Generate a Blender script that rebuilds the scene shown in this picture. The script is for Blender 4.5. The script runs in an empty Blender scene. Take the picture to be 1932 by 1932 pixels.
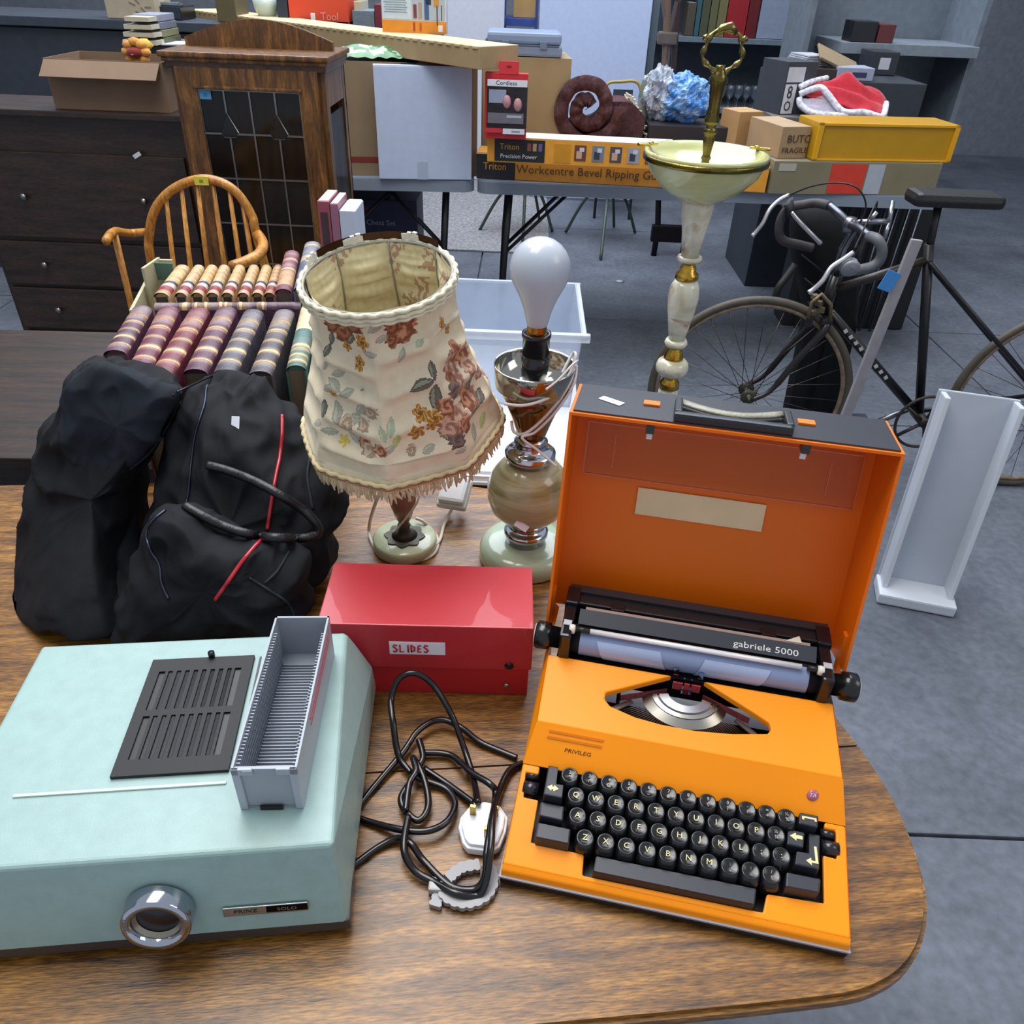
import bpy, bmesh, math, random
from mathutils import Vector, Matrix, noise
from mathutils.bvhtree import BVHTree
from mathutils.geometry import tessellate_polygon
random.seed(7)
PI = math.pi
S_ = bpy.context.scene
COL = S_.collection

# ------------------------------------------------------------------ camera
TH, ROLL, FPX, CZ = math.radians(35), math.radians(2.3), 1480.0, 1.5
fw = Vector((0, math.cos(TH), -math.sin(TH)))
r0 = Vector((1, 0, 0)); u0 = Vector((0, math.sin(TH), math.cos(TH)))
rt = r0*math.cos(ROLL) + u0*math.sin(ROLL)
up = u0*math.cos(ROLL) - r0*math.sin(ROLL)
cd = bpy.data.cameras.new('camera'); cam = bpy.data.objects.new('camera', cd); COL.objects.link(cam)
cd.sensor_width = 36; cd.sensor_fit = 'HORIZONTAL'; cd.lens = FPX/1932*36
cd.clip_start = .02; cd.clip_end = 60
m = Matrix.Identity(4)
for i in range(3):
    m[i][0] = rt[i]; m[i][1] = up[i]; m[i][2] = -fw[i]
m.translation = Vector((0, 0, CZ)); cam.matrix_world = m
S_.camera = cam
CAMP = Vector((0, 0, CZ))

# ------------------------------------------------------------------ light
wd = bpy.data.worlds.new('world'); S_.world = wd; wd.use_nodes = True
wd.node_tree.nodes['Background'].inputs[0].default_value = (.70, .76, .86, 1)
wd.node_tree.nodes['Background'].inputs[1].default_value = .60
def area(name, loc, target, sx, sy, power, col):
    l = bpy.data.lights.new(name, 'AREA'); l.shape = 'RECTANGLE'; l.size = sx; l.size_y = sy
    l.energy = power; l.color = col
    o = bpy.data.objects.new(name, l); COL.objects.link(o); o.location = loc
    o.rotation_euler = (Vector(target)-Vector(loc)).to_track_quat('-Z', 'Y').to_euler()
    return o
area('roof_light', (-.3, 4.5, 4.4), (-.2, 3.3, .6), 4.6, 4.0, 290, (.84, .90, 1))
area('overhead_light', (-.7, 1.4, 4.2), (0, 1.0, .7), 2.4, 1.6, 95, (1, .96, .90))
area('side_light', (3.4, .2, 3.4), (.3, 1.4, .7), 1.6, 1.6, 22, (1, .93, .84))
S_.view_settings.view_transform = 'Standard'; S_.view_settings.look = 'None'
S_.view_settings.gamma = 1; S_.view_settings.exposure = 0.15
S_.view_settings.use_curve_mapping = False
S_.cycles.max_bounces = 8; S_.cycles.use_denoising = True
S_.cycles.transparent_max_bounces = 12

# ------------------------------------------------------------------ maths helpers
def ray(px, py): return fw + rt*((px-966)/FPX) - up*((py-966)/FPX)
def at(px, py, z):
    d = ray(px, py); return CAMP + d*((z-CZ)/d.z)
def aty(px, py, y):
    d = ray(px, py); return CAMP + d*(y/d.y)
def proj(p):
    v = Vector(p)-CAMP; k = v.dot(fw); return 966+FPX*v.dot(rt)/k, 966-FPX*v.dot(up)/k
def zat(x, y, py):
    lo, hi = -1, 4
    for _ in range(40):
        mm = (lo+hi)/2
        if proj((x, y, mm))[1] > py: lo = mm
        else: hi = mm
    return mm
def lin(h):
    if not isinstance(h, str): return tuple(h)[:3]+(1,)
    h = h.lstrip('#'); o = []
    for i in (0, 2, 4):
        c = int(h[i:i+2], 16)/255
        o.append(c/12.92 if c <= .04045 else ((c+.055)/1.055)**2.4)
    return (*o, 1)
def mixc(a, b, t):
    a = lin(a); b = lin(b); return tuple(a[i]*(1-t)+b[i]*t for i in range(3))+(1,)
def catmull(pts, n=8, closed=False):
    P = [Vector(p) for p in pts]; out = []; N = len(P)
    segs = N if closed else N-1
    for i in range(segs):
        if closed: a, b, c, d = P[(i-1) % N], P[i], P[(i+1) % N], P[(i+2) % N]
        else: a, b, c, d = P[max(i-1, 0)], P[i], P[i+1], P[min(i+2, N-1)]
        for k in range(n):
            t = k/n
            out.append(.5*((2*b)+(c-a)*t+(2*a-5*b+4*c-d)*t*t+(3*b-a-3*c+d)*t**3))
    if not closed: out.append(P[-1])
    return out

# ------------------------------------------------------------------ materials
def nt(name):
    mt = bpy.data.materials.new(name); mt.use_nodes = True
    return mt, mt.node_tree.nodes, mt.node_tree.links, mt.node_tree.nodes['Principled BSDF']
def vmat(name, rough=.5, metal=0, coat=0, amp=.10, scale=18, bump=.0, bscale=120, sub=0, trans=0, spec=.5, alpha=1, sheen=0, stretch=(1, 1, 1), rvar=.0):
    """painted colour ('Col' of each face) broken up with procedural grain"""
    mt, N, L, b = nt(name)
    a = N.new('ShaderNodeAttribute'); a.attribute_name = 'Col'
    tc = N.new('ShaderNodeTexCoord'); mp = N.new('ShaderNodeMapping'); mp.inputs['Scale'].default_value = stretch
    L.new(tc.outputs['Object'], mp.inputs[0])
    n = N.new('ShaderNodeTexNoise'); n.inputs['Scale'].default_value = scale; n.inputs['Detail'].default_value = 5
    L.new(mp.outputs[0], n.inputs['Vector'])
    mr = N.new('ShaderNodeMapRange'); mr.inputs['From Min'].default_value = .3; mr.inputs['From Max'].default_value = .7
    mr.inputs['To Min'].default_value = 1-amp; mr.inputs['To Max'].default_value = 1+amp
    L.new(n.outputs[0], mr.inputs[0])
    mx = N.new('ShaderNodeVectorMath'); mx.operation = 'SCALE'
    L.new(a.outputs['Color'], mx.inputs[0]); L.new(mr.outputs[0], mx.inputs['Scale'])
    L.new(mx.outputs[0], b.inputs['Base Color'])
    b.inputs['Roughness'].default_value = rough; b.inputs['Metallic'].default_value = metal
    b.inputs['Coat Weight'].default_value = coat; b.inputs['Specular IOR Level'].default_value = spec
    b.inputs['Transmission Weight'].default_value = trans; b.inputs['Alpha'].default_value = alpha
    b.inputs['Sheen Weight'].default_value = sheen
    if sub:
        b.inputs['Subsurface Weight'].default_value = sub; b.inputs['Subsurface Radius'].default_value = (.02, .015, .01); b.inputs['Subsurface Scale'].default_value = .5
    if rvar:
        r2 = N.new('ShaderNodeMapRange'); r2.inputs['To Min'].default_value = rough-rvar; r2.inputs['To Max'].default_value = rough+rvar
        L.new(n.outputs[0], r2.inputs[0]); L.new(r2.outputs[0], b.inputs['Roughness'])
    if bump:
        n2 = N.new('ShaderNodeTexNoise'); n2.inputs['Scale'].default_value = bscale; n2.inputs['Detail'].default_value = 4
        L.new(mp.outputs[0], n2.inputs['Vector'])
        bp = N.new('ShaderNodeBump'); bp.inputs['Strength'].default_value = bump; bp.inputs['Distance'].default_value = .003
        L.new(n2.outputs[0], bp.inputs['Height']); L.new(bp.outputs[0], b.inputs['Normal'])
    return mt
PLASTIC = vmat('plastic', .38, amp=.03, scale=9)
GLOSS = vmat('gloss_plastic', .22, amp=.03, scale=9, coat=.15)
SATIN = vmat('satin_paint', .34, amp=.05, scale=14, bump=.05, bscale=900)
BODYORANGE = vmat('orange_plastic', .42, amp=.03, scale=6, bump=.03, bscale=1500, spec=.35)
MINT = vmat('mint_hammer_paint', .38, amp=.05, scale=60, bump=.10, bscale=900)
CARD = vmat('cardboard', .85, amp=.09, scale=7, bump=.1, bscale=90)
PRINTED = vmat('printed_card', .45, amp=.07, scale=25)
PAPER = vmat('paper', .8, amp=.04, scale=30)
METAL = vmat('brushed_metal', .3, metal=1, amp=.12, scale=30)
CHROME = vmat('chrome', .09, metal=1, amp=.05, scale=8)
BRASS = vmat('brass', .22, metal=1, amp=.22, scale=70, bump=.15, bscale=300)
PAINTM = vmat('painted_metal', .45, amp=.12, scale=22, bump=.05)
RUSTY = vmat('worn_metal', .5, metal=.5, amp=.3, scale=45, bump=.2)
RUBBER = vmat('rubber', .6, amp=.15, scale=40)
CLOTH = vmat('cloth', .95, amp=.16, scale=60, bump=.5, bscale=260, sheen=.2)
NYLON = vmat('black_nylon', .72, amp=.30, scale=30, bump=.35, bscale=1400, spec=.22)
LEATHER = vmat('leather', .42, amp=.22, scale=55, bump=.3, bscale=240)
PILE = vmat('carpet_pile', 1, amp=.4, scale=60, bump=1, bscale=300)
GLASSY = vmat('clear_glass', .06, amp=.02, trans=.9, spec=.6, alpha=.55)
FOIL = vmat('plastic_film', .22, amp=.25, scale=30, bump=.5, bscale=60, trans=.15)
FROST = vmat('frosted_glass', .42, amp=.03, coat=.5, spec=.5, trans=.3)
CLEARPL = vmat('translucent_plastic', .25, amp=.06, scale=14, alpha=.50, spec=.5)
PLATE = vmat('clear_sheet', .15, amp=.05, alpha=.22, spec=.6)

def wood(name, c1, c2, c3=None, scale=6, stretch=(1, 9, 9), rough=.35, bump=.12, coat=.15, rot=0, fine=1.0):
    mt, N, L, b = nt(name)
    tc = N.new('ShaderNodeTexCoord'); mp = N.new('ShaderNodeMapping')
    mp.inputs['Scale'].default_value = stretch; mp.inputs['Rotation'].default_value = (0, 0, rot)
    L.new(tc.outputs['Object'], mp.inputs[0])
    n = N.new('ShaderNodeTexNoise'); n.inputs['Scale'].default_value = scale; n.inputs['Detail'].default_value = 8
    n.inputs['Roughness'].default_value = .65; n.inputs['Distortion'].default_value = .35
    L.new(mp.outputs[0], n.inputs['Vector'])
    r = N.new('ShaderNodeValToRGB'); e = r.color_ramp.elements
    e[0].position = .32; e[0].color = lin(c1); e[1].position = .66; e[1].color = lin(c2)
    if c3: k = e.new(.5); k.color = lin(c3)
    L.new(n.outputs[0], r.inputs[0])
    n2 = N.new('ShaderNodeTexNoise'); n2.inputs['Scale'].default_value = scale*9; n2.inputs['Detail'].default_value = 3
    L.new(mp.outputs[0], n2.inputs['Vector'])
    mr = N.new('ShaderNodeMapRange'); mr.inputs['From Min'].default_value = .35; mr.inputs['From Max'].default_value = .65
    mr.inputs['To Min'].default_value = 1-.32*fine; mr.inputs['To Max'].default_value = 1+.18*fine
    L.new(n2.outputs[0], mr.inputs[0])
    mx = N.new('ShaderNodeVectorMath'); mx.operation = 'SCALE'
    L.new(r.outputs[0], mx.inputs[0]); L.new(mr.outputs[0], mx.inputs['Scale'])
    L.new(mx.outputs[0], b.inputs['Base Color'])
    b.inputs['Roughness'].default_value = rough; b.inputs['Coat Weight'].default_value = coat; b.inputs['Coat Roughness'].default_value = .25
    bp = N.new('ShaderNodeBump'); bp.inputs['Strength'].default_value = bump; bp.inputs['Distance'].default_value = .002
    L.new(n2.outputs[0], bp.inputs['Height']); L.new(bp.outputs[0], b.inputs['Normal'])
    return mt
TABLEWOOD = wood('oak_table_top', '#3c230a', '#a5742f', '#7f5520', scale=6.0, stretch=(1.3, 10, 10), rough=.37, bump=.3, coat=.20, rot=-.11, fine=1.55)
DARKOAK = wood('dark_oak', '#3c230c', '#8a5d2a', '#623f18', scale=5, stretch=(9, 9, 1.2), rough=.42)
DARKTABLE = wood('dark_stained_wood', '#150d09', '#3a2618', scale=5, stretch=(1.2, 9, 9), rough=.45)
CHESTWOOD = wood('chest_wood', '#1c120e', '#3d2a22', scale=4, stretch=(1.5, 9, 9), rough=.5)
BEECH = wood('honey_beech', '#9a6320', '#d59a45', '#bd8033', scale=5, stretch=(4, 4, 1), rough=.35)

def stone(name, c1, c2, vein, scale=9, stretch=(1, 1, 3), rough=.18, rot=(0.5, .3, 0), vlo=.60, vhi=.72, sub=.25):
    mt, N, L, b = nt(name)
    tc = N.new('ShaderNodeTexCoord'); mp = N.new('ShaderNodeMapping'); mp.inputs['Scale'].default_value = stretch; mp.inputs['Rotation'].default_value = rot
    L.new(tc.outputs['Object'], mp.inputs[0])
    n = N.new('ShaderNodeTexNoise'); n.inputs['Scale'].default_value = scale; n.inputs['Detail'].default_value = 6; n.inputs['Distortion'].default_value = 1.6
    L.new(mp.outputs[0], n.inputs['Vector'])
    r = N.new('ShaderNodeValToRGB'); e = r.color_ramp.elements
    e[0].position = .33; e[0].color = lin(c1); e[1].position = .55; e[1].color = lin(c2)
    k = e.new(vlo); k.color = lin(c2); k = e.new(vhi); k.color = lin(vein)
    L.new(n.outputs[0], r.inputs[0]); L.new(r.outputs[0], b.inputs['Base Color'])
    b.inputs['Roughness'].default_value = rough; b.inputs['Coat Weight'].default_value = .4
    b.inputs['Subsurface Weight'].default_value = sub; b.inputs['Subsurface Radius'].default_value = (.01, .012, .006); b.inputs['Subsurface Scale'].default_value = .6
    return mt
ONYX_PALE = stone('pale_green_onyx', '#a9b487', '#c9cdb0', '#8d7a4a', scale=5)
ONYX_BASE = stone('smooth_jade_onyx', '#a3b79a', '#b9c9b0', '#b9c9b0', scale=3, sub=.4)
ONYX_BALL = stone('banded_onyx', '#8a7c50', '#bdb48f', '#6f5830', scale=7, stretch=(.7, .7, 4), rot=(.25, .2, 0), vlo=.58, vhi=.70)
ONYX_DISH = stone('dish_onyx', '#a8ab6e', '#c3c690', '#a07a3c', scale=5, stretch=(1, 1, 2.5), vlo=.62, vhi=.70)
ONYX_STEM = stone('cream_onyx', '#bdb798', '#d8d6c4', '#9a6a3c', scale=11, stretch=(1, 1, 1.0), vlo=.57, vhi=.70)

def floor_tone():
    mt, N, L, b = nt('concrete_floor')
    tc = N.new('ShaderNodeTexCoord')
    n = N.new('ShaderNodeTexNoise'); n.inputs['Scale'].default_value = 2.2; n.inputs['Detail'].default_value = 9; n.inputs['Roughness'].default_value = .7
    n3 = N.new('ShaderNodeTexNoise'); n3.inputs['Scale'].default_value = 40; n3.inputs['Detail'].default_value = 6
    L.new(tc.outputs['Object'], n.inputs['Vector']); L.new(tc.outputs['Object'], n3.inputs['Vector'])
    r = N.new('ShaderNodeValToRGB'); e = r.color_ramp.elements
    e[0].position = .3; e[0].color = lin('#484d57'); e[1].position = .72; e[1].color = lin('#6b727d')
    L.new(n.outputs[0], r.inputs[0])
    mr = N.new('ShaderNodeMapRange'); mr.inputs['From Min'].default_value = .3; mr.inputs['From Max'].default_value = .75; mr.inputs['To Min'].default_value = .82; mr.inputs['To Max'].default_value = 1.25
    L.new(n3.outputs[0], mr.inputs[0])
    mx = N.new('ShaderNodeVectorMath'); mx.operation = 'SCALE'
    L.new(r.outputs[0], mx.inputs[0]); L.new(mr.outputs[0], mx.inputs['Scale']); L.new(mx.outputs[0], b.inputs['Base Color'])
    b.inputs['Roughness'].default_value = .55
    bp = N.new('ShaderNodeBump'); bp.inputs['Strength'].default_value = .2; bp.inputs['Distance'].default_value = .004
    L.new(n3.outputs[0], bp.inputs['Height']); L.new(bp.outputs[0], b.inputs['Normal'])
    return mt
FLOOR = floor_tone()

# ------------------------------------------------------------------ mesh builder
TEXT = {}
def text_mesh(s, bold=False):
    k = s
    if k not in TEXT:
        cu = bpy.data.curves.new('lettering', 'FONT'); cu.body = s; cu.size = 1; cu.resolution_u = 2
        cu.align_x = 'CENTER'; cu.align_y = 'CENTER'; cu.extrude = .01; cu.offset = .012 if bold else .0
        ob = bpy.data.objects.new('lettering', cu); me = bpy.data.meshes.new_from_object(ob)
        TEXT[k] = ([v.co.copy() for v in me.vertices], [tuple(p.vertices) for p in me.polygons])
        bpy.data.objects.remove(ob); bpy.data.meshes.remove(me)
    return TEXT[k]
def frame(o, x, y, z):
    mm = Matrix.Identity(4)
    for i in range(3): mm[i][0], mm[i][1], mm[i][2] = x[i], y[i], z[i]
    mm.translation = Vector(o); return mm
class B:
    def __init__(s, color='#ffffff'):
        s.v = []; s.f = []; s.c = []; s.sm = []; s.col = lin(color); s.M = None
    def color(s, c): s.col = lin(c); return s
    def add(s, vs, fs, smooth=False, mtx=None, cols=None):
        b0 = len(s.v)
        for p in vs:
            p = Vector(p)
            if mtx is not None: p = mtx @ p
            if s.M is not None: p = s.M @ p
            s.v.append(p)
        for i, f in enumerate(fs):
            s.f.append([b0+k for k in f]); s.c.append(cols[i] if cols else s.col); s.sm.append(smooth)
        return s
    def box(s, c, d, rz=0, bev=0, mtx=None, rx=0, ry=0):
        hx, hy, hz = d[0]/2, d[1]/2, d[2]/2
        M4 = Matrix.Translation(Vector(c)) @ Matrix.Rotation(rz, 4, 'Z') @ Matrix.Rotation(ry, 4, 'Y') @ Matrix.Rotation(rx, 4, 'X')
        if mtx is not None: M4 = mtx @ M4
        bev = min(bev, hx*.9, hy*.9, hz*.9)
        if bev <= 0:
            vs = [(x*hx, y*hy, z*hz) for z in (-1, 1) for y in (-1, 1) for x in (-1, 1)]
            return s.add(vs, [(0, 2, 3, 1), (4, 5, 7, 6), (0, 1, 5, 4), (2, 6, 7, 3), (0, 4, 6, 2), (1, 3, 7, 5)], mtx=M4)
        bm = bmesh.new(); bmesh.ops.create_cube(bm, size=1)
        bmesh.ops.scale(bm, vec=d, verts=bm.verts)
        bmesh.ops.bevel(bm, geom=bm.edges[:], offset=bev, segments=2, affect='EDGES', profile=.6)
        bm.verts.index_update()
        s.add([v.co.copy() for v in bm.verts], [[v.index for v in f.verts] for f in bm.faces], mtx=M4)
        bm.free(); return s
    def lathe(s, prof, n=32, c=(0, 0, 0), mtx=None, smooth=True, cols=None, caps=True):
        M4 = Matrix.Translation(Vector(c))
        if mtx is not None: M4 = mtx @ M4
        vs = []; fs = []; cc = []
        for r, z in prof:
            for k in range(n):
                a = 2*PI*k/n; vs.append((r*math.cos(a), r*math.sin(a), z))
        for j in range(len(prof)-1):
            for k in range(n):
                fs.append((j*n+k, j*n+(k+1) % n, (j+1)*n+(k+1) % n, (j+1)*n+k)); cc.append(lin(cols[j]) if cols else s.col)
        if caps:
            if prof[0][0] > 1e-6: fs.append(tuple(range(n))[::-1]); cc.append(cc[0])
            if prof[-1][0] > 1e-6: fs.append(tuple((len(prof)-1)*n+k for k in range(n))); cc.append(cc[-1])
        return s.add(vs, fs, smooth, M4, cc)
    def tube(s, pts, r, n=8, closed=False, smooth=True, flat=1.0):
        P = [Vector(p) for p in pts]; N = len(P); vs = []; fs = []
        rr = r if hasattr(r, '__len__') else [r]*N
        t0 = None; nrm = None
        for i in range(N):
            if closed: t = P[(i+1) % N]-P[(i-1) % N]
            else: t = P[min(i+1, N-1)]-P[max(i-1, 0)]
            if t.length < 1e-9: t = Vector((0, 0, 1))
            t.normalize()
            if nrm is None:
                h = Vector((0, 0, 1)) if abs(t.z) < .9 else Vector((1, 0, 0))
                nrm = (h - t*h.dot(t)).normalized()
            else:
                nrm = nrm - t*nrm.dot(t)
                nrm = nrm.normalized() if nrm.length > 1e-6 else t.orthogonal().normalized()
            bi = t.cross(nrm)
            for k in range(n):
                a = 2*PI*k/n; vs.append(P[i]+(nrm*math.sin(a)*flat+bi*math.cos(a))*rr[i])
        for i in range(N if closed else N-1):
            j = (i+1) % N
            for k in range(n): fs.append((i*n+k, i*n+(k+1) % n, j*n+(k+1) % n, j*n+k))
        if not closed:
            fs.append(tuple(range(n))[::-1]); fs.append(tuple((N-1)*n+k for k in range(n)))
        return s.add(vs, fs, smooth)
    def cyl(s, a, b, r, n=16, r2=None):
        return s.tube([a, b], [r, r if r2 is None else r2], n)
    def poly(s, pts, smooth=False): return s.add(pts, [tuple(range(len(pts)))], smooth)
    def prism(s, outline, z0, z1, mtx=None, holes=()):
        """outline (2d) with holes, extruded z0..z1"""
        loops = [list(outline)]+[list(h) for h in holes]
        flat = [p for l in loops for p in l]
        tris = tessellate_polygon([[Vector((p[0], p[1], 0)) for p in l] for l in loops])
        n = len(flat); vs = [(p[0], p[1], z1) for p in flat]+[(p[0], p[1], z0) for p in flat]
        fs = []
        for t in tris:
            a, b, c = [Vector(flat[i]) for i in t]
            if (b-a).cross(c-a) < 0 if False else ((b.x-a.x)*(c.y-a.y)-(b.y-a.y)*(c.x-a.x)) < 0: t = (t[0], t[2], t[1])
            fs.append(tuple(t)); fs.append((t[2]+n, t[1]+n, t[0]+n))
        o = 0
        for l in loops:
            for k in range(len(l)):
                a, b = o+k, o+(k+1) % len(l); fs.append((a, a+n, b+n, b))
            o += len(l)
        return s.add(vs, fs, mtx=mtx)
    def text(s, string, size, mtx, depth=None, sx=1):
        vs, fs = text_mesh(string)
        return s.add([Vector((p.x*size*sx, p.y*size, p.z*(depth or size)*1.0)) for p in vs], fs, mtx=mtx)
    def grid(s, fn, nu, nv, closed_u=False, smooth=True, colfn=None):
        vs = [fn(i/nu if closed_u else i/(nu-1), j/(nv-1)) for j in range(nv) for i in range(nu)]
        fs = []; cc = []
        for j in range(nv-1):
            for i in range(nu if closed_u else nu-1):
                k = (i+1) % nu
                fs.append((j*nu+i, j*nu+k, (j+1)*nu+k, (j+1)*nu+i))
                cc.append(colfn((i+.5)/nu, (j+.5)/(nv-1)) if colfn else s.col)
        return s.add(vs, fs, smooth, None, cc)
    def mesh(s, name, mat):
        me = bpy.data.meshes.new(name)
        me.from_pydata([tuple(v) for v in s.v], [], s.f)
        ca = me.color_attributes.new('Col', 'FLOAT_COLOR', 'CORNER')
        buf = []
        for f, c in zip(s.f, s.c): buf.extend(list(c)*len(f))
        if len(buf) == len(ca.data)*4: ca.data.foreach_set('color', buf)
        me.polygons.foreach_set('use_smooth', s.sm)
        me.materials.append(mat); me.update(); return me
    def build(s, name, mat, parent=None, label=None, loc=None, rz=0, kind=None):
        o = bpy.data.objects.new(name, s.mesh(name, mat)); COL.objects.link(o)
        if parent: o.parent = parent
        if loc is not None: o.location = loc
        if rz: o.rotation_euler = (0, 0, rz)
        if label: o['label'] = label
        if kind: o['kind'] = kind
        return o
def tag(o, label, cat, group=None, kind=None):
    o['label'] = label; o['category'] = cat
    if group: o['group'] = group
    if kind: o['kind'] = kind
    return o
def thing(name, label, cat, loc=(0, 0, 0), rz=0, group=None):
    o = bpy.data.objects.new(name, None); COL.objects.link(o); o.empty_display_size = .05
    o.location = loc; o.rotation_euler = (0, 0, rz); return tag(o, label, cat, group)
def struct(o): o['kind'] = 'structure'; return o
def share(o, parent, loc=None, rot=None):
    c = o.copy(); COL.objects.link(c); c.parent = parent
    if loc is not None: c.location = loc
    if rot is not None: c.rotation_euler = rot
    return c

# ================================================================== SETTING
# concrete floor cast in slabs, recessed joints
xs = [-5.0, -2.6, -.25, 2.1, 5.2]; ys = [-.8, 1.0, 2.87, 3.92, 5.6, 7.4, 9.0]
fl = bpy.data.objects.new('floor', None); COL.objects.link(fl); fl['kind'] = 'structure'
b = B('#2e3136'); b.box((.1, 4.1, -.07), (10.4, 10.0, .1)); b.build('slab_joint', FLOOR, fl)
slabs = []
for i in range(len(xs)-1):
    for j in range(len(ys)-1):
        g = .004
        b = B(); b.box(((xs[i]+xs[i+1])/2, (ys[j]+ys[j+1])/2, -.03), (xs[i+1]-xs[i]-2*g, ys[j+1]-ys[j]-2*g, .06), bev=.004)
        b.build('slab', FLOOR, fl)
b = B('#7c828c'); b.box((.1, 9.08, 1.6), (10.6, .12, 3.4)); struct(b.build('wall_back', PAINTM))
b = B('#7c828c'); b.box((-5.1, 4.1, 1.6), (.12, 10.2, 3.4)); struct(b.build('wall_left', PAINTM))
b = B('#7c828c'); b.box((5.3, 4.1, 1.6), (.12, 10.2, 3.4)); struct(b.build('wall_right', PAINTM))

# ================================================================== FRONT TABLE
TZ = .75
ft = thing('oval_table', 'oval dark oak dining table carrying the typewriter, projector and lamps', 'table', (-.35, .70, 0), math.radians(6.5))
out = [(-.85, -.40), (-.80, -.441), (-.4, -.444), (0, -.444), (.35, -.443), (.573, -.441), (.655, -.434), (.71, -.405), (.748, -.35), (.766, -.27), (.766, -.21), (.757, -.147), (.735, -.04), (.695, .10), (.63, .22), (.53, .32), (.40, .39), (.25, .43), (.10, .443), (-.3, .446), (-.80, .446), (-.85, .40)]
sm = catmull([(x, y, 0) for x, y in out], 4, True); sm = [(p.x, p.y) for p in sm]
def clip(poly, y0, above):
    o = []
    for i in range(len(poly)):
        a, c = poly[i], poly[(i+1) % len(poly)]
        ia = (a[1] >= y0) == above; ic = (c[1] >= y0) == above
        if ia: o.append(a)
        if ia != ic:
            t = (y0-a[1])/(c[1]-a[1]); o.append((a[0]+(c[0]-a[0])*t, y0))
    return o
def shrink(poly, d):
    return [(x*(1-d/.8), y*(1-d/.45)) for x, y in poly]
JY = -.172
for above, yj in ((False, JY-.0012), (True, JY+.0012)):
    b = B()
    b.prism(clip(shrink(sm, .004), yj, above), TZ-.006, TZ)
    b.prism(clip(sm, yj, above), TZ-.017, TZ-.006)
    b.prism(clip(shrink(sm, .007), yj, above), TZ-.026, TZ-.017)
    b.build('table_leaf', TABLEWOOD, ft)
b = B()
for y in (-.33, .33): b.box((-.05, y, TZ-.075), (1.15, .02, .09))
for x in (-.62, .52): b.box((x, 0, TZ-.075), (.02, .66, .09))
b.build('apron', DARKOAK, ft)
for x in (-.6, .5):
    for y in (-.31, .31):
        b = B(); b.lathe([(.022, 0), (.028, .04), (.018, .08), (.03, .14), (.022, .2), (.02, .4), (.032, .5), (.022, .53), (.034, .56), (.034, TZ-.03)], 16, (x, y, 0))
        b.build('leg', DARKOAK, ft)

# ================================================================== TYPEWRITER
TA = math.radians(-10.5); TO = Vector((.0035, .428, TZ))
tw = thing('typewriter', 'orange portable typewriter with open lid and black keys on the table', 'typewriter', TO, TA)
TI = (Matrix.Translation(TO) @ Matrix.Rotation(TA, 4, 'Z')).inverted()
def T(px, py, w):
    p = TI @ at(px, py, TZ+w); return (p.x, p.y)
def deckw(v): return .024 + (v-.006)*.3196
def topw(v): return .088 + (v-.134)*.2024
def Tpl(px, py, f):
    w = .05
    for _ in range(12): u, v = T(px, py, w); w = f(v)
    return u, v
UL, UR = 0.0, .3285
OR = '#fb9405'
b = B('#17171b')                                                      # base tray: dark tub with a pale rim line
b.box((.1642, .155, .006), (.331, .312, .010), bev=.003); b.build('base_tray', PLASTIC, tw)
b = B('#9a9aa2'); b.box((.1642, .155, .0125), (.3325, .314, .0022)); b.build('base_rim', PLASTIC, tw)
for u in (.03, .30):
    for v in (.03, .29):
        b = B('#101012'); b.cyl((u, v, 0), (u, v, .003), .008); b.build('foot', RUBBER, tw)
# keyboard deck with the key well cut in from the back
wl = [Tpl(x, y, deckw) for x, y in [(1020, 1440), (1016, 1461), (992, 1456), (988, 1503), (1016, 1509), (1002, 1589), (1102, 1612), (1099, 1651), (1440, 1721), (1447, 1686), (1555, 1704), (1553, 1613), (1579, 1620), (1577, 1566), (1556, 1562)]]
VB = .103
wl[0] = (wl[1][0], VB); wl[-1] = (wl[-1][0], wl[-1][1]); wl.append((wl[-1][0], VB))
deck = [(UL, .006), (UR, .006), (UR, VB)]+wl[::-1]+[(UL, VB)]
def onplane(outl, fn, thick):
    bb = B(OR); loops = outl; n = len(loops)
    tris = tessellate_polygon([[Vector((p[0], p[1], 0)) for p in loops]])
    vs = [(p[0], p[1], fn(p[1])) for p in loops]+[(p[0], p[1], fn(p[1])-thick) for p in loops]; fs = []
    for t in tris:
        a, c, d = [loops[i] for i in t]
        if (c[0]-a[0])*(d[1]-a[1])-(c[1]-a[1])*(d[0]-a[0]) < 0: t = (t[0], t[2], t[1])
        fs += [tuple(t), (t[2]+n, t[1]+n, t[0]+n)]
    for k in range(n): fs.append((k, k+n, (k+1) % n+n, (k+1) % n))
    bb.add(vs, fs); return bb
b = onplane(deck, deckw, .006)
ucl, vcl = .0075, .134; utl, utr, vt = .0045, .3175, .218            # crease and back edge of the cowl
ucr = .3215
b.add([(UL, 0.0, .013), (UR, 0.0, .013), (UR, .0015, .020), (UL, .0015, .020), (UL, .006, .024), (UR, .006, .024)], [(0, 1, 2, 3), (3, 2, 5, 4)])
sl = [(UL, VB, deckw(VB)), (UR, VB, deckw(VB)), (ucr, vcl, .088), (ucl, vcl, .088)]
b.add(sl, [(0, 1, 2, 3)])
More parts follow.
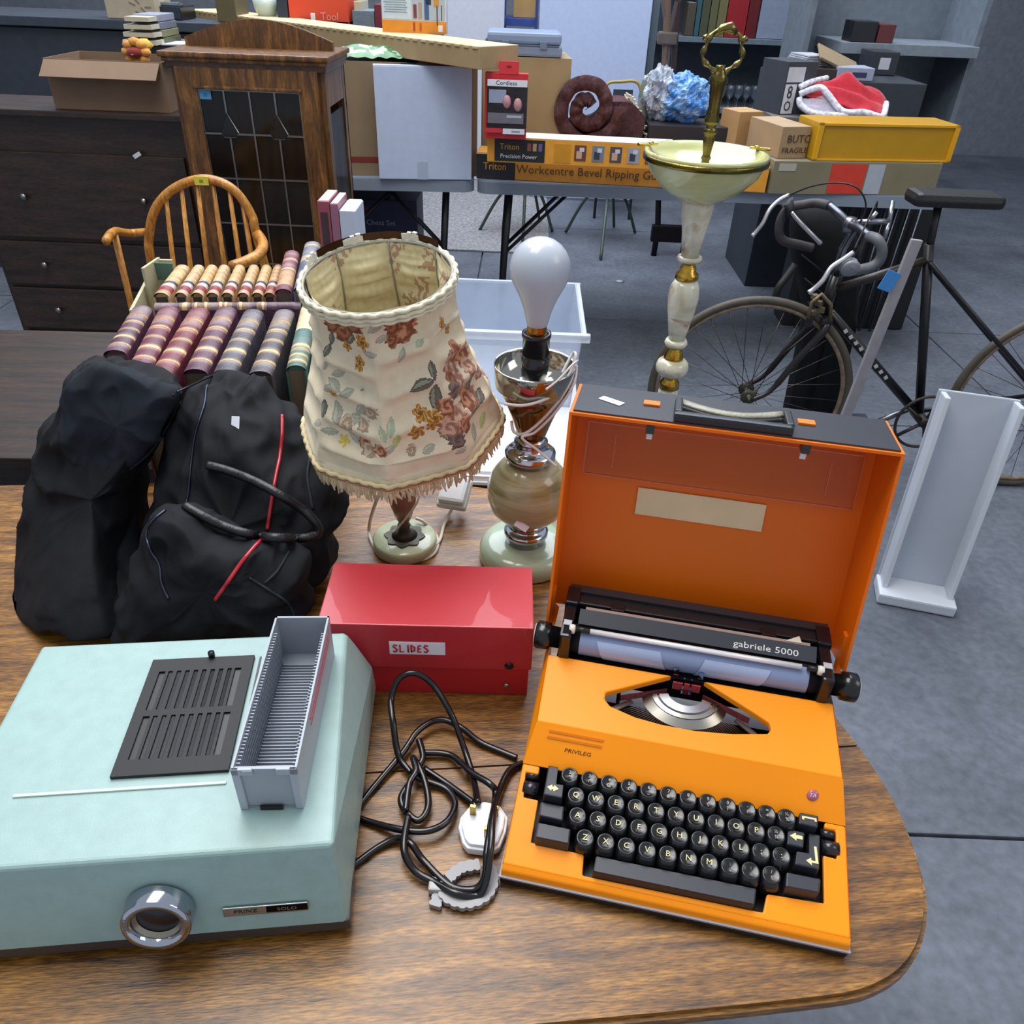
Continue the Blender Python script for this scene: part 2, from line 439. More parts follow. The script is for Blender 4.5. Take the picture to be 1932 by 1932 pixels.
# side walls
b.add([(UL, 0, .013), (UL, .0015, .020), (UL, .006, .024), (UL, VB, deckw(VB)), (ucl, vcl, .088), (utl, vt, topw(vt)), (utl, .30, .105), (UL-.002, .312, .10), (UL-.002, .312, .013), (UL, VB, .013)], [(0, 1, 2, 3, 9), (9, 3, 4, 5, 6, 7, 8)])
b.add([(UR, 0, .013), (UR, .0015, .020), (UR, .006, .024), (UR, VB, deckw(VB)), (ucr, vcl, .088), (utr, vt, topw(vt)), (utr, .30, .095), (UR-.002, .312, .09), (UR-.002, .312, .013), (UR, VB, .013)], [(0, 9, 3, 2, 1), (9, 8, 7, 6, 5, 4, 3)])
# top of cowl with the notch over the type basket
nt_ = [Tpl(x, y, topw) for x, y in [(1268, 1271), (1160, 1302), (1143, 1306), (1141, 1318), (1152, 1332), (1200, 1353), (1250, 1367), (1310, 1378), (1380, 1384), (1448, 1384), (1455, 1376), (1452, 1364), (1425, 1346), (1328, 1284)]]
nt_[0] = (nt_[0][0], vt); nt_[-1] = (nt_[-1][0], vt)
top = [(ucl, vcl), (ucr, vcl), (utr, vt)]+nt_[::-1]+[(utl, vt)]
b2 = onplane(top, topw, .008)
b.v += []; o0 = len(b.v); b.v += b2.v; b.f += [[k+o0 for k in f] for f in b2.f]; b.c += b2.c; b.sm += b2.sm
cow = b.build('cowl', BODYORANGE, tw)
md = cow.modifiers.new('bevel', 'BEVEL'); md.width = .0016; md.segments = 2; md.limit_method = 'ANGLE'; md.angle_limit = .35
# ribs, model plate, badge, scratch on the slope
def onslope(a, c, d):
    s_ = Vector(sl[3])-Vector(sl[0]); e = (Vector(sl[1])-Vector(sl[0])).normalized(); n = e.cross(s_).normalized()
    o = Vector(sl[0])+Vector((a, 0, 0))+s_*c+n*d; return frame(o, e, s_.normalized(), n)
b = B('#d97a0c')
for k in (.84, .70): b.box((0, 0, 0), (.058, .0025, .0012), mtx=onslope(.045, k, .0002))
b.build('rib', BODYORANGE, tw, kind=None)
b = B('#4d2c08'); b.text('PRIVILEG', .0058, onslope(.052, .47, .0003), sx=1.25); b.build('maker_lettering', PLASTIC, tw, label='small dark raised lettering')
b = B('#b0607a'); b.lathe([(.0058, 0), (.0052, .0010)], 20, mtx=onslope(.2905, .52, .0)); b.color('#e6d5da')
b.text('TA', .0055, onslope(.2905, .52, .0012)); b.build('badge', GLOSS, tw, label='small round pink and silver badge')
# key well floor + mechanism
b = B('#0c0b0d'); b.box((.164, .058, .012), (.30, .108, .006)); b.box((.164, .108, .030), (.30, .006, .04)); b.build('key_well', PLASTIC, tw)
def frameof(u, v, w): return Matrix.Translation((u, v, w)) @ Matrix.Rotation(math.radians(9), 4, 'X')
kb = B('#141518')
n = 20; prof = [(.0100, -.016, 4), (.0096, -.004, 3.2), (.0088, .000, 2.3), (.0080, .0018, 2.0), (.0070, .0012, 2.0), (.0, .0006, 2.0)]
vs = []; fs = []
for r, z, e in prof:
    for k in range(n):
        a = 2*PI*k/n; c_, s2 = math.cos(a), math.sin(a)
        q = r/((abs(c_)**e+abs(s2)**e)**(1/e)) if r > 0 else 0
        vs.append((q*c_, q*s2-(.0012 if z > -.003 else .0035), z))
for j in range(len(prof)-1):
    for k in range(n): fs.append((j*n+k, j*n+(k+1) % n, (j+1)*n+(k+1) % n, (j+1)*n+k))
kb.add(vs, fs, True); key_me = kb.mesh('key', GLOSS)
LEG = '#d9d49a'
def addkey(px, py, w, ch):
    u, v = T(px, py, w)
    o = bpy.data.objects.new('key', key_me); COL.objects.link(o); o.parent = tw
    o.location = (u, v, w); o.rotation_euler = (math.radians(9), 0, 0)
    bb = B(LEG if len(ch) == 1 else '#b9b6a8')
    if len(ch) == 1: bb.text(ch, .0082, Matrix.Translation((0, -.0012, .0016)), depth=.03)
    else:
        bb.text(ch[0], .0050, Matrix.Translation((0, -.0042, .0018)), depth=.04); bb.text(ch[1], .0050, Matrix.Translation((0, .0012, .0018)), depth=.04)
    bb.build('legend', PLASTIC, o, label='pale yellow character')
def row(p0, p1, w, chars):
    for i, ch in enumerate(chars):
        t = i/(len(chars)-1); addkey(p0[0]+(p1[0]-p0[0])*t, p0[1]+(p1[1]-p0[1])*t, w, ch)
row((1075, 1461), (1484, 1540), .062, ['"2', '/3', '@4', '£5', '_6', '&7', "'8", '(9', ')0', '?-', '+=', '%½'])
row((1087, 1499), (1464, 1573), .056, list('QWERTYUIOP')+['¾¼'])
row((1090, 1537), (1474, 1613), .050, list('ASDFGHJKL')+[';', ':'])
row((1104, 1579), (1455, 1649), .044, list('ZXCVBNM')+[',;', '.:', '!/'])
def rkey(poly_px, w, name='key', tip='#23262e', legend=None, lpx=None, h=.016):
    pts = [T(x, y, w) for x, y in poly_px]
    a = sum((pts[i][0]*pts[(i+1) % len(pts)][1]-pts[(i+1) % len(pts)][0]*pts[i][1]) for i in range(len(pts)))
    if a < 0: pts = pts[::-1]
    cx = sum(p[0] for p in pts)/len(pts); cy = sum(p[1] for p in pts)/len(pts)
    bb = B(tip); bb.prism([(p[0]-cx, p[1]-cy) for p in pts], -h, 0)
    o = bb.build(name, PLASTIC, tw, loc=(cx, cy, w))
    md = o.modifiers.new('bevel', 'BEVEL'); md.width = .0014; md.segments = 2; md.limit_method = 'ANGLE'
    if legend:
        q = T(*lpx, w); bb = B(LEG); bb.prism([(x+q[0]-cx, y+q[1]-cy) for x, y in legend], .0001, .0005)
        bb.build('legend', PLASTIC, o, label='pale arrow')
    return o
ARR = [(-.006, 0), (0, .0045), (0, .002), (.006, .002), (.006, -.002), (0, -.002), (0, -.0045)]
DIA = [(-.006, 0), (-.001, .004), (-.001, .0016), (.001, .0016), (.001, .004), (.006, 0), (.001, -.004), (.001, -.0016), (-.001, -.0016), (-.001, -.004)]
rkey([(1035, 1443), (1054, 1447), (1050, 1478), (1064, 1480), (1061, 1505), (1025, 1498)], .061, legend=DIA, lpx=(1043, 1487))
rkey([(1020, 1512), (1065, 1521), (1062, 1548), (1017, 1538)], .051)
rkey([(1015, 1551), (1077, 1564), (1074, 1592), (1010, 1579)], .045)
rkey([(1509, 1532), (1545, 1539), (1543, 1561), (1507, 1553)], .062, legend=[(-.007, -.001), (-.007, .003), (.007, .003), (.007, -.001), (.005, -.001), (.005, .001), (-.005, .001), (-.005, -.001)], lpx=(1527, 1547))
rkey([(1487, 1563), (1519, 1570), (1516, 1599), (1485, 1592)], .056, legend=ARR, lpx=(1502, 1579))
rkey([(1526, 1571), (1548, 1575), (1546, 1640), (1500, 1630), (1503, 1605), (1526, 1609)], .053, legend=[(-.006, -.004), (-.001, .0), (-.001, -.0028), (.003, -.0028), (.003, .013), (.0055, .013), (.0055, -.0052), (-.001, -.0052), (-.001, -.008)], lpx=(1532, 1619))
rkey([(1484, 1645), (1549, 1658), (1546, 1684), (1482, 1672)], .045)
rkey([(1124, 1615), (1428, 1677), (1424, 1706), (1119, 1643)], .036, 'space_bar')
for px, py, s_ in ((1003, 1480, 1), (1565, 1592, -1)):               # levers at the ends of the key rows
    u, v = T(px, py, .046); b = B('#1b1d24'); b.cyl((u-.008, v-.004, .044), (u+.008, v-.004, .044), .0075, 12); b.cyl((u-.008, v+.010, .046), (u+.006, v+.010, .046), .005, 12)
    b.build('lever', GLOSS, tw)
u, v = T(1608, 1618, .02); b = B('#e9e9ee'); b.cyl((UR-.001, v, .022), (UR+.006, v, .022), .0028); b.build('side_knob', GLOSS, tw, label='tiny white knob')
# type basket: typebars fanned under the notch, segment arc, ribbon
bu, bv = .5*(nt_[0][0]+nt_[-1][0]), .208
b = B('#15100f'); b.box((.164, .175, .045), (.25, .08, .006)); b.box((.09, .178, .062), (.004, .07, .03)); b.build('basket_floor', PLASTIC, tw)
b = B('#8f9296')
for k in range(46):
    a = math.radians(200+k*140/45); c_, s2 = math.cos(a), math.sin(a)
    p0 = Vector((bu+.030*c_, bv+.030*s2*.85, .083)); p1 = Vector((bu+.088*c_, bv+.074*s2*.85, .058))
    b.tube([p0, p1], .00065, 4, smooth=False)
b.build('typebar', METAL, tw, kind='stuff', label='fan of thin grey typebars')
def arc(r0, r1, z0, z1, a0, a1, col, name, mat, n=40):
    bb = B(col)
    def fn(u_, v_):
        a = math.radians(a0+(a1-a0)*u_); r = r0+(r1-r0)*v_; return (bu+r*math.cos(a), bv+r*math.sin(a)*.85, z0+(z1-z0)*v_)
    bb.grid(fn, n, 3); return bb.build(name, mat, tw)
arc(.019, .029, .0895, .0880, 190, 350, '#c9cdd6', 'segment_plate', METAL)
arc(.031, .036, .0865, .0850, 186, 354, '#b9b6ad', 'segment_ring', METAL)
arc(.037, .047, .0845, .079, 184, 356, '#a7a49b', 'type_rest', METAL)
for s_ in (-1, 1):
    b = B('#b9b4bd'); b.box((bu+s_*.072, bv-.026, .078), (.040, .006, .002), rz=-s_*.72); b.build('ribbon_lever', METAL, tw)
    b = B('#7a1f22'); b.box((bu+s_*.045, bv-.004, .082), (.055, .0012, .008), rz=-s_*.42); b.build('ribbon', CLOTH, tw, label='dark red and black ribbon')
b = B('#a5282a'); b.box((bu, bv+.006, .095), (.03, .002, .010)); b.build('ribbon', CLOTH, tw, label='dark red and black ribbon')
b = B('#c3c6cc')
for k in (-1, 1): b.box((bu+k*.004, bv+.005, .101), (.0015, .002, .016)); b.box((bu+k*.0135, bv+.012, .110), (.0055, .001, .010)); b.color('#8793ae')
b.box((bu, bv+.001, .089), (.012, .006, .006)); b.build('ribbon_guide', CHROME, tw)
# carriage
pv, pw = .240, .116
b = B('#1a1c22'); b.cyl((.028, pv, pw), (.300, pv, pw), .0165, 28); b.build('platen', RUBBER, tw)
b = B('#8594b8')
def fn(u_, v_):
    a = math.radians(-70+150*v_); return (.038+.250*u_, pv-.0178*math.cos(a), pw+.0178*math.sin(a))
b.grid(fn, 3, 14)
b.color('#a5b4d6')
for u0_, u1_ in ((.062, .133), (.172, .243)):
    b.M = None
    def fn(u_, v_, u0_=u0_, u1_=u1_):
        a = math.radians(-40+85*v_); return (u0_+(u1_-u0_)*u_+.01*(v_-.5)*(-1 if u0_ < .1 else 1), pv-.0188*math.cos(a), pw+.0188*math.sin(a))
    b.grid(fn, 3, 8)
b.build('paper_shield', GLOSS, tw, label='blue grey card shield over the roller')
b = B('#f4f6fb'); b.cyl((.046, .232, .1375), (.278, .232, .1375), .0030, 12); b.build('paper_bail', vmat('white_metal', .25, metal=.3, amp=.02), tw)
for u in (.036, .288):
    b = B('#15161a'); b.cyl((u-.004, .232, .1375), (u+.012, .232, .1375), .0034, 10); b.color('#e0ded2'); b.lathe([(.0, -.004), (.005, -.003), (.0055, 0), (.005, .003), (0, .004)], 16, mtx=Matrix.Translation((u+(-.008 if u < .1 else .010), .231, .1375)) @ Matrix.Rotation(PI/2, 4, 'Y'))
    b.build('bail_roller', PLASTIC, tw)
pf = frame((.164, .2515, .1395), (1, 0, 0), Vector((0, .85, .53)).normalized(), Vector((0, -.53, .85)).normalized())
b = B('#33373f'); b.box((0, 0, 0), (.262, .018, .0022), mtx=pf); b.build('paper_plate', PLASTIC, tw)
b = B('#e3e3e3'); b.text('gabriele 5000', .0100, pf @ Matrix.Translation((.077, -.002, .0013)), sx=1.30); b.build('model_lettering', PLASTIC, tw, label='white printed lettering')
b = B('#a98d84'); b.box((.164, .2635, .1415), (.25, .0045, .002), rx=.5); b.build('paper_rest', PAPER, tw, label='thin pinkish beige edge')
b = B('#d8d2be'); b.prism([(.262, .263), (.280, .263), (.278, .274)], .142, .1435); b.build('erasing_table_corner', PAPER, tw, label='cream paper corner')
b = B('#1b1a1e'); b.box((.164, .288, .118), (.298, .030, .045), bev=.002); b.box((.164, .272, .112), (.29, .012, .020)); b.color('#2b2a30'); b.box((.164, .2955, .1425), (.296, .012, .003))
b.build('rear_cover', PLASTIC, tw)
for u in (.075, .245): b = B('#0f0f11'); b.box((u, .274, .139), (.016, .012, .008), bev=.001); b.build('margin_stop', PLASTIC, tw)
for u, s_ in ((.022, -1), (.305, 1)):
    b = B('#141519'); b.box((u, .247, .116), (.013, .062, .048), bev=.003); b.box((u, .282, .120), (.016, .03, .05), bev=.002)
    b.color('#b8bac2'); b.box((u, .236, .1415), (.009, .008, .0012)); b.build('carriage_end', GLOSS, tw)
    b = B('#101114'); e = .0065 if s_ < 0 else .3215
    ax = Matrix.Translation((e, pv-.004, pw)) @ Matrix.Rotation(PI/2*s_, 4, 'Y')
    b.lathe([(.012, -.010), (.0125, .002), (.0155, .003), (.0162, .010), (.0162, .018), (.014, .020)], 28, mtx=ax); b.color('#c8ccd2'); b.lathe([(.013, .0202), (.012, .0212)], 24, mtx=ax)
    b.build('platen_knob', GLOSS, tw)
b = B('#0e0e10'); b.box((.164, .262, .085), (.30, .085, .03)); b.build('carriage_bed', PLASTIC, tw)
# lid, hinged at the back and standing open
ld = bpy.data.objects.new('lid', None); COL.objects.link(ld); ld.parent = tw; ld['label'] = 'deep orange open lid with dark grey handle side'
LOR = '#ec7006'
FB, FT, RT_, RB = (.262, .113), (.324, .358), (.412, .350), (.330, .085)
def LU(k, w): return (-.006 if k < 0 else .3345)
tk = .0032
def wall_lr(u, s_):
    bb = B(LOR); q = [FB, FT, RT_, RB]
    vs = [(u, p[0], p[1]) for p in q]+[(u-s_*tk, p[0], p[1]) for p in q]
    bb.add(vs, [(0, 1, 2, 3), (7, 6, 5, 4), (0, 4, 5, 1), (1, 5, 6, 2), (2, 6, 7, 3), (3, 7, 4, 0)])
    return bb

def lidpart(bb, name, mat, **k): o = bb.build(name, mat, ld, **k); return o
bb = wall_lr(-.006, -1); bb2 = wall_lr(.3345, 1); o0 = len(bb.v); bb.v += bb2.v; bb.f += [[k+o0 for k in f] for f in bb2.f]; bb.c += bb2.c; bb.sm += bb2.sm
d = Vector((0, RT_[0]-RB[0], RT_[1]-RB[1])).normalized(); nn = Vector((0, -d.z, d.y))
cen = Vector((.16425, (RT_[0]+RB[0])/2, (RT_[1]+RB[1])/2)); ln = (Vector(RT_)-Vector(RB)).length
bm_ = frame(cen, (1, 0, 0), d, Vector((1, 0, 0)).cross(d))
bb.box((0, 0, 0), (.337, ln, tk), mtx=bm_)
# top wall: orange inside
dt = Vector((0, RT_[0]-FT[0], RT_[1]-FT[1])); lt = dt.length; dt.normalize()
tm = frame(Vector((.16425, (RT_[0]+FT[0])/2, (RT_[1]+FT[1])/2)), (1, 0, 0), dt, Vector((1, 0, 0)).cross(dt))
bb.box((0, 0, 0), (.3405, lt, tk), mtx=tm)
lidpart(bb, 'lid_shell', BODYORANGE)
bb = B('#2b2e37'); bb.box((0, 0, .0026), (.333, lt-.007, .002), mtx=tm); lidpart(bb, 'handle_panel', SATIN, label='dark blue grey panel')
bb = B('#f07818')
for u in (-.085, .079): bb.box((u, .002, .0045), (.018, .012, .003), mtx=tm, bev=.0008)
lidpart(bb, 'lid_catch', BODYORANGE, label='small bright orange catch')
bb = B('#1c1e25')
bb.box((-.0565, -.012, .008), (.008, .040, .012), mtx=tm, bev=.002); bb.box((.058, -.012, .008), (.008, .040, .012), mtx=tm, bev=.002); bb.box((0, -.035, .008), (.122, .011, .011), mtx=tm, bev=.0035)
lidpart(bb, 'handle', PLASTIC, label='black folding carrying handle')
bb = B('#8d8c7c'); pts = [tm @ Vector((-.054+.108*k/10, .006-.020*math.sin(PI*k/10), .009)) for k in range(11)]
bb.tube(pts, .006, 8, flat=.4); lidpart(bb, 'handle_grip', LEATHER, label='worn grey green grip strip')
bb = B('#e9ecf2'); bb.box((-.129, -.004, .0042), (.028, .011, .0008), rz=-.5, mtx=tm, bev=.0003)
bb.color('#9aa0ac'); bb.text('- 2', .006, tm @ Matrix.Translation((-.129, -.004, .0048)) @ Matrix.Rotation(-.5, 4, 'Z')); lidpart(bb, 'price_tag', PAPER, label='white lozenge price tag')
# inside: clear sheet, beige card, hooks
ib = lambda u, s_, h: bm_ @ Matrix.Translation((u, s_, h))
bb = B('#b05a20'); bb.box((0, 0, 0), (.305, .062, .0012), mtx=ib(0, .070, .014)); 
lidpart(bb, 'clear_sheet', PLATE, label='clear plastic line guide')
bb = B('#c9653c')
for y in (-.031, .031): bb.box((0, y, .001), (.305, .0016, .0022), mtx=ib(0, .070, .014))
for u in (-.1525, .1525): bb.box((u, 0, .001), (.0016, .062, .0022), mtx=ib(0, .070, .014))
for u in (-.12, .12): bb.box((u, 0, .001), (.0010, .040, .0012), mtx=ib(0, .070, .014))
lidpart(bb, 'sheet_edge', GLOSS)
bb = B('#ead0a6'); bb.box((0, 0, 0), (.148, .033, .0015), mtx=ib(-.012, .011, .0035)); lidpart(bb, 'beige_card', PAPER, label='blank beige card strip')
for u in (-.083, .077):
    bb = B('#2a2522'); bb.box((u, -lt/2+.012, -.008), (.009, .016, .012), mtx=tm, bev=.001); bb.color('#d7d7dc'); bb.box((u, -lt/2+.013, -.018), (.006, .003, .010), mtx=tm)
    lidpart(bb, 'latch', GLOSS, label='dark latch hook')
for u in (-.003, .331):
    bb = B('#e87412'); bb.box((u, .285, .12), (.006, .012, .05), rx=-.2, bev=.001); lidpart(bb, 'hinge_bracket', BODYORANGE)

# ================================================================== PROJECTOR
PA = math.radians(7.1); PO = Vector((-.1356, .3709, TZ))
pj = thing('slide_projector', 'mint green metal slide projector with black cooling grille and lens', 'projector', PO, PA)
PI4 = (Matrix.Translation(PO) @ Matrix.Rotation(PA, 4, 'Z')).inverted()
def Q(px, py, w): p = PI4 @ at(px, py, TZ+w); return p.x, p.y
HT = .122
xr = Q(628, 1593, HT)[0]; yf = Q(628, 1593, HT)[1]; xb, yb = Q(654, 1192, HT)
Lw = -.34; MG = '#93afac'
b = B(MG)
f = [(Lw, 0, .025), (0, 0, .025), (xr, yf, HT), (Lw, yf, HT)]
bk = [(Lw, yb+.02, .025), (.012, yb+.02, .025), (xb, yb, HT), (Lw, yb, HT)]
# right side bulges outward below its shoulder
shf = (.004, .10, .055); shb = (.012, yb+.01, .055)
b.add(f+bk+[shf, shb], [(0, 1, 2, 3), (3, 2, 6, 7), (4, 7, 6, 5), (0, 3, 7, 4), (2, 1, 8), (2, 8, 9, 6), (1, 5, 9, 8), (6, 9, 5)])
o = b.build('housing', MINT, pj)
md = o.modifiers.new('bevel', 'BEVEL'); md.width = .004; md.segments = 3; md.limit_method = 'ANGLE'; md.angle_limit = .3
b = B('#3b3735'); b.box((Lw/2, yb/2+.008, .018), (abs(Lw)+.004, yb+.016, .016), bev=.002); b.build('base_band', PLASTIC, pj)
for x, y in ((-.05, .03), (-.3, .03), (-.03, yb-.03), (-.3, yb-.03)):
    b = B('#131214'); b.box((x, y, .006), (.10 if y < .1 else .04, .03, .012)); b.build('foot', RUBBER, pj)
# grille, sunk 2 mm plate with slots
gx0, gx1 = Q(243, 1452, HT)[0]-.035, Q(437, 1445, HT)[0]+.004
g = [Q(294, 1241, HT), Q(482, 1229, HT), Q(437, 1446, HT), Q(243, 1452, HT)]
gx0, gx1, gy0, gy1 = g[3][0]-.002, g[2][0]+.001, .098, .246
gl, gr = g[0][0], g[1][0]
gx0 = min(g[0][0], g[3][0]); gx1 = (g[1][0]+g[2][0])/2

holes = []
for r_ in (0, 1):
    for k in range(10):
        wgt = .0022 if k not in (0, 9) else .0033
        cx = gx0+.014+(gx1-gx0-.028)*k/9; y0_ = gy0+.018+r_*.060; y1_ = y0_+.052
        if k in (0, 9): y0_ += 0
        holes.append([(cx-wgt, y0_), (cx+wgt, y0_), (cx+wgt, y1_), (cx-wgt, y1_)])
b = B('#0e0f14'); b.prism([(gx0, gy0), (gx1, gy0), (gx1, gy1), (gx0, gy1)], HT+.0002, HT+.004, holes=holes)
o = b.build('grille', RUBBER, pj, label='black louvred cooling grille')
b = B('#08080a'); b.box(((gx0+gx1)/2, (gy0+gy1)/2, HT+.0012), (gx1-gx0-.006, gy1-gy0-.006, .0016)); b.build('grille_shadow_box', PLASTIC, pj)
for r_ in (0, 1):
    for k in range(1, 9):
        cx = gx0+.014+(gx1-gx0-.028)*k/9; b = B('#1c1e26'); b.box((cx+.0005, gy0+.044+r_*.060, HT+.0022), (.0036, .050, .0008), ry=.5); b.build('louvre', SATIN, pj)
b = B('#15151a'); b.cyl((gx1-.045, gy1+.001, HT+.004), (gx1-.045, gy1+.001, HT+.010), .0035, 12); b.build('grille_screw', PLASTIC, pj)
b = B('#1c1e24'); b.box((gx1+.006, (gy0+gy1)/2, HT+.0004), (.002, gy1-gy0, .0012)); b.build('rail_slot', PLASTIC, pj)
b = B('#c9dcd3'); b.box(((gx0+gx1)/2-.04, gy0-.012, HT+.0008), (gx1-gx0+.08, .0030, .0022), bev=.0008); b.build('front_ridge', MINT, pj)
# lens in the front face
lf = frame((Q(305, 1718, .06)[0], -.002, .064), (1, 0, 0), (0, (yf)/math.hypot(yf, HT-.025), (HT-.025)/math.hypot(yf, HT-.025)), Vector((0, -1, .06)).normalized())
b = B('#b7bdc8'); b.lathe([(.0292, -.006), (.0292, .009), (.0280, .011), (.0225, .011), (.0212, .009), (.0205, .005)], 40, mtx=lf, caps=False); b.build('lens_ring', CHROME, pj, label='polished chrome lens ring')
b = B('#9a9484'); b.lathe([(.0208, .006), (.0190, .004), (.0178, .0025)], 32, mtx=lf, caps=False)
b.build('lens_barrel', METAL, pj)
b = B('#0b0a10'); b.lathe([(.0190, .0018), (.012, .0030), (0, .0034)], 32, mtx=lf, caps=False); b.build('lens_glass', GLOSS, pj, label='dark lens glass')
pl0 = Q(430, 1697, .05); pl1 = Q(582, 1690, .05); pc = ((pl0[0]+pl1[0])/2, .0, 0)
fs_ = math.atan2(yf, HT-.025)
pm = frame((pc[0], yf*.28-.001, .052), (1, 0, 0), (0, math.sin(fs_), math.cos(fs_)), (0, -math.cos(fs_), math.sin(fs_)))
b = B('#a9b0b0'); b.box((0, 0, .0008), (.074, .0105, .0022), mtx=pm, bev=.0006); b.color('#16171b'); b.box((.0185, .0005, .0012), (.036, .0072, .0022), mtx=pm)
b.color('#5a6066'); b.text('PRINZ', .0058, pm @ Matrix.Translation((-.0175, 0, .0022)), sx=1.3); b.color('#b5bbc0'); b.text('SOLO', .0052, pm @ Matrix.Translation((.0185, .0005, .0026)), sx=1.3)
b.build('name_plate', METAL, pj, label='silver and black name plate')

# slide tray lying across the projector
c0, c1, c2_, c3_ = at(433, 1455, TZ+.178), at(560, 1438, TZ+.178), at(518, 1163, TZ+.178), at(622, 1160, TZ+.178)
fc = (at(455, 1524, TZ+HT)+at(575, 1521, TZ+HT))/2; bc = (c2_+c3_)/2
tdir = (bc-(c0+c1)/2); tdir.z = 0; tang = math.atan2(tdir.y, tdir.x)-PI/2; tl = tdir.length
st = thing('slide_tray', 'grey plastic slide magazine tray lying on top of the projector', 'slide tray', (fc.x, fc.y, TZ+HT+.0002), tang)
tw_, th_ = .056, .056
tg = '#9ba2ac'
b = B(tg)
b.box((0, tl/2, .0015), (tw_-.004, tl, .003)); b.box((-tw_/2+.001, tl/2, th_/2), (.002, tl, th_)); b.box((tw_/2-.001, tl/2, th_/2), (.002, tl, th_)); b.box((0, tl-.0012, th_/2), (tw_, .0024, th_))
b.box((0, .0015, th_/2), (tw_-.002, .003, th_-.004)); o = b.build('tray_body', PLASTIC, st)
b = B('#a9b0ba')
b.box((-.019, -.001, th_-.004), (.018, .003, .008), bev=.001); b.box((.019, -.001, th_-.004), (.018, .003, .008), bev=.001)
b.box((-tw_/2+.0035, -.001, th_/2), (.007, .003, th_), bev=.001); b.box((tw_/2-.0035, -.001, th_/2), (.007, .003, th_), bev=.001)
b.prism([(-.018, .05), (-.010, .055), (-.018, .055)], 0, .002, mtx=frame((0, -.001, 0), (1, 0, 0), (0, 0, 1), (0, -1, 0)))
b.build('end_panel', PLASTIC, st); b = B('#0e0f12'); b.box((0, -.0025, .003), (.020, .002, .0045)); b.build('end_slot', PLASTIC, st)
ribs = B('#9aa1ab'); k = .012
nr = 42
for i in range(nr):
    y = .008+(tl-.03)*i/(nr-1)
    ribs.box((-tw_/2+.0035, y, th_/2), (.004, .0011, th_-.008)); ribs.box((tw_/2-.0035, y, th_/2), (.004, .0011, th_-.008)); ribs.box((0, y, .0045), (tw_-.008, .0011, .004))
ribs.build('slide_divider', PLASTIC, st, kind='stuff', label='thin divider ribs for the slides')
b = B('#b3485c')
b.box((tw_/2+.0003, tl*.62, th_-.010), (.0008, tl*.6, .0022)); b.box((tw_/2+.0003, tl*.62, th_-.018), (.0008, tl*.6, .0014)); b.build('index_stripe', PRINTED, st, label='thin pinkish red stripe')

# ================================================================== RED SLIDES BOX
ra = math.atan2(at(1003, 1318, TZ).y-at(640, 1310, TZ).y, at(1003, 1318, TZ).x-at(640, 1310, TZ).x)
ro = at(640, 1310, TZ)
rb = thing('slide_box', 'red lidded card box marked SLIDES in front of the lamps', 'box', (-.2205, .6650, TZ), ra)
RW = .2515; RH = .118
b = B('#c02530'); b.box((RW/2, .055, .024), (RW-.006, .104, .048), bev=.001); b.build('box_base', SATIN, rb)
b = B('#bf2c38')
b.box((RW/2, .054, RH-.0345), (RW, .112, .069), bev=.0014)
REDCARD = vmat('red_card', .40, amp=.04, scale=10, coat=.35, bump=.04, bscale=600)
b.build('box_lid', REDCARD, rb)
fx = frame((.115, -.0025, RH-.036), (1, 0, 0), (0, 0, 1), (0, -1, 0))
b = B('#e6e7ef'); b.box((0, 0, 0), (.066, .020, .0008), mtx=fx, bev=.0003); lb = b.build('label', PAPER, rb, label='white label with handwritten red word SLIDES')
b = B('#b3202c')
ST = {'S': [[(.8, .9), (.3, 1), (.1, .75), (.5, .5), (.8, .25), (.5, 0), (.05, .1)]], 'L': [[(.15, 1), (.15, .0), (.8, .05)]], 'I': [[(.4, 1), (.4, 0)]], 'D': [[(.15, 1), (.2, 0), (.7, .2), (.75, .7), (.15, 1)]], 'E': [[(.75, .95), (.25, .9), (.15, .05), (.75, .05)], [(.2, .5), (.65, .5)]]}
x0 = -.029
for ch in 'SLIDES':
    for st_ in ST[ch]: b.tube([fx @ Vector((x0+p[0]*.0068, -.0058+p[1]*.0115, .0008)) for p in st_], .0011, 5)
    x0 += .0052 if ch == 'I' else .0078
b.build('handwriting', PAPER, lb, label='red felt pen lettering SLIDES')
b = B('#120c10'); b.lathe([(.0055, 0), (.0055, .0012), (0, .0014)], 20, mtx=frame((RW-.027, -.002, RH-.062), (1, 0, 0), (0, 0, 1), (0, -1, 0))); b.build('press_stud', GLOSS, rb, label='black press stud')
b = B('#c5bdb4'); b.lathe([(.0045, 0), (.0038, .0018), (0, .002)], 16, mtx=frame((RW-.029, .003, .016), (1, 0, 0), (0, 0, 1), (0, -1, 0))); b.build('press_stud', CHROME, rb, label='silver press stud')

# ================================================================== SHADED LAMP
lb_ = Vector((-.164, .966, TZ))
la = thing('shaded_lamp', 'small onyx table lamp with tilted cream floral fringed shade', 'lamp', lb_)
b = B(); b.lathe([(.044, 0), (.049, .003), (.049, .017), (.046, .020), (0, .020)], 40); b.build('base', ONYX_PALE, la, label='pale green onyx disc base')
b = B('#4a463c'); pr = []
for k in range(32):
    a = 2*PI*k/32; r = .029+.003*math.cos(8*a); pr.append((r*math.cos(a), r*math.sin(a)))
b.prism(pr, .020, .0225); b.lathe([(.020, .0225), (.011, .027), (.008, .036), (.010, .042), (.006, .046)], 20); b.build('rosette', RUSTY, la, label='tarnished dark metal rosette')
b = B('#8a5c50'); b.lathe([(.006, .044), (.012, .056), (.020, .085), (.022, .105), (.014, .125), (.009, .135)], 20); b.build('stem', GLOSS, la, label='brownish pink glass stem')
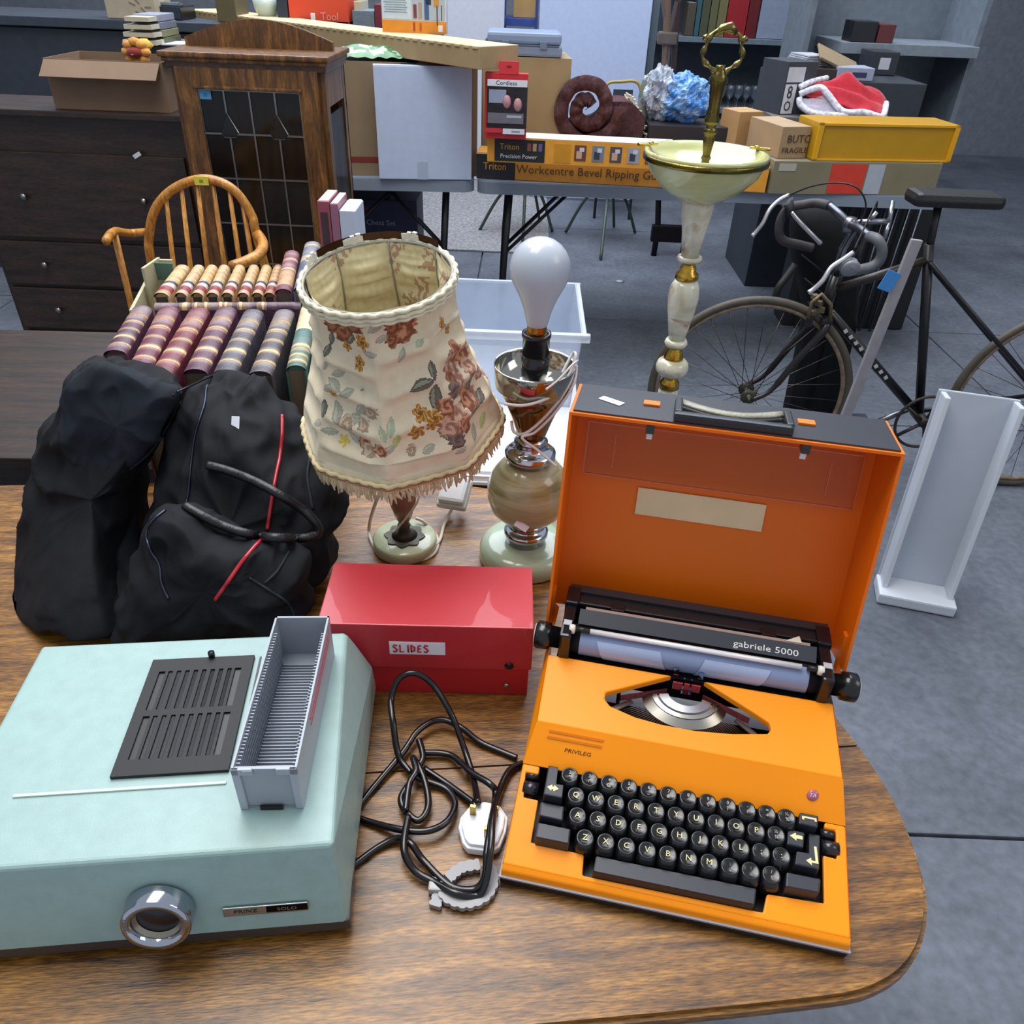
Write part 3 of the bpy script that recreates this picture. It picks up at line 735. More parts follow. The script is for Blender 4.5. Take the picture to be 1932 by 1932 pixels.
b = B('#b8a07c'); b.lathe([(.013, .135), (.013, .17), (.015, .172), (.015, .20)], 16); b.build('lamp_holder', METAL, la)
cb = Vector((.0, .0, 0)); pb_ = aty(760, 793, .935)-lb_; pt_ = aty(713, 520, .900)-lb_
ax = (pt_-pb_); SH = ax.length; ax.normalize(); sx = Vector((1, 0, 0)); sx = (sx-ax*sx.dot(ax)).normalized(); sy = ax.cross(sx)
SM = frame(pb_, sx, sy, ax)
RT, RBm = .0895, .133
def shade_r(t, a):
    r = [(0, .133), (.12, .127), (.3, .1135), (.5, .0985), (.7, .0895), (.85, .0865), (1, .0885)]
    for (t0, r0_), (t1, r1_) in zip(r, r[1:]):
        if t <= t1: rr = r0_+(r1_-r0_)*(t-t0)/(t1-t0); break
    s_ = (a*8/(2*PI)) % 1
    poly_ = math.cos(PI/8)/math.cos((s_-.5)*2*PI/8)
    k = .75 if .05 < t < .95 else .25
    rr *= (1-k)+k*poly_*1.03
    # cloth sagging in wrinkles between the ribs
    sag = math.sin(PI*s_)
    cell = int(a*8/(2*PI)) % 8
    fo = (.5+.5*math.sin(t*(31+3*(cell % 3))+cell*1.7+(a*8/(2*PI)-cell-.5)*(1.8 if cell % 2 else -1.5)))**2.2
    rr += (min(1, sag*1.6))*.0075*fo*(1 if .14 < t < .78 else .25) - sag*.005
    return rr
def shade_p(a, t, off=0):
    r = shade_r(t, a % (2*PI))+off; return Vector((r*math.cos(a), r*math.sin(a), t*SH))
# printed flowers: find where each one sits on the cloth, paint there in surface distance
NU, NV = 420, 190
smp = []
for j in range(0, NV, 3):
    for i in range(0, NU, 3):
        a = 2*PI*i/NU; t = j/(NV-1); p = SM @ shade_p(a, t)
        nrm = (p-(SM @ Vector((0, 0, t*SH)))).normalized()
        if nrm.dot(CAMP-(p+lb_)) > 0: q = proj(p+lb_); smp.append((q[0], q[1], a, t))
def surf(px, py):
    m_ = min(smp, key=lambda s: (s[0]-px)**2+(s[1]-py)**2); return m_[2], m_[3]
FL = []
def flower(px, py, rad, kind, rot=0): a, t = surf(px, py); FL.append((a, t, rad, kind, rot))
for px, py, r, k, ro_ in [(650, 622, .020, 'rust', 0), (628, 607, .013, 'rust', 0), (757, 618, .022, 'rose', 0), (738, 640, .011, 'rust', 0), (683, 648, .011, 'amber', 0), (655, 655, .008, 'amber', 0), (677, 683, .009, 'amber', 0),
    (705, 618, .013, 'leafp', .4), (832, 610, .009, 'amber', 0), (843, 622, .007, 'amber', 0), (625, 640, .010, 'leafd', 1.2), (640, 705, .012, 'leafp', .3), (700, 668, .010, 'leafp', 0), (755, 672, .011, 'leafp', 1), (790, 645, .008, 'leafg', .4),
    (848, 690, .022, 'pink', 0), (872, 668, .017, 'rose', 0), (868, 725, .018, 'pink', 0), (850, 712, .010, 'rust', 0), (795, 728, .018, 'leafd', .2), (822, 748, .018, 'leafd', 1.3), (815, 700, .012, 'leafd', 1.5),
    (858, 737, .013, 'plum', 0), (885, 742, .018, 'pink', 0), (902, 700, .012, 'pink', 0), (895, 770, .015, 'leafd', .8), (862, 795, .024, 'pink', 0), (845, 770, .014, 'rose', 0), (905, 745, .012, 'leafd', .5), (840, 822, .013, 'leafd', 2.2), (865, 830, .012, 'plum', 0), (912, 792, .012, 'leafy', .5), (895, 815, .012, 'leafp', 1.0),
    (793, 782, .010, 'amber', 0), (820, 790, .010, 'amber', 0), (786, 815, .011, 'amber', 0), (815, 802, .008, 'amber', 0), (618, 735, .011, 'leafp', .5), (628, 745, .007, 'amber', 0), (640, 775, .015, 'leafp', 1.9), (668, 790, .013, 'leafp', .2), (700, 778, .012, 'tan', 0), (690, 800, .009, 'tan', 0),
    (668, 612, .016, 'rust', 0), (640, 600, .014, 'rose', 0), (770, 600, .014, 'rose', 0), (742, 612, .014, 'rust', 0), (660, 640, .010, 'leafd', .8), (615, 660, .011, 'leafd', 1.0), (720, 640, .010, 'leafp', .2), (860, 665, .014, 'rose', 0), (882, 690, .014, 'pink', 0), (878, 755, .014, 'rose', 0), (880, 800, .014, 'rose', 0), (850, 810, .014, 'pink', 0), (885, 720, .012, 'leafd', .9), (630, 725, .013, 'leafp', 2.6), (655, 745, .012, 'leafp', .4), (612, 770, .012, 'leafd', 1.6), (680, 770, .014, 'leafp', .9), (655, 800, .012, 'tan', 0), (625, 815, .012, 'leafp', .1), (672, 825, .012, 'leafp', 2.4), (738, 852, .010, 'leafp', .6), (690, 838, .010, 'rose', 0), (805, 845, .009, 'leafp', .4), (648, 830, .008, 'yell', 0), (735, 808, .012, 'leafg', 1.4), (720, 820, .010, 'leafg', 1.8), (748, 830, .010, 'leafy', 1.2), (700, 848, .011, 'tan', 0), (720, 852, .009, 'rose', 0), (600, 800, .010, 'leafp', .5), (780, 850, .007, 'tan', 0), (870, 850, .008, 'leafp', .3), (615, 690, .008, 'leafp', 1.0)]:
    flower(px, py, r, k, ro_)
random.seed(11)
for k in range(26):                                                   # the same print goes on round the back
    a = 1.2+random.random()*3.3 if True else 0
    a0_ = (PI/2-1.5+random.random()*3.0); FL.append((a0_, .1+.8*random.random(), .009+.013*random.random(), random.choice(['rose', 'pink', 'leafd', 'leafp', 'amber', 'tan']), random.random()*3))
PAL = {'rose': ('#7e3f22', '#c08a66', '#9b5a38'), 'rust': ('#6d3a20', '#a4663c', '#8a4c2a'), 'pink': ('#8f5f4a', '#c9a58c', '#a97c66'), 'plum': ('#57443f', '#7a6258', '#61504a'), 'amber': ('#9a6116', '#c99a44', '#7a4712'), 'tan': ('#a68c72', '#c4b095', '#94806a'), 'yell': ('#c9b24c', '#d9c878', '#c9b24c'), 'leafd': ('#55544a', '#8e8c76', '#66665a'), 'leafp': ('#9c9c8a', '#b7b6a2', '#a6a594'), 'leafg': ('#a3b08e', '#bcc5a4', '#a9b498'), 'leafy': ('#a9b56a', '#c2c98e', '#aab670')}
BASEC = '#ddcfb2'
def shade_col(u, v):
    a = 2*PI*u; t = v; best = None
    for fa, ftt, rad, kind, ro_ in FL:
        dy = (t-ftt)*SH
        if abs(dy) > rad*1.3: continue
        da = (a-fa+PI) % (2*PI)-PI; dx = da*.105
        if abs(dx) > rad*1.3: continue
        r = math.hypot(dx, dy); th = math.atan2(dy, dx)
        c = PAL[kind]
        if kind.startswith('leaf'):
            ca, sa = math.cos(ro_), math.sin(ro_); p = dx*ca+dy*sa; q = -dx*sa+dy*ca
            w = rad*.42*(1-(p/rad)**2) if abs(p) < rad else -1
            if abs(q) < w: best = c[0] if abs(abs(q)-w) < rad*.13 or abs(q) < rad*.05 else (c[1] if q > 0 else c[2])
        elif kind in ('amber', 'yell'):
            pet = rad*(.62+.38*abs(math.cos(2.5*th+fa*9)))
            if r < pet: best = c[2] if r < rad*.25 else (c[1] if math.sin(5*th+r*900) > .2 else c[0])
        else:
            pet = rad*(.86+.14*math.cos(6*th+fa*7+3*math.sin(2*th)))
            if r < pet:
                sw = math.sin(r/rad*9+th*1.0+2.2*noise.noise(Vector((dx*140, dy*140, fa*5)))) ; n2 = noise.noise(Vector((dx*260, dy*260, ftt*9)))
                best = c[1] if sw+n2 > .35 else (c[2] if sw+n2 > -.45 else c[0])
    if best is None:
        n = noise.noise(Vector((a*5, t*9, 3)))
        return mixc(BASEC, '#cbc3a2', max(0, n)*.5)
    return lin(best)
b = B(); b.M = SM
b.grid(lambda u, v: shade_p(2*PI*u, v), NU, NV, True, True, shade_col)
SHADECLOTH = vmat('printed_shade_cloth', .62, amp=.05, scale=80, bump=.15, bscale=700, sheen=.2)
b.build('shade', SHADECLOTH, la, label='cream satin shade printed with brown and amber flowers')
b = B('#e2d8b2'); b.M = SM
def lin_col(u, v):
    n = noise.noise(Vector((math.cos(2*PI*u)*3.2, math.sin(2*PI*u)*3.2, v*4+8))); m2 = noise.noise(Vector((u*90, v*24, 2)))
    return lin('#b8977c') if n > .16 and m2 > .0 else mixc('#e3d9b0', '#d2c697', max(0, min(1, m2+.3)))
def lin_p(a, t):
    p = shade_p(a, t, -.0030); s_ = (a % (2*PI))*8/(2*PI) % 1; f_ = .0045*math.sin(PI*s_)*math.sin(t*38+int((a % (2*PI))*8/(2*PI))*1.4)*(1 if t < .9 else .2)
    r_n = Vector((math.cos(a), math.sin(a), 0)); return p-r_n*(abs(f_))
b.grid(lambda u, v: lin_p(-2*PI*u, v), 240, 90, True, True, lin_col); b.build('shade_lining', SHADECLOTH, la, label='pale yellow lining')
b = B('#8f8e80'); b.M = SM
for k in range(8):
    a = 2*PI*(k)/8; b.tube([shade_p(a, t/10, -.004) for t in range(11)], .0012, 6)
b.tube([Vector((.087*math.cos(2*PI*k/60), .087*math.sin(2*PI*k/60), SH)) for k in range(60)], .0022, 6, True)
for k in range(3): a = 2*PI*k/3+.3; b.tube([Vector((.0, 0, SH*.34)), Vector((.095*math.cos(a), .095*math.sin(a), SH*.55))], .0013, 6)
b.tube([Vector((.016*math.cos(2*PI*k/20), .016*math.sin(2*PI*k/20), SH*.34)) for k in range(20)], .002, 6, True)
b.build('shade_frame', PAINTM, la, label='thin wire ribs inside the shade')
b = B('#dfd9bd'); b.M = SM
for dz, r_, w_ in ((0, .0905, .0030), (-.006, .0902, .0028), (-.011, .0900, .0022)):
    b.tube([Vector(((r_+.0012*math.sin(k*1.3))*math.cos(2*PI*k/160), (r_+.0012*math.sin(k*1.3))*math.sin(2*PI*k/160), SH+dz+.0006*math.cos(k*1.3))) for k in range(160)], w_, 6, True)
b.build('top_braid', CLOTH, la, label='cream braid round the top rim')
b = B('#4e3a30'); b.M = SM                                            # bare brown strip where braid has come away
b.grid(lambda u, v: Vector((.0895*math.cos(.75+1.9*u), .0895*math.sin(.75+1.9*u), SH+.002+.010*v)), 30, 2); b.build('bare_rim', METAL, la, label='bare brown metal rim at the back')
for a0_, n_ in ((1.15, 8), (1.95, 9), (2.7, 6)):
    b = B('#e6e4d6'); b.M = SM
    for k in range(n_):
        a = a0_+k*.028; b.box((.0905*math.cos(a), .0905*math.sin(a), SH+.004+.002*math.sin(k*2.3)), (.006, .004, .012+.003*math.sin(k*1.9)), rz=a+PI/2, bev=.001)
    b.build('torn_braid', CLOTH, la, label='torn white braid scraps')
b = B('#cfc196'); b.M = SM
for dz, off in ((.002, .002), (-.004, .001)):
    b.tube([shade_p(2*PI*k/200, 0)+Vector((0, 0, dz))+Vector((math.cos(2*PI*k/200), math.sin(2*PI*k/200), 0))*(off+.0012*math.sin(k*1.6)) for k in range(200)], .0032, 6, True)
b.color('#a06c48'); b.tube([shade_p(2*PI*k/120, 0)+Vector((0, 0, -.0015))+Vector((math.cos(2*PI*k/120), math.sin(2*PI*k/120), 0))*.0042 for k in range(120)], .0015, 6, True)
b.build('bottom_braid', CLOTH, la, label='cream and tan braid round the bottom rim')
b = B('#d3c79e'); b.M = SM; random.seed(4)
for k in range(260):
    a = 2*PI*(k+random.random()*.5)/260; p = shade_p(a, 0)+Vector((0, 0, -.006)); L_ = .013+.011*random.random()
    rad = Vector((math.cos(a), math.sin(a), 0)); tan = Vector((-math.sin(a), math.cos(a), 0))
    b.c; b.col = mixc('#ddd2aa', '#a58f63', random.random()*.7)
    q = p+Vector((0, 0, -L_*.5))+rad*.001+tan*random.uniform(-.003, .003); e = p+Vector((0, 0, -L_))+rad*random.uniform(-.001, .003)+tan*random.uniform(-.004, .004)
    b.tube([p, q, e], [.0014, .0023, .0008], 5, smooth=False)
b.build('fringe', CLOTH, la, kind='stuff', label='cream thread fringe')
# its flex, looped round the foot, and plug
def cable(name, pts, r, mat, label, cat, col, n=8, group=None):
    bb = B(col); bb.tube(catmull(pts, n), r, 8); o = bb.build(name, mat); tag(o, label, cat, group); return o
def tp(px, py, z=TZ+.0025): return at(px, py, z)
b = B('#ddd3c2')
b.tube(catmull([lb_+Vector((.012, -.01, .13)), aty(790, 940, .93), tp(752, 995, TZ+.045), tp(742, 1003, TZ+.030), tp(757, 985, TZ+.05), aty(775, 930, .945)], 10), .0016, 8)
b.tube(catmull([aty(730, 905, .95), aty(712, 940, .93), tp(697, 990, TZ+.02), tp(700, 1020), tp(722, 1050), tp(770, 1061), tp(812, 1050), tp(826, 1030), tp(822, 1008), tp(800, 985, TZ+.024), tp(785, 978, TZ+.028)], 10), .0026, 8)
b.tube(catmull([tp(800, 1047, TZ+.006), tp(828, 1022, TZ+.004), tp(838, 990), tp(852, 962, TZ+.012)], 10), .0026, 8)
o = b.build('lamp_flex', PLASTIC); tag(o, 'cream flex looped around the foot of the floral lamp', 'cable')
plg = thing('lamp_plug', 'white mains plug standing beside the floral lamp', 'plug', (0, 0, 0))
pc_ = tp(857, 972, TZ); pc_.z = TZ
plg.location = pc_; plg.rotation_euler = (0, 0, -.2)
pmx = Matrix.Translation((0, .004, .040)) @ Matrix.Rotation(math.radians(30), 4, 'X') @ Matrix.Scale(1.18, 4)
b = B('#c2c1c2'); b.box((0, 0, 0), (.042, .046, .012), mtx=pmx, bev=.004); b.color('#cccbcc'); b.box((0, .002, .009), (.037, .042, .012), mtx=pmx, bev=.005); b.build('plug_body', PLASTIC, plg)
b = B('#b38b42')
b.box((0, .012, -.014), (.007, .004, .020), mtx=pmx); b.box((-.011, -.008, -.014), (.006, .004, .018), mtx=pmx); b.box((.011, -.008, -.014), (.006, .004, .018), mtx=pmx); b.build('plug_pin', BRASS, plg, kind='stuff')

# ================================================================== ONYX LAMP WITH BARE BULB
ob_ = Vector((.0223, .953, TZ))
ol = thing('bulb_lamp', 'onyx and chrome table lamp with a bare white light bulb', 'lamp', ob_)
b = B(); b.lathe([(.066, 0), (.0695, .004), (.0695, .020), (.064, .029), (.052, .033), (.030, .034)], 48); b.build('base', ONYX_BASE, ol, label='smooth pale jade onyx base')
b = B('#c8ccd4'); b.lathe([(.030, .033), (.030, .044), (.033, .046), (.033, .052), (.029, .055), (.024, .056), (.022, .064), (.026, .066), (.020, .070)], 40); b.build('lower_collar', CHROME, ol, label='chrome collar under the onyx ball')
b = B(); b.lathe([(.018, .068), (.040, .078), (.054, .095), (.0595, .115), (.0595, .130), (.053, .152), (.040, .168), (.026, .174)], 48); b.build('onyx_ball', ONYX_BALL, ol, label='banded cream and brown onyx ball')
b = B('#cdd0d8'); b.lathe([(.030, .172), (.031, .178), (.036, .181), (.036, .188), (.030, .193), (.022, .194), (.020, .204), (.024, .206), (.018, .212)], 40); b.build('upper_collar', CHROME, ol, label='chrome collar above the onyx ball')
b = B('#8a6848'); b.lathe([(.016, .208), (.020, .214), (.028, .240), (.036, .262), (.041, .275)], 44, caps=False)
b.color('#8f7860'); b.lathe([(.041, .275), (.042, .282), (.047, .286)], 44, caps=False)
b.color('#a5a49c'); b.lathe([(.047, .286), (.052, .290), (.054, .318), (.0535, .321), (.0522, .318), (.050, .292), (.0, .288)], 44, caps=False)
b.build('metal_cup', CHROME, ol, label='copper and steel flared cup')
b = B('#17161a'); b.lathe([(.004, .286), (.012, .292), (.017, .300), (.018, .312), (.0185, .330), (.0165, .331), (.0175, .335), (.0175, .357), (.0190, .359), (.0190, .364), (.015, .364), (.014, .352)], 28); 
b.build('lamp_holder', GLOSS, ol, label='black bakelite lamp holder')
b = B('#b5823c'); b.lathe([(.0125, .350), (.013, .366), (.0125, .374), (.013, .377)], 24); b.build('bulb_cap', BRASS, ol)
ux = .445
BZ = .374; RB_ = .0375
b = B('#ccd5e1'); prf = [(.0128, BZ), (.0145, BZ+.006), (.018, BZ+.020), (.024, BZ+.036), (.031, BZ+.050)]
for k in range(9):
    a = -.35+k*(PI/2+.35)/8; prf.append((RB_*math.cos(a), BZ+.072+RB_*math.sin(a)))
b.lathe(prf, 40, caps=False); b.build('bulb', FROST, ol, label='large frosted white light bulb')
fl_ = []
def hz(px, py, y): return aty(px, py, y)
b = B('#d9d4d2')
b.tube(catmull([hz(952, 762, .905), hz(985, 765, .900), hz(1020, 757, .900), hz(1050, 740, .915), hz(1075, 705, .935), hz(1086, 672, .95), hz(1080, 668, .96), hz(1060, 705, .935)], 10), .0021, 8)
b.tube(catmull([hz(1083, 680, .95), hz(1078, 715, .93), hz(1055, 755, .915), hz(1020, 795, .91), hz(990, 818, .905), hz(970, 815, .915), hz(965, 795, .93)], 10), .0021, 8)
b.tube(catmull([hz(1088, 690, .95), hz(1082, 725, .93), hz(1050, 775, .912), hz(1010, 815, .905), hz(985, 826, .900), hz(1015, 850, .90), hz(1050, 880, .89)], 10), .0019, 8)
b.tube(catmull([hz(1030, 735, .895), hz(1055, 715, .91), hz(1078, 690, .93), hz(1090, 680, .95)], 10), .0015, 8)
o = b.build('lamp_flex', PLASTIC); tag(o, 'white flex wound around the metal cup of the bulb lamp', 'cable')
b = B('#e8dfe8'); b.box((0, 0, 0), (.020, .0008, .010), bev=.0003, ry=.55); o = b.build('price_sticker', PAPER, ol, label='small white price sticker', loc=(-.008, -.0580, .100)); o.rotation_euler = (-.45, 0, 0)

# ================================================================== CABLES AND WHITE PLUG ON THE TABLE
r_ = .0038
def cpath(l): return [aty(x, y, dz) if dz > .4 else at(x, y, TZ+r_+dz) for x, y, dz in l]
mainc = [(664, 1540, .001), (700, 1492, 0), (760, 1420, .006), (790, 1378, .010), (830, 1358, .010), (868, 1372, .008), (905, 1400, .002), (945, 1418, 0), (975, 1430, 0)]
loop1 = [(775, 1458, .004), (752, 1425, .010), (742, 1365, .590), (738, 1320, .618), (752, 1282, .635), (780, 1270, .640), (815, 1290, .634), (850, 1345, .605), (875, 1410, .010), (892, 1465, .006), (902, 1515, .020)]
loop2 = [(660, 1538, 0), (700, 1552, 0), (760, 1566, .008), (810, 1567, .010), (845, 1548, .008), (858, 1515, .004), (840, 1488, .002), (800, 1472, .004), (782, 1460, .008), (798, 1430, .010), (790, 1395, .016)]
loop3 = [(800, 1450, .0), (845, 1480, 0), (893, 1515, .003)]
loop4 = [(800, 1420, .004), (850, 1425, .004), (890, 1458, .012), (925, 1480, .016), (935, 1500, .010), (925, 1560, .024), (918, 1610, .026), (915, 1655, .012), (895, 1678, .004), (850, 1672, .004), (800, 1625, .004), (775, 1592, .010), (750, 1582, .004), (715, 1598, .0), (664, 1635, 0)]
loop5 = [(765, 1530, .012), (772, 1480, .014), (785, 1455, .016), (780, 1430, .014), (800, 1470, .010), (808, 1520, .006), (790, 1548, .004), (765, 1530, .006), (757, 1505, .008), (775, 1475, .012)]
loop6 = [(770, 1540, .012), (762, 1600, .014), (780, 1640, .006), (815, 1662, .004), (860, 1685, .008), (900, 1690, .004), (916, 1665, .014), (926, 1600, .032), (930, 1540, .030), (940, 1498, .010), (960, 1455, .004), (985, 1440, .0)]
mc = thing('mains_cable', 'tangled black mains cable looping between the projector and typewriter', 'cable', (0, 0, 0))
for l in (mainc, loop1, loop2, loop3, loop4, loop5, loop6):
    b = B('#101014'); b.tube(catmull(cpath(l), 10), r_, 8); b.build('cable_loop', GLOSS, mc)
wp = thing('white_plug', 'white plug lying on its back with brass pins up', 'plug', at(912, 1568, TZ), -.1)
o8 = [(-.018, -.027), (-.012, -.034), (.012, -.034), (.020, -.027), (.024, -.005), (.024, .014), (.014, .029), (-.004, .031), (-.018, .022), (-.025, .006), (-.025, -.008)]
b = B('#e9edf2'); b.prism([(x*1.02, y*.86) for x, y in o8], .002, .012); b.prism([(x*.9, y*.78) for x, y in o8], .012, .0165)
o = b.build('plug_body', GLOSS, wp); md = o.modifiers.new('bevel', 'BEVEL'); md.width = .002; md.segments = 2; md.limit_method = 'ANGLE'
for dx, dy in ((-.0125, .008), (.011, .010), (.006, -.015)):
    b = B('#a58a4c'); b.box((dx, dy, .023), (.0065, .0042, .014), bev=.0006); b.build('plug_pin', BRASS, wp, label='brass pin')
b = B('#8f949c'); b.lathe([(.0032, 0), (.0028, .0012)], 12, (-.012, .020, .0165)); b.build('screw', CHROME, wp)
tie = thing('cable_tie', 'grey translucent plastic toothed strap curled below the white plug', 'cable tie', (0, 0, 0))
tpts = catmull([at(x, y, TZ+.005) for x, y in [(905, 1633), (870, 1640), (845, 1660)]], 8)
t2 = catmull([at(x, y, TZ+.006) for x, y in [(918, 1628), (930, 1660), (915, 1692), (880, 1705), (845, 1695), (830, 1670), (815, 1668)]], 8)
t3 = catmull([at(x, y, TZ+.004) for x, y in [(833, 1672), (828, 1690), (820, 1712)]], 6)
b = B('#8d8c8e')
for P_ in (tpts, t2, t3):
    vs = []; 
    for i, p in enumerate(P_):
        t = (P_[min(i+1, len(P_)-1)]-P_[max(i-1, 0)]).normalized(); nn_ = Vector((-t.y, t.x, 0)); w = .0062 if i % 3 else .0048
        vs += [p-nn_*w+Vector((0, 0, .003)), p+nn_*w+Vector((0, 0, .003)), p-nn_*w-Vector((0, 0, .003)), p+nn_*w-Vector((0, 0, .003))]
    fs = []
    for i in range(len(P_)-1):
        a = i*4; c = a+4; fs += [(a, c, c+1, a+1), (a+2, a+3, c+3, c+2), (a, a+2, c+2, c), (a+1, c+1, c+3, a+3)]
    fs += [(0, 1, 3, 2), (len(vs)-4, len(vs)-2, len(vs)-1, len(vs)-3)]
    b.add(vs, fs)
b.build('strap', PLASTIC, tie)
b = B('#a9a6a2'); p = at(822, 1675, TZ+.006); b.box(p, (.014, .010, .010), bev=.002); b.build('buckle', PLASTIC, tie)

# ================================================================== BLACK HOLDALL
hb = thing('holdall', 'black nylon holdall with red piping and white tag, beside the red box', 'bag', (0, 0, 0))
def pillow(outl, fy, thick, amp, seed, p=2.6, nr=200, nt_=64):
    """closed outline (pixel list) stood up at depth fy(z), puffed to both sides"""
    W = []
    for x, y in outl:
        q = aty(x, y, .9)
        for _ in range(8): q = aty(x, y, fy(q.z))
        if q.z < TZ+.004:
            q = at(x, y, TZ+.004)
        W.append(q)
    C_ = catmull(W, max(3, nr//len(W)), True); n = len(C_); cen = sum(C_, Vector())/n
    vs = []; 
    for j in range(nt_):
        t = -1+2*j/(nt_-1); s = max(0, 1-abs(t)**p)**(1/p); s = max(s, .02)
        for q in C_:
            d = (q-cen)
            v = cen+d*s+Vector((0, thick*t, -.15*thick*t*0))
            nrm = Vector((d.x*s, t*.2, d.z*s)); nrm = nrm.normalized() if nrm.length > 1e-6 else Vector((0, -1, 0))
            w = noise.noise(v*6+Vector((seed, 0, 0)))*1.0-abs(noise.noise(Vector((v.x*13+v.z*7, v.y*9, v.z*15-v.x*6))+Vector((seed, 3, 1))))*2.6+.5-abs(noise.noise(Vector((v.x*34+v.z*12, v.y*18, v.z*26-v.x*20))+Vector((seed, 9, 1))))*1.2
            v = v+nrm*amp*w
            v.z = max(v.z, TZ+.003); vs.append(v)
    fs = []
    for j in range(nt_-1):
        for k in range(n): fs.append((j*n+k, j*n+(k+1) % n, (j+1)*n+(k+1) % n, (j+1)*n+k))
    fs.append(tuple(range(n))[::-1]); fs.append(tuple((nt_-1)*n+k for k in range(n)))
    return vs, fs
BAG = '#121419'
body = pillow([(352, 735), (395, 702), (440, 700), (480, 720), (560, 790), (615, 850), (638, 910), (642, 980), (632, 1050), (600, 1110), (560, 1165), (470, 1190), (330, 1195), (268, 1120), (270, 1040), (292, 930), (318, 830)], lambda z: .845+(z-.75)*.70, .085, .012, 1.0)
b = B(BAG); b.add(body[0], body[1], True); b.build('bag_body', NYLON, hb)
left = pillow([(345, 735), (300, 715), (230, 690), (160, 680), (100, 760), (60, 900), (50, 1080), (90, 1190), (230, 1195), (262, 1080), (270, 960), (262, 900), (300, 840), (325, 790)], lambda z: .90+(z-.75)*.35, .075, .012, 5.0)
b = B('#14161b'); b.add(left[0], left[1], True); b.build('bag_side', NYLON, hb)
flap = pillow([(342, 738), (300, 716), (232, 696), (165, 690), (110, 760), (120, 860), (200, 900), (245, 888), (285, 845), (318, 800)], lambda z: .835+(z-.75)*.35, .022, .006, 9.0)
b = B('#1a2029'); b.add(flap[0], flap[1], True); b.build('bag_flap', NYLON, hb, label='dark blue black open flap')
pock = pillow([(300, 962), (345, 958), (400, 985), (470, 1005), (530, 1022), (568, 1045), (590, 1085), (585, 1140), (560, 1180), (450, 1198), (300, 1200), (225, 1205), (222, 1130), (250, 1050), (272, 990)], lambda z: .745+(z-.75)*.30, .055, .010, 12.0)
b = B('#15171d'); b.add(pock[0], pock[1], True); b.build('front_pocket', NYLON, hb)
allv = []; allf = []
for v_, f_ in (body, left, flap, pock):
    o0 = len(allv); allv += v_; allf += [[k+o0 for k in f] for f in f_]
BV = BVHTree.FromPolygons(allv, [f for f in allf if len(f) < 100])
def onbag(px, py, off=.002):
    d = ray(px, py).normalized(); h = BV.ray_cast(CAMP, d)
    if h[0] is None: h = BV.find_nearest(CAMP+d*1.05)
    return h[0]-d*off
def strip(pts, r, col, name, mat, off=.001, lbl=None, n=6, flat=1.0, parent=None):
    P = catmull([Vector((x, y, 0)) for x, y in pts], n); bb = B(col); bb.tube([onbag(p.x, p.y, off) for p in P], r, 8, flat=flat)
    return bb.build(name, mat, parent or hb, label=lbl)
strip([(532, 783), (532, 820), (528, 860), (520, 900), (510, 960), (504, 1000)], .0026, '#a3222b', 'piping', GLOSS, lbl='red piping')
strip([(494, 1018), (478, 1034), (455, 1062), (430, 1098), (406, 1132)], .0026, '#b32a33', 'piping', GLOSS, lbl='red piping')
strip([(404, 702), (390, 730), (385, 765), (368, 820), (360, 880), (355, 930), (350, 955)], .0016, '#3b4250', 'zip', METAL, lbl='dark zip running down the bag')
strip([(312, 962), (285, 985), (276, 1010), (285, 1040), (300, 1065), (305, 1100), (318, 1130)], .0016, '#4b5260', 'zip', METAL, lbl='dark zip around the pocket')
strip([(345, 728), (322, 795), (285, 850), (245, 885)], .0018, '#30363f', 'flap_edge', NYLON)
strip([(575, 812), (585, 850), (580, 900), (590, 960)], .0018, '#2b2f38', 'seam', NYLON)
strip([(470, 1090), (510, 1115), (545, 1140), (560, 1175)], .0016, '#2b2f38', 'seam', NYLON)
strip([(545, 1040), (525, 1075), (500, 1100)], .0016, '#30343c', 'seam', NYLON)
hp = catmull([Vector((x, y, z)) for x, y, z in [(392, 878, .004), (430, 888, .014), (480, 908, .024), (530, 935, .030), (575, 965, .026), (600, 995, .020), (590, 1012, .018), (545, 1016, .018), (480, 1010, .016), (420, 992, .012), (372, 968, .008), (350, 955, .003)]], 6)
b = B('#121317'); b.tube([onbag(p.x, p.y, p.z) for p in hp], .0062, 10); b.build('handle', LEATHER, hb, label='padded black carrying handle')
p = onbag(444, 802, .0015); b = B('#dfe3ef'); b.box((0, 0, 0), (.011, .0012, .024), bev=.0004); o = b.build('tag', PAPER, hb, label='white lozenge tag'); o.location = p; o.rotation_euler = (-.62, 0, 0)

# ================================================================== SECOND TABLE (books, crate) 
bt = thing('side_table', 'dark wooden table behind, holding the old books and plastic crate', 'table', (-.75, 1.48, 0), .04)
b = B(); b.box((0, .0, .7325), (1.78, .58, .025), bev=.003); b.build('table_top', DARKTABLE, bt)
b = B(); b.box((0, 0, .68), (1.6, .46, .07)); b.build('apron', DARKTABLE, bt)
for x in (-.8, .8):
    for y in (-.22, .22):
        b = B(); b.box((x, y, .34), (.05, .05, .68), bev=.004); b.build('leg', DARKTABLE, bt)

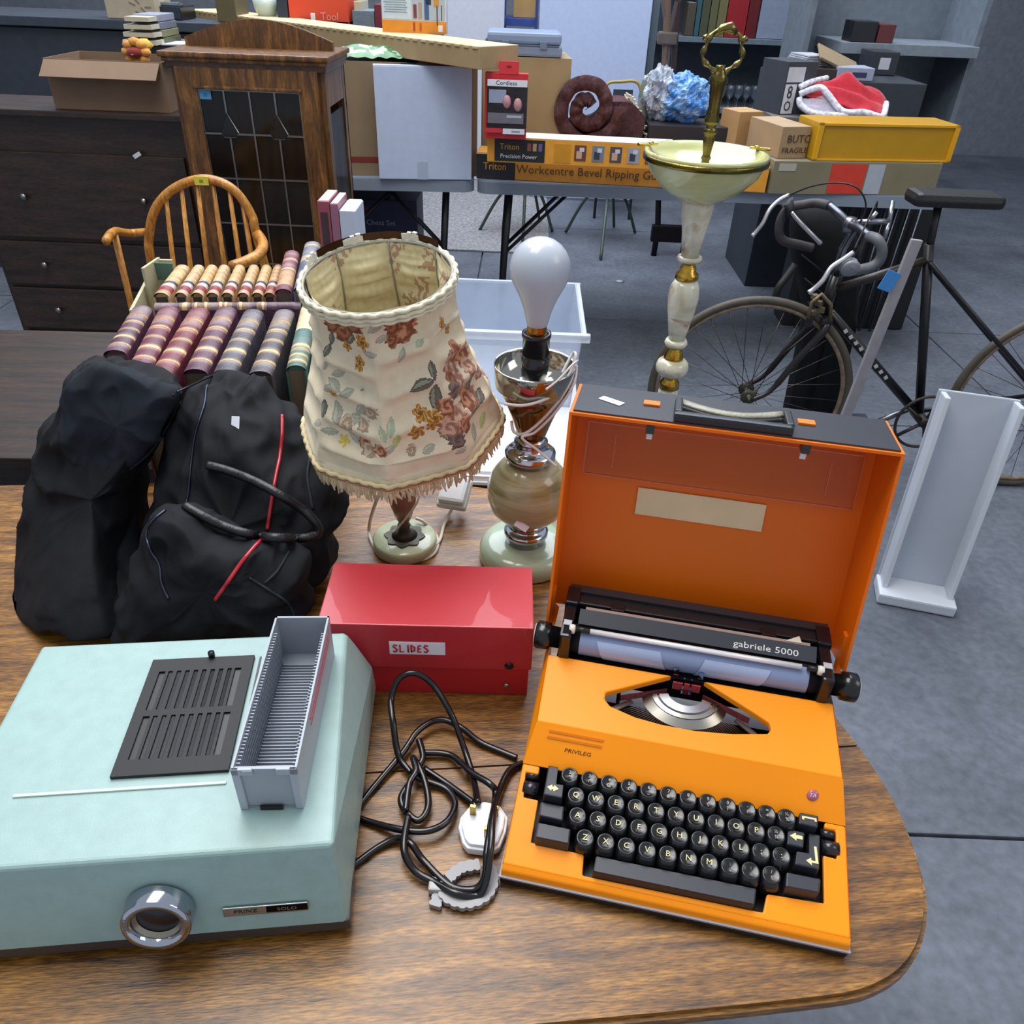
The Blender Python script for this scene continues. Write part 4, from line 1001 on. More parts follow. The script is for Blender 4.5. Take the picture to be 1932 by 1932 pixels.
# old leather books, spines up
def book_mesh(L, w, h, cover, bands, blabels, pages='#6f6455'):
    """spine runs along X on top; returns (cover mesh builder, page builder)"""
    n = 60; m_ = 12; R = .010
    b = B(cover)
    def colat(x):
        t = x/L+.5
        for a0, a1, c in blabels:
            if a0 <= t <= a1: return lin(c)
        for k in bands:
            if abs(t-k) < .011: return lin(bandc[0])
            if abs(t-k) < .030: return mixc(cover, '#c9a66a', .35)
        n1 = noise.noise(Vector((t*9, w*300, 1)))
        return mixc(cover, '#2a1a18' if n1 < 0 else '#b9a9a4', min(.35, abs(n1)*.8))
    def fn(u, v):
        x = (u-.5)*L; a = PI*v; t = u
        lift = 0
        for k in bands:
            if abs(t-k) < .014: lift = .0016*(1-abs(t-k)/.014)
        return Vector((x, -w/2*math.cos(a), h-R+(R+lift)*math.sin(a)))
    b.grid(fn, n, m_, smooth=True, colfn=lambda u, v: colat((u-.5)*L))
    for s_ in (-1, 1): b.box((0, s_*(w/2-.0015), (h-R)/2), (L, .003, h-R))
    p = B(pages); p.box((0, 0, (h-R)/2+.002), (L-.010, w-.006, h-R-.006)); p.color(cover)
    p.grid(lambda u, v: Vector((-L/2+.006, -(w/2-.003)*math.cos(PI*v), h-R-.001+(R-.002)*math.sin(PI*v)*u)), 2, 10, smooth=False)
    return b, p
bandc = ['#d8b98a']
def book(label, near, far, w, ztop, h, cover, bands=(.14, .3, .46, .62, .78), blabels=(), group=None, pages='#6f6455'):
    a = at(near[0], near[1], ztop); c = at(far[0], far[1], ztop); d = c-a; L = math.hypot(d.x, d.y); mid = (a+c)/2
    o = thing('book', label, 'book', (mid.x, mid.y, ztop-h), math.atan2(d.y, d.x), group)
    bb, pp = book_mesh(L, w, h, cover, bands, blabels, pages)
    bb.build('cover', LEATHER, o); pp.build('page_block', PAPER, o)
    return o
G1 = 'thick leather books in the near row'
H1 = .98-TZ+.004
for lbl, n_, f_, w, col in [
    ('plum leather book at the far left end of the near row', (214, 660), (266, 576), .040, '#5d3c4e'),
    ('purple and red leather book beside the leftmost plum one', (259, 690), (317, 577), .041, '#6d3548'),
    ('reddish leather book, third from the left in the near row', (302, 699), (374, 580), .041, '#76333e'),
    ('purplish leather book, fourth from left in near row', (366, 696), (426, 578), .041, '#5f3a4c'),
    ('grey leather book with cream bands, beside the purplish one', (422, 697), (477, 583), .041, '#57535c'),
    ('grey brown leather book with cream bands, beside the green book', (489, 700), (536, 583), .040, '#544d51')]:
    book(lbl, n_, f_, w-.005, .98, H1-.004, col, group=G1)
book('green book with torn cream spine label in the near row', (557, 689), (583, 572), .030, .985, .24, '#4e6e68', bands=(.08, .16, .24, .3), blabels=((.55, .95, '#c9bc96'),), group=G1)
book('green book half hidden behind the floral lampshade', (600, 686), (618, 580), .026, .975, .23, '#557268', bands=(.1,), group=G1)
G2 = 'small cream leather books in the back row'
nx = [302, 339, 370, 399, 427, 457, 484, 507]; fx_ = [343, 374, 399, 422, 451, 478, 502, 524]
nm = ['leftmost', 'second from left', 'third from left', 'fourth from left', 'fourth from right', 'third from right', 'second from right', 'rightmost']
for k in range(8):
    book('small cream book with red and black labels, %s of its row' % nm[k], (nx[k], 552), (fx_[k], 499), (.029 if k == 0 else .0235-.0004*k), .965, .205, ['#c4a678', '#bda27a', '#c2a06c', '#b9a078', '#c29e6c', '#bf9c70', '#bd9c6c', '#a98258'][k], bands=(.5, .62, .74, .88), blabels=((.10, .24, '#8a3038'), (.25, .33, '#b9b4b4'), (.34, .40, '#3d3540')), group=G2, pages='#4f4a44')
book('thin purple book with gold bands lying between the two rows', (292, 572), (568, 570), .022, .972, .21, '#55384e', bands=(.2, .28, .34, .44, .48, .58, .72), group=None)
book('tall faded pink book standing right of the cream row', (533, 545), (550, 472), .031, .985, .225, '#84505c', bands=(.75, .5), blabels=((.12, .45, '#b9936e'),))
book('blue grey book with rounded spine beside the floral lampshade', (570, 540), (589, 455), .034, 1.0, .24, '#5b6880', bands=(.9,), blabels=((.55, .66, '#b5a58c'),))
# cream card tray round the back row
ty = thing('book_tray', 'cream card tray with upright end flaps holding the small books', 'box', (0, 0, 0))
p0 = at(262, 562, .93); p1 = at(275, 500, .93); z0 = TZ+.001
b = B('#b7b193')
def slabv(a, c, z0, z1, th=.006):
    d = (Vector((c.x-a.x, c.y-a.y, 0))); L = d.length; m_ = (a+c)/2; b.box((m_.x, m_.y, (z0+z1)/2), (L, th, z1-z0), rz=math.atan2(d.y, d.x))
slabv(at(248, 590, .93), at(278, 505, .95), z0, .935); slabv(at(272, 520, .96), at(300, 490, .97), .87, .975); slabv(at(296, 491, .97), at(325, 492, .97), z0, .972)
b.build('tray_side', CARD, ty); b = B('#b7b193'); b.box((-.60, 1.52, z0+.004), (.36, .20, .006), rz=.0); b.build('tray_floor', CARD, ty); b = B('#4c6a5c'); a = at(308, 512, .955); b.box(a, (.045, .004, .035)); b.build('green_panel', PRINTED, ty, label='green printed panel')
# carton with two upright books behind
kx = aty(640, 520, 1.66)
def carton(name, label, cat, x, y, z, w, d, h, rz=0, col='#8c7659', group=None, open_=False, tape=None, parts=True, mat=None, wall=.004):
    """x,y = front left bottom corner"""
    mat = mat or CARD
    o = thing(name, label, cat, (x, y, z), rz, group)
    bb = B(col)
    bb.box((w/2, wall/2, h/2), (w, wall, h)); bb.box((w/2, d-wall/2, h/2), (w, wall, h)); bb.box((wall/2, d/2, h/2), (wall, d-2*wall, h)); bb.box((w-wall/2, d/2, h/2), (wall, d-2*wall, h)); bb.box((w/2, d/2, wall/2), (w-2*wall, d-2*wall, wall))
    bb.build('box_body', mat, o)
    if open_:
        bb = B(col); bb.box((w/2, -d*.12, h-d*.10), (w-.01, .003, d*.28), rx=-.9); bb.build('flap', mat, o)
        bb = B(col); bb.box((w+d*.10, d/2, h+.02), (.003, d-.01, d*.22), ry=1.0); bb.build('flap', mat, o)
    else:
        for k in (0, 1):
            bb = B(mixc(col, '#ffffff', .03)); bb.box((w/2, d*(.25+.5*k), h+.0015), (w, d/2-.0015, .003)); bb.build('flap', mat, o)
    if tape:
        bb = B(tape); bb.box((w/2, d/2, h+.0035), (w+.001, .045, .0008)); bb.build('tape', PRINTED, o)
    return o
carton('carton', 'brown carton behind the blue grey book with red books on end', 'box', -.455, 1.60, TZ, .22, .13, .20, col='#6b5a48', open_=False)
def upright(label, l, r, top, bot, y, d, col, spine=None, group=None, name='book', cat='book', zb=None, lean=0):
    a = aty(l, bot, y); c = aty(r, bot, y); t = aty((l+r)/2, top, y); w = (c-a).length; z = a.z if zb is None else zb
    o = thing(name, label, cat, ((a.x+c.x)/2, y, z), 0, group); h = t.z-z
    bb = B(col); bb.box((0, d/2, h/2), (w, d, h), bev=.002); bb.color('#d5cdbb'); bb.box((0, d/2+.004, h/2), (w*.8, d-.004, h+.001)); bb.build('cover', PRINTED, o)
    if spine:
        bb = B(spine); bb.box((0, -.0006, h*.55), (w*.6, .0012, h*.6)); bb.build('spine_label', PRINTED, o)
    return o
upright('dark pink book with black spine panel beside the wooden cabinet', 607, 629, 380, 470, 1.62, .09, '#8c4455', '#3a2b30', zb=.955)
upright('plain mauve pink book between the spine panel book and white book', 630, 645, 385, 470, 1.62, .09, '#8f5f74', zb=.955)
upright('white paper wrapped book right of the mauve one', 646, 676, 398, 470, 1.62, .09, '#b9c3d6', zb=.955)

# translucent crate
cz1 = .93; c_fr = at(1100, 632, cz1); c_rr = at(1034, 533, cz1)
cr = thing('plastic_crate', 'large translucent plastic crate on the table behind the bulb lamp', 'crate', (0, 0, 0))
fy_, ry_, xr_, xr2 = c_fr.y, c_rr.y, c_fr.x, c_rr.x+.03
xl_ = -.24
zb_ = TZ+.023
b = B('#cdd9ea'); tk2 = .003
def quadwall(p, q, zb0, zt, ins):
    d = Vector((q[0]-p[0], q[1]-p[1], 0)).normalized(); n_ = Vector((d.y, -d.x, 0))
    A = Vector((p[0], p[1], zt)); Bq = Vector((q[0], q[1], zt)); cxy = Vector(((xl_+xr_)/2, (fy_+ry_)/2, 0))
    def inn(v, z): w = Vector((v.x, v.y, 0)); w = cxy+(w-cxy)*ins; return Vector((w.x, w.y, z))
    vs = [A, Bq, inn(Bq, zb0), inn(A, zb0)]; vs2 = [v-n_*tk2 for v in vs]
    b.add(vs+vs2, [(0, 1, 2, 3), (7, 6, 5, 4), (0, 4, 5, 1), (1, 5, 6, 2), (2, 6, 7, 3), (3, 7, 4, 0)])
cs = [(xl_, fy_), (xr_, fy_), (xr_, ry_), (xl_, ry_)]
for i in range(4): quadwall(cs[i], cs[(i+1) % 4], zb_, cz1, .93)
b.box(((xl_+xr_)/2, (fy_+ry_)/2, zb_+.0015), ((xr_-xl_)*.92, (ry_-fy_)*.92, .003)); b.build('crate_wall', CLEARPL, cr)
b = B('#dfe8f4')
b.box(((xl_+xr_)/2, fy_-.006, cz1-.004), (xr_-xl_+.028, .014, .016), bev=.003); b.box(((xl_+xr_)/2, ry_+.004, cz1-.003), (xr_-xl_+.02, .008, .006), bev=.002)
b.box((xr_+.004, (fy_+ry_)/2, cz1-.003), (.008, ry_-fy_, .006), bev=.002); b.box((xl_-.004, (fy_+ry_)/2, cz1-.003), (.008, ry_-fy_, .006), bev=.002)
b.build('crate_rim', CLEARPL, cr)
pl_ = [(-.235, 1.20), (-.22, 1.165), (-.18, 1.152), (.06, 1.148), (.10, 1.153), (.118, 1.18), (.125, 1.40), (.125, 1.68), (.10, 1.715), (-.20, 1.715), (-.235, 1.68), (-.24, 1.4)]
def insx(f): return [(p.x*f+(-.055)*(1-f), p.y*f+1.43*(1-f)) for p in catmull([(x, y, 0) for x, y in pl_], 4, True)]
b = B('#e4eaf2'); b.prism(insx(1), TZ, TZ+.006); b.prism(insx(.985), TZ+.006, TZ+.016); b.color('#eef3f8'); b.prism(insx(.96), TZ+.016, TZ+.022)
tr = b.build('crate_lid', GLOSS); tag(tr, 'white plastic lid lying under the translucent crate', 'lid')

# ================================================================== ONYX FLOOR STAND
sx_, sy_ = .338, 1.60
sd = thing('onyx_stand', 'tall onyx floor ashtray stand with brass ring handle and green dish', 'ashtray stand', (sx_, sy_, 0))
def Z(py): return zat(sx_, sy_, py)
def R_(w): return w/2
px2m = lambda py, w: w/1480*((Vector((sx_, sy_, Z(py)))-CAMP).dot(fw))/2
rim = Z(290)
b = B(); Rd = px2m(290, 232)
b.lathe([(.02, rim-.088), (.045, rim-.080), (.075, rim-.062), (.102, rim-.034), (Rd, rim-.002), (Rd, rim+.004), (Rd-.006, rim+.004), (Rd-.012, rim-.006), (Rd-.028, rim-.016), (.055, rim-.026), (.0, rim-.028)], 56); b.build('dish', ONYX_DISH, sd, label='pale green onyx dish')
b = B('#6e6230'); b.lathe([(Rd-.001, rim-.013), (Rd+.0022, rim-.012), (Rd+.0028, rim-.006), (Rd+.001, rim-.002), (Rd-.002, rim-.002)], 56, caps=False)
b.build('brass_band', BRASS, sd)
for s_ in (-1, 1):
    b = B('#d6bb62'); a_ = .35 if s_ > 0 else PI-.1
    b.box((s_*(Rd-.008), .035, rim+.007), (.040, .010, .005), bev=.002, rz=-.3*s_); b.lathe([(.004, 0), (.006, .003), (.004, .006)], 12, (s_*(Rd-.014), .035, rim+.006)); b.build('cigarette_rest', BRASS, sd)
b = B('#655a34'); zb2 = rim-.027
hh = Z(157)-zb2
pr = [(.021, 0), (.019, .006), (.011, .010), (.009, .022), (.012, .028), (.009, .034), (.0095, .04), (.0135, .075), (.011, .082), (.016, .090), (.014, .098), (.010, .102), (.016, .112), (.017, .122), (.012, .130), (.014, .137), (.0125, .150), (.017, .200), (.0195, .206), (.0205, .212), (.013, .226), (.009, .235), (.010, .242)]
k_ = (Z(123)-zb2)/.242
b.color('#6f6438'); b.lathe([(r*.82, z*k_+zb2) for r, z in pr], 24)
b.build('brass_column', BRASS, sd)
b = B('#7d7146'); rc = Z(97); ringp = []
for k in range(48):
    a = 2*PI*k/48; rr = .034*(1+.06*math.cos(5*a+PI/2)); ringp.append(Vector((rr*math.cos(a), 0, rc+rr*math.sin(a)*.95)))
b.tube(ringp, [.0042+.0016*math.cos(5*2*PI*k/48*2) for k in range(48)], 10, True)
for k in (0, 1, 4): pass
for a in (PI/2-1.05, PI/2+1.05): b.lathe([(0, -.006), (.0055, -.003), (.006, 0), (.0055, .003), (0, .006)], 12, (.039*math.cos(a), 0, rc+.039*math.sin(a)))
b.tube([Vector((-.02, 0, rc+.024)), Vector((-.008, 0, rc+.034)), Vector((.006, 0, rc+.037)), Vector((.018, 0, rc+.028))], [.004, .007, .008, .005], 8)
b.build('ring_handle', BRASS, sd, label='knobbly brass ring handle')
def zr(l): return [(px2m(py, w), Z(py)) for py, w in l][::-1]
b = B(); b.lathe(zr([(366, 62), (400, 58), (440, 44), (484, 34)]), 32); b.lathe(zr([(483, 44), (487, 49), (492, 44)]), 32); b.build('stem_segment', ONYX_STEM, sd, label='cream onyx upper stem with brown vein')
b = B('#c09a3f'); b.lathe(zr([(492, 24), (500, 24), (503, 30), (512, 32), (516, 42), (524, 44), (527, 40)]), 28); b.build('brass_joint', BRASS, sd)
b = B(); b.lathe(zr([(527, 40), (540, 54), (560, 58), (585, 52), (620, 38), (640, 30)]), 32); b.lathe(zr([(640, 38), (646, 44), (652, 38)]), 32); b.build('stem_segment', ONYX_STEM, sd, label='bulging cream onyx middle stem')
b = B('#c09a3f'); b.lathe(zr([(652, 22), (658, 24), (662, 30), (672, 36), (678, 38)]), 28); b.build('brass_joint', BRASS, sd)
b = B(); b.lathe(zr([(676, 40), (682, 56), (690, 62), (698, 60), (708, 40)]), 32); b.build('onyx_bead', ONYX_STEM, sd, label='white onyx bead')
b = B('#c09a3f'); b.lathe(zr([(708, 22), (714, 26), (720, 36), (730, 38)]), 28); b.build('brass_joint', BRASS, sd)
zl = Z(730)
b = B(); b.lathe([(.03, .03), (.022, .06), (.018, .2), (.028, zl-.2), (.030, zl-.08), (.022, zl-.01), (.018, zl)], 32); b.build('stem_segment', ONYX_STEM, sd, label='cream onyx lower stem')
b = B(); b.lathe([(.12, 0), (.12, .02), (.11, .03), (.04, .036), (0, .036)], 40); b.build('foot_disc', ONYX_DISH, sd)

# ================================================================== CABINET
cy = 2.75
def CX(px, py): q = aty(px, py, cy); return q.x, q.z
x0, _ = CX(326, 150); x1, _ = CX(613, 150); ztop = CX(470, 100)[1]; W_ = x1-x0; D_ = .30
cab = thing('display_cabinet', 'dark oak display cabinet with leaded glass door and arched top', 'cabinet', (x0, cy, 0))
zt2 = CX(470, 132)[1]
b = B(); b.box((.011, D_/2, zt2/2), (.022, D_, zt2)); b.box((W_-.011, D_-.02, zt2/2), (.022, .04, zt2)); b.box((W_-.011, .02, zt2/2), (.022, .04, zt2)); b.box((W_-.011, D_/2, zt2-.05), (.021, D_-.08, .10)); b.box((W_-.011, D_/2, .1), (.021, D_-.08, .2)); b.box((W_/2, D_-.006, zt2/2), (W_, .012, zt2)); b.box((W_/2, D_/2, .11), (W_, D_, .02)); b.box((W_/2, .01, .05), (W_, .02, .10))
b.build('carcass', DARKOAK, cab)
b = B('#4a5058'); b.box((W_-.006, D_/2, zt2/2+.05), (.004, D_-.08, zt2-.35)); b.build('side_glass', PLATE, cab)
for zz in (.42, .78): b = B(); b.box((W_/2, D_/2, zz), (W_-.05, D_-.05, .014)); b.build('shelf', DARKOAK, cab)
b = B(); hg = ztop-zt2
b.box((W_/2, D_/2-.01, zt2+hg*.35), (W_+.018, D_+.02, hg*.7), bev=.004); b.build('frieze', wood('carved_oak', '#2a1a12', '#55392a', scale=14, stretch=(2, 2, 2), bump=.6, fine=1.8), cab, label='carved dark frieze')
b = B(); b.box((W_/2, D_/2-.012, ztop-.008), (W_+.045, D_+.045, .016), bev=.005); b.box((W_/2, D_/2-.012, ztop-.022), (W_+.030, D_+.03, .012), bev=.004); b.build('cornice', DARKOAK, cab)
arch = [(.0, ztop), (.0, ztop+.024)]+[(W_*k/20, ztop+.024+.056*math.sin(PI*k/20)) for k in range(1, 20)]+[(W_, ztop+.024), (W_, ztop)]
b = B(); b.prism([(x, z) for x, z in arch], -.009, .009, mtx=frame((0, D_*.55, 0), (1, 0, 0), (0, 0, 1), (0, -1, 0))); b.build('pediment', DARKOAK, cab, label='arched oak top board')
dr = bpy.data.objects.new('door', None); COL.objects.link(dr); dr.parent = cab
gx = [CX(377, 172)[0]-x0, CX(567, 172)[0]-x0]; gz1 = CX(470, 170)[1]; rows = [gz1, CX(485, 253)[1], CX(500, 337)[1], CX(510, 421)[1]]
st_ = rows[1]-rows[2]; rows = rows+[rows[3]-st_*k for k in (1, 2, 3, 4)]; rows = [r for r in rows if r > .17]
gl0 = rows[-1]
b = B(); fr = -.012
for xa, xb_ in ((.018, gx[0]), (gx[1], W_-.018)): b.box(((xa+xb_)/2, fr, (gl0+gz1)/2), (xb_-xa, .022, gz1-gl0+.12), bev=.002)
b.box(((gx[0]+gx[1])/2, fr, gz1+.03), (gx[1]-gx[0], .022, .06)); b.box(((gx[0]+gx[1])/2, fr, gl0-.03), (gx[1]-gx[0], .022, .06))
b.build('door_frame', DARKOAK, dr)
b = B('#5a3c1c'); b.box(((gx[0]+gx[1])/2, fr-.013, gz1+.006), (gx[1]-gx[0]+.02, .008, .010), bev=.003); b.build('moulding', DARKOAK, dr)
cols_ = [gx[0]+(gx[1]-gx[0])*k/4 for k in range(5)]
DGL = vmat('dark_glass', .12, amp=.3, scale=6, spec=.5, alpha=.62)
for j in range(len(rows)-1):
    for k in range(4):
        b = B(['#0c1017', '#1c1410', '#1b1511', '#121317'][k] if j == 0 else ['#191310', '#22180f', '#1d1712', '#191512'][k])
        b.box(((cols_[k]+cols_[k+1])/2, fr, (rows[j]+rows[j+1])/2), (cols_[k+1]-cols_[k]-.003, .003, rows[j]-rows[j+1]-.003), rz=random.uniform(-.01, .01)); b.build('pane', DGL, dr)
b = B('#83868a')
tri = [(cols_[1], rows[1]), (cols_[3], rows[1])]
for k in (0, 1, 2, 3, 4):
    b.box((cols_[k], fr-.003, (gl0+gz1)/2), (.0055, .004, gz1-gl0))
for z in rows: b.box(((gx[0]+gx[1])/2, fr-.0035, z), (gx[1]-gx[0], .004, .0055))
for x, z in tri:
    pp = [Vector((x, fr-.004, z+.062)), Vector((x+.028, fr-.004, z+.004)), Vector((x+.018, fr-.004, z-.010)), Vector((x-.018, fr-.004, z-.010)), Vector((x-.028, fr-.004, z+.004))]
    b.tube(pp, .003, 4, True, smooth=False)
b.build('lead_strip', METAL, dr, label='grey lead strips')
for x, z in tri:
    b = B('#07060c'); b.prism([(x, z+.058), (x-.026, z+.003), (x-.017, z-.008), (x+.017, z-.008), (x+.026, z+.003)], .0060, .0072, mtx=frame((0, fr, 0), (1, 0, 0), (0, 0, 1), (0, -1, 0))); b.build('pane', GLOSS, dr, label='black triangular pane')
b = B('#4f8fbf'); q = CX(391, 177); b.box((q[0]-x0, fr-.006, q[1]), (.036, .001, .026)); b.color('#3a76a3'); b.box((q[0]-x0, fr-.0068, q[1]), (.012, .0006, .010)); b.build('sticker', PAPER, cab, label='blue lot sticker')

# dark chest and carton on it, left of cabinet
ch = thing('chest', 'dark brown wooden chest of drawers left of the oak cabinet', 'chest of drawers', (-2.05, 2.98, 0))
b = B(); b.box((.44, .155, .505), (.82, .27, 1.01)); b.build('carcass', CHESTWOOD, ch); b = B(); b.box((.43, .14, 1.02), (.86, .32, .022), bev=.004); b.build('chest_top', CHESTWOOD, ch)
for k in range(4):
    zc = .13+.18*k+(0 if k < 3 else .07); hgt = .165 if k < 3 else .30
    b = B(); b.box((.44, .012, zc), (.78, .016, hgt), bev=.003); d_ = b.build('drawer', CHESTWOOD, ch)
    for x in (.22, .66): b = B('#8c8a86'); b.lathe([(.006, 0), (.006, .012), (.013, .018), (.012, .024), (0, .027)], 14, mtx=frame((x, .004, zc), (1, 0, 0), (0, 0, 1), (0, -1, 0))); b.build('knob', METAL, d_)
q = aty(258, 293, 2.98); b = B('#d6d2d6'); b.box((q.x+2.05, .002, q.z), (.030, .001, .014), ry=-.5); b.build('price_tag', PAPER, ch, label='white lozenge tag')
zc_ = 1.032
q0 = aty(242, 212, 3.0); q1 = aty(322, 212, 3.0); ztp = aty(300, 118, 3.0).z
carton('carton', 'brown cardboard box standing on the dark chest', 'box', q1.x-.40, 3.0, zc_, .40, .26, ztp-zc_, col='#7c6551', open_=True)
zz = ztp+.004
ft_ = thing('flower_toy', 'round yellow and red plush flower face peeping from the cardboard box', 'toy', aty(257, 98, 3.06))
b = B('#c98d3e')
for k in range(8): a = 2*PI*k/8; b.lathe([(0, -.014), (.016, -.010), (.020, 0), (.016, .010), (0, .014)], 12, (.030*math.cos(a), 0, .030*math.sin(a)))
b.build('petals', CLOTH, ft_); b = B('#7e2420'); b.lathe([(0, -.016), (.022, -.012), (.028, 0), (.022, .012), (0, .016)], 18, (0, -.012, 0)); b.build('face', CLOTH, ft_); b = B('#d9a27a'); b.lathe([(0, -.008), (.010, 0), (0, .008)], 10, (0, -.030, -.004)); b.build('nose', CLOTH, ft_)
b = B('#d0b23a'); b.lathe([(.02, 0), (.03, .01), (.012, .03)], 12); o = b.build('toy_duck', CLOTH); o.location = aty(274, 92, 3.1); tag(o, 'small yellow toy beside the flower face', 'toy')

# ================================================================== WINDSOR CHAIR
wy = 2.25
wc = thing('windsor_chair', 'honey beech spindle back armchair with yellow tag on its bow', 'chair', (-.88, wy, 0))
def wpt(px, py, y=wy): q = aty(px, py, y); return Vector((q.x+.88, q.y-wy, q.z))
bow = catmull([Vector((-.235, .05, .43))]+[wpt(x, y) for x, y in [(286, 500), (281, 450), (293, 395), (330, 355), (385, 338), (438, 356), (474, 405), (487, 455)]]+[Vector((.16, .05, .43))], 8)
b = B(); b.tube(bow, .0125, 10); b.build('bow', BEECH, wc)
for tx, ty_, bx in [(313, 375, -.17), (342, 357, -.115), (372, 350, -.06), (402, 352, .0), (433, 365, .05), (459, 395, .10)]:
    b = B(); p = wpt(tx, ty_-4); b.tube([p, Vector((bx, .02, .44))], [.006, .009], 8); b.build('spindle', BEECH, wc)
b = B(); pts = [wpt(200, 455, 2.0), wpt(215, 437, 2.12), wpt(245, 440, wy), wpt(283, 437, wy)]
b.tube(catmull(pts, 6), .011, 8); b.build('arm', BEECH, wc)
b = B(); pts = [wpt(484, 440, wy), wpt(496, 458, 2.2), wpt(490, 478, 2.12), wpt(465, 493, 2.05), wpt(438, 503, 2.0)]
b.tube(catmull(pts, 6), .0145, 10); b.build('arm', BEECH, wc)
for p, sx3 in ((wpt(215, 437, 2.12), -.22), (wpt(478, 487, 2.09), .16)): b = B(); b.tube([Vector((sx3, p.y, .43)), p], .009, 8); b.build('arm_post', BEECH, wc)
seat = [( -.24, .06), (-.26, -.15), (-.22, -.34), (-.02, -.37), (.17, -.34), (.21, -.15), (.19, .06), (-.02, .10)]
b = B(); b.prism([(p.x, p.y) for p in catmull([(x, y, 0) for x, y in seat], 5, True)], .405, .44); b.build('seat', BEECH, wc)
for x, y in ((-.19, 0), (.14, 0), (-.19, -.28), (.14, -.28)): b = B(); b.tube([Vector((x, y, .41)), Vector((x*1.3, y*1.2, 0))], [.016, .011], 8); b.build('leg', BEECH, wc)
b = B('#d8cf4a'); p = wpt(383, 339); b.box(p+Vector((0, -.0135, 0)), (.038, .002, .022)); b.color('#8f8a3a'); b.box(p+Vector((0, -.0150, 0)), (.010, .001, .007)); b.build('sticker', PAPER, wc, label='yellow lot sticker')

# ================================================================== BICYCLE
by = 2.42
bk_ = thing('bicycle', 'old black racing bicycle with drop handlebars and rusty front wheel', 'bicycle', (0, 0, 0))
hub = aty(1410, 742, by); hub.z = max(hub.z, .335); WR = hub.z-.0
def bp_(px, py, dy=0): return aty(px, py, by+dy)
def wheel(c, yaw, label):
    w = bpy.data.objects.new('wheel', None); COL.objects.link(w); w.parent = bk_; w.location = c; w.rotation_euler = (0, 0, yaw); w['label'] = label
    def ringp(r, n=72): return [Vector((r*math.cos(2*PI*k/n), 0, r*math.sin(2*PI*k/n))) for k in range(n)]
    b = B('#4a443a'); b.tube(ringp(WR-.013), .0125, 10, True); b.build('tyre', RUBBER, w)
    b = B('#8b7a66'); b.tube(ringp(WR-.030), .008, 8, True); b.build('rim', RUSTY, w)
    b = B('#5a564e'); random.seed(3)
    for k in range(32):
        a = 2*PI*k/32; a2 = a+(.9 if k % 2 else -.9)*1.0; s_ = .03 if k % 4 < 2 else -.03
        b.tube([Vector((.018*math.cos(a2), s_, .018*math.sin(a2))), Vector(((WR-.03)*math.cos(a), 0, (WR-.03)*math.sin(a)))], .0011, 4)
    b.build('spokes', METAL, w, kind='stuff')
    b = B('#4b4740'); b.cyl((0, -.045, 0), (0, .045, 0), .010, 14)
    for s_ in (-1, 1): b.lathe([(.008, -.002), (.026, -.001), (.026, .001), (.008, .002)], 20, mtx=Matrix.Translation((0, s_*.03, 0)) @ Matrix.Rotation(PI/2, 4, 'X'))
    b.cyl((0, -.062, 0), (0, .062, 0), .005, 8); b.tube([Vector((0, -.06, 0)), Vector((.012, -.068, .03)), Vector((.014, -.066, .055))], .004, 6)
    b.build('hub', RUSTY, w); return w
wheel(hub, -.10, 'front wheel')
rear = Vector((hub.x+1.02, by+.02, WR)); wheel(rear, 0, 'rear wheel')
bb_ = Vector((hub.x+.60, by, .275))
crown = bp_(1552, 598); ht = bp_(1577, 520); hbm = bp_(1560, 575)
BLK = '#121215'
st_top = Vector((hub.x+.45, by, .80))
for pts, r, nm in [([crown, ht], .018, 'head_tube'), ([bp_(1566, 590), bb_], .0150, 'down_tube'), ([bp_(1576, 545), st_top], .0135, 'top_tube'), ([bb_, st_top+Vector((-.01, 0, .05))], .0145, 'seat_tube')]:
    b = B(BLK if nm != 'top_tube' else '#2c2620'); b.tube(pts, r, 12); b.build(nm, SATIN, bk_)
a_, c_ = bp_(1566, 590), bb_
b = B('#b9b9ba')
for k in range(9):
    p = a_.lerp(c_, .16+.055*k)+Vector((-.004, -.0155, .003)); b.box(p, (.012, .002, .012), ry=.9)
b.build('frame_lettering', PAPER, bk_, kind='stuff', label='pale lettering along the down tube')
for s_ in (-1, 1):
    b = B(BLK); b.tube([bb_+Vector((0, s_*.03, 0)), rear+Vector((0, s_*.06, 0))], .008, 8); b.build('chain_stay', SATIN, bk_)
    b = B(BLK); b.tube([st_top+Vector((0, s_*.02, 0)), rear+Vector((0, s_*.06, 0))], .007, 8); b.build('seat_stay', SATIN, bk_)
    b = B('#1b1917'); m1 = crown+Vector((0, s_*.045, -.02)); e = hub+Vector((0, s_*.055, 0))
    b.tube(catmull([crown, m1, m1.lerp(e, .45)+Vector((.012, 0, -.004)), m1.lerp(e, .8)+Vector((.022, 0, -.012)), e], 6), [.013]*8+[.0105]*9+[.008]*8, 10); b.build('fork_blade', RUSTY if s_ > 0 else SATIN, bk_)
b = B('#1d1c1e'); b.box(crown, (.035, .10, .022), bev=.006); b.build('fork_crown', SATIN, bk_)
b = B('#6e6249')
for px, py in ((1538, 560), (1550, 585), (1532, 590), (1560, 605), (1545, 572), (1528, 602)): b.box(bp_(px, py, -.03), (.022, .02, .016), rz=px, bev=.003)
b.tube([bp_(1525, 600, -.05), bp_(1532, 570, -.05), bp_(1550, 555, -.05), bp_(1568, 575, -.05), bp_(1566, 605, -.05)], .006, 8); b.build('brake_caliper', RUSTY, bk_)
b = B('#15130f'); b.box(bp_(1527, 607, -.04), (.02, .012, .035), bev=.003); b.build('brake_shoe', RUBBER, bk_)
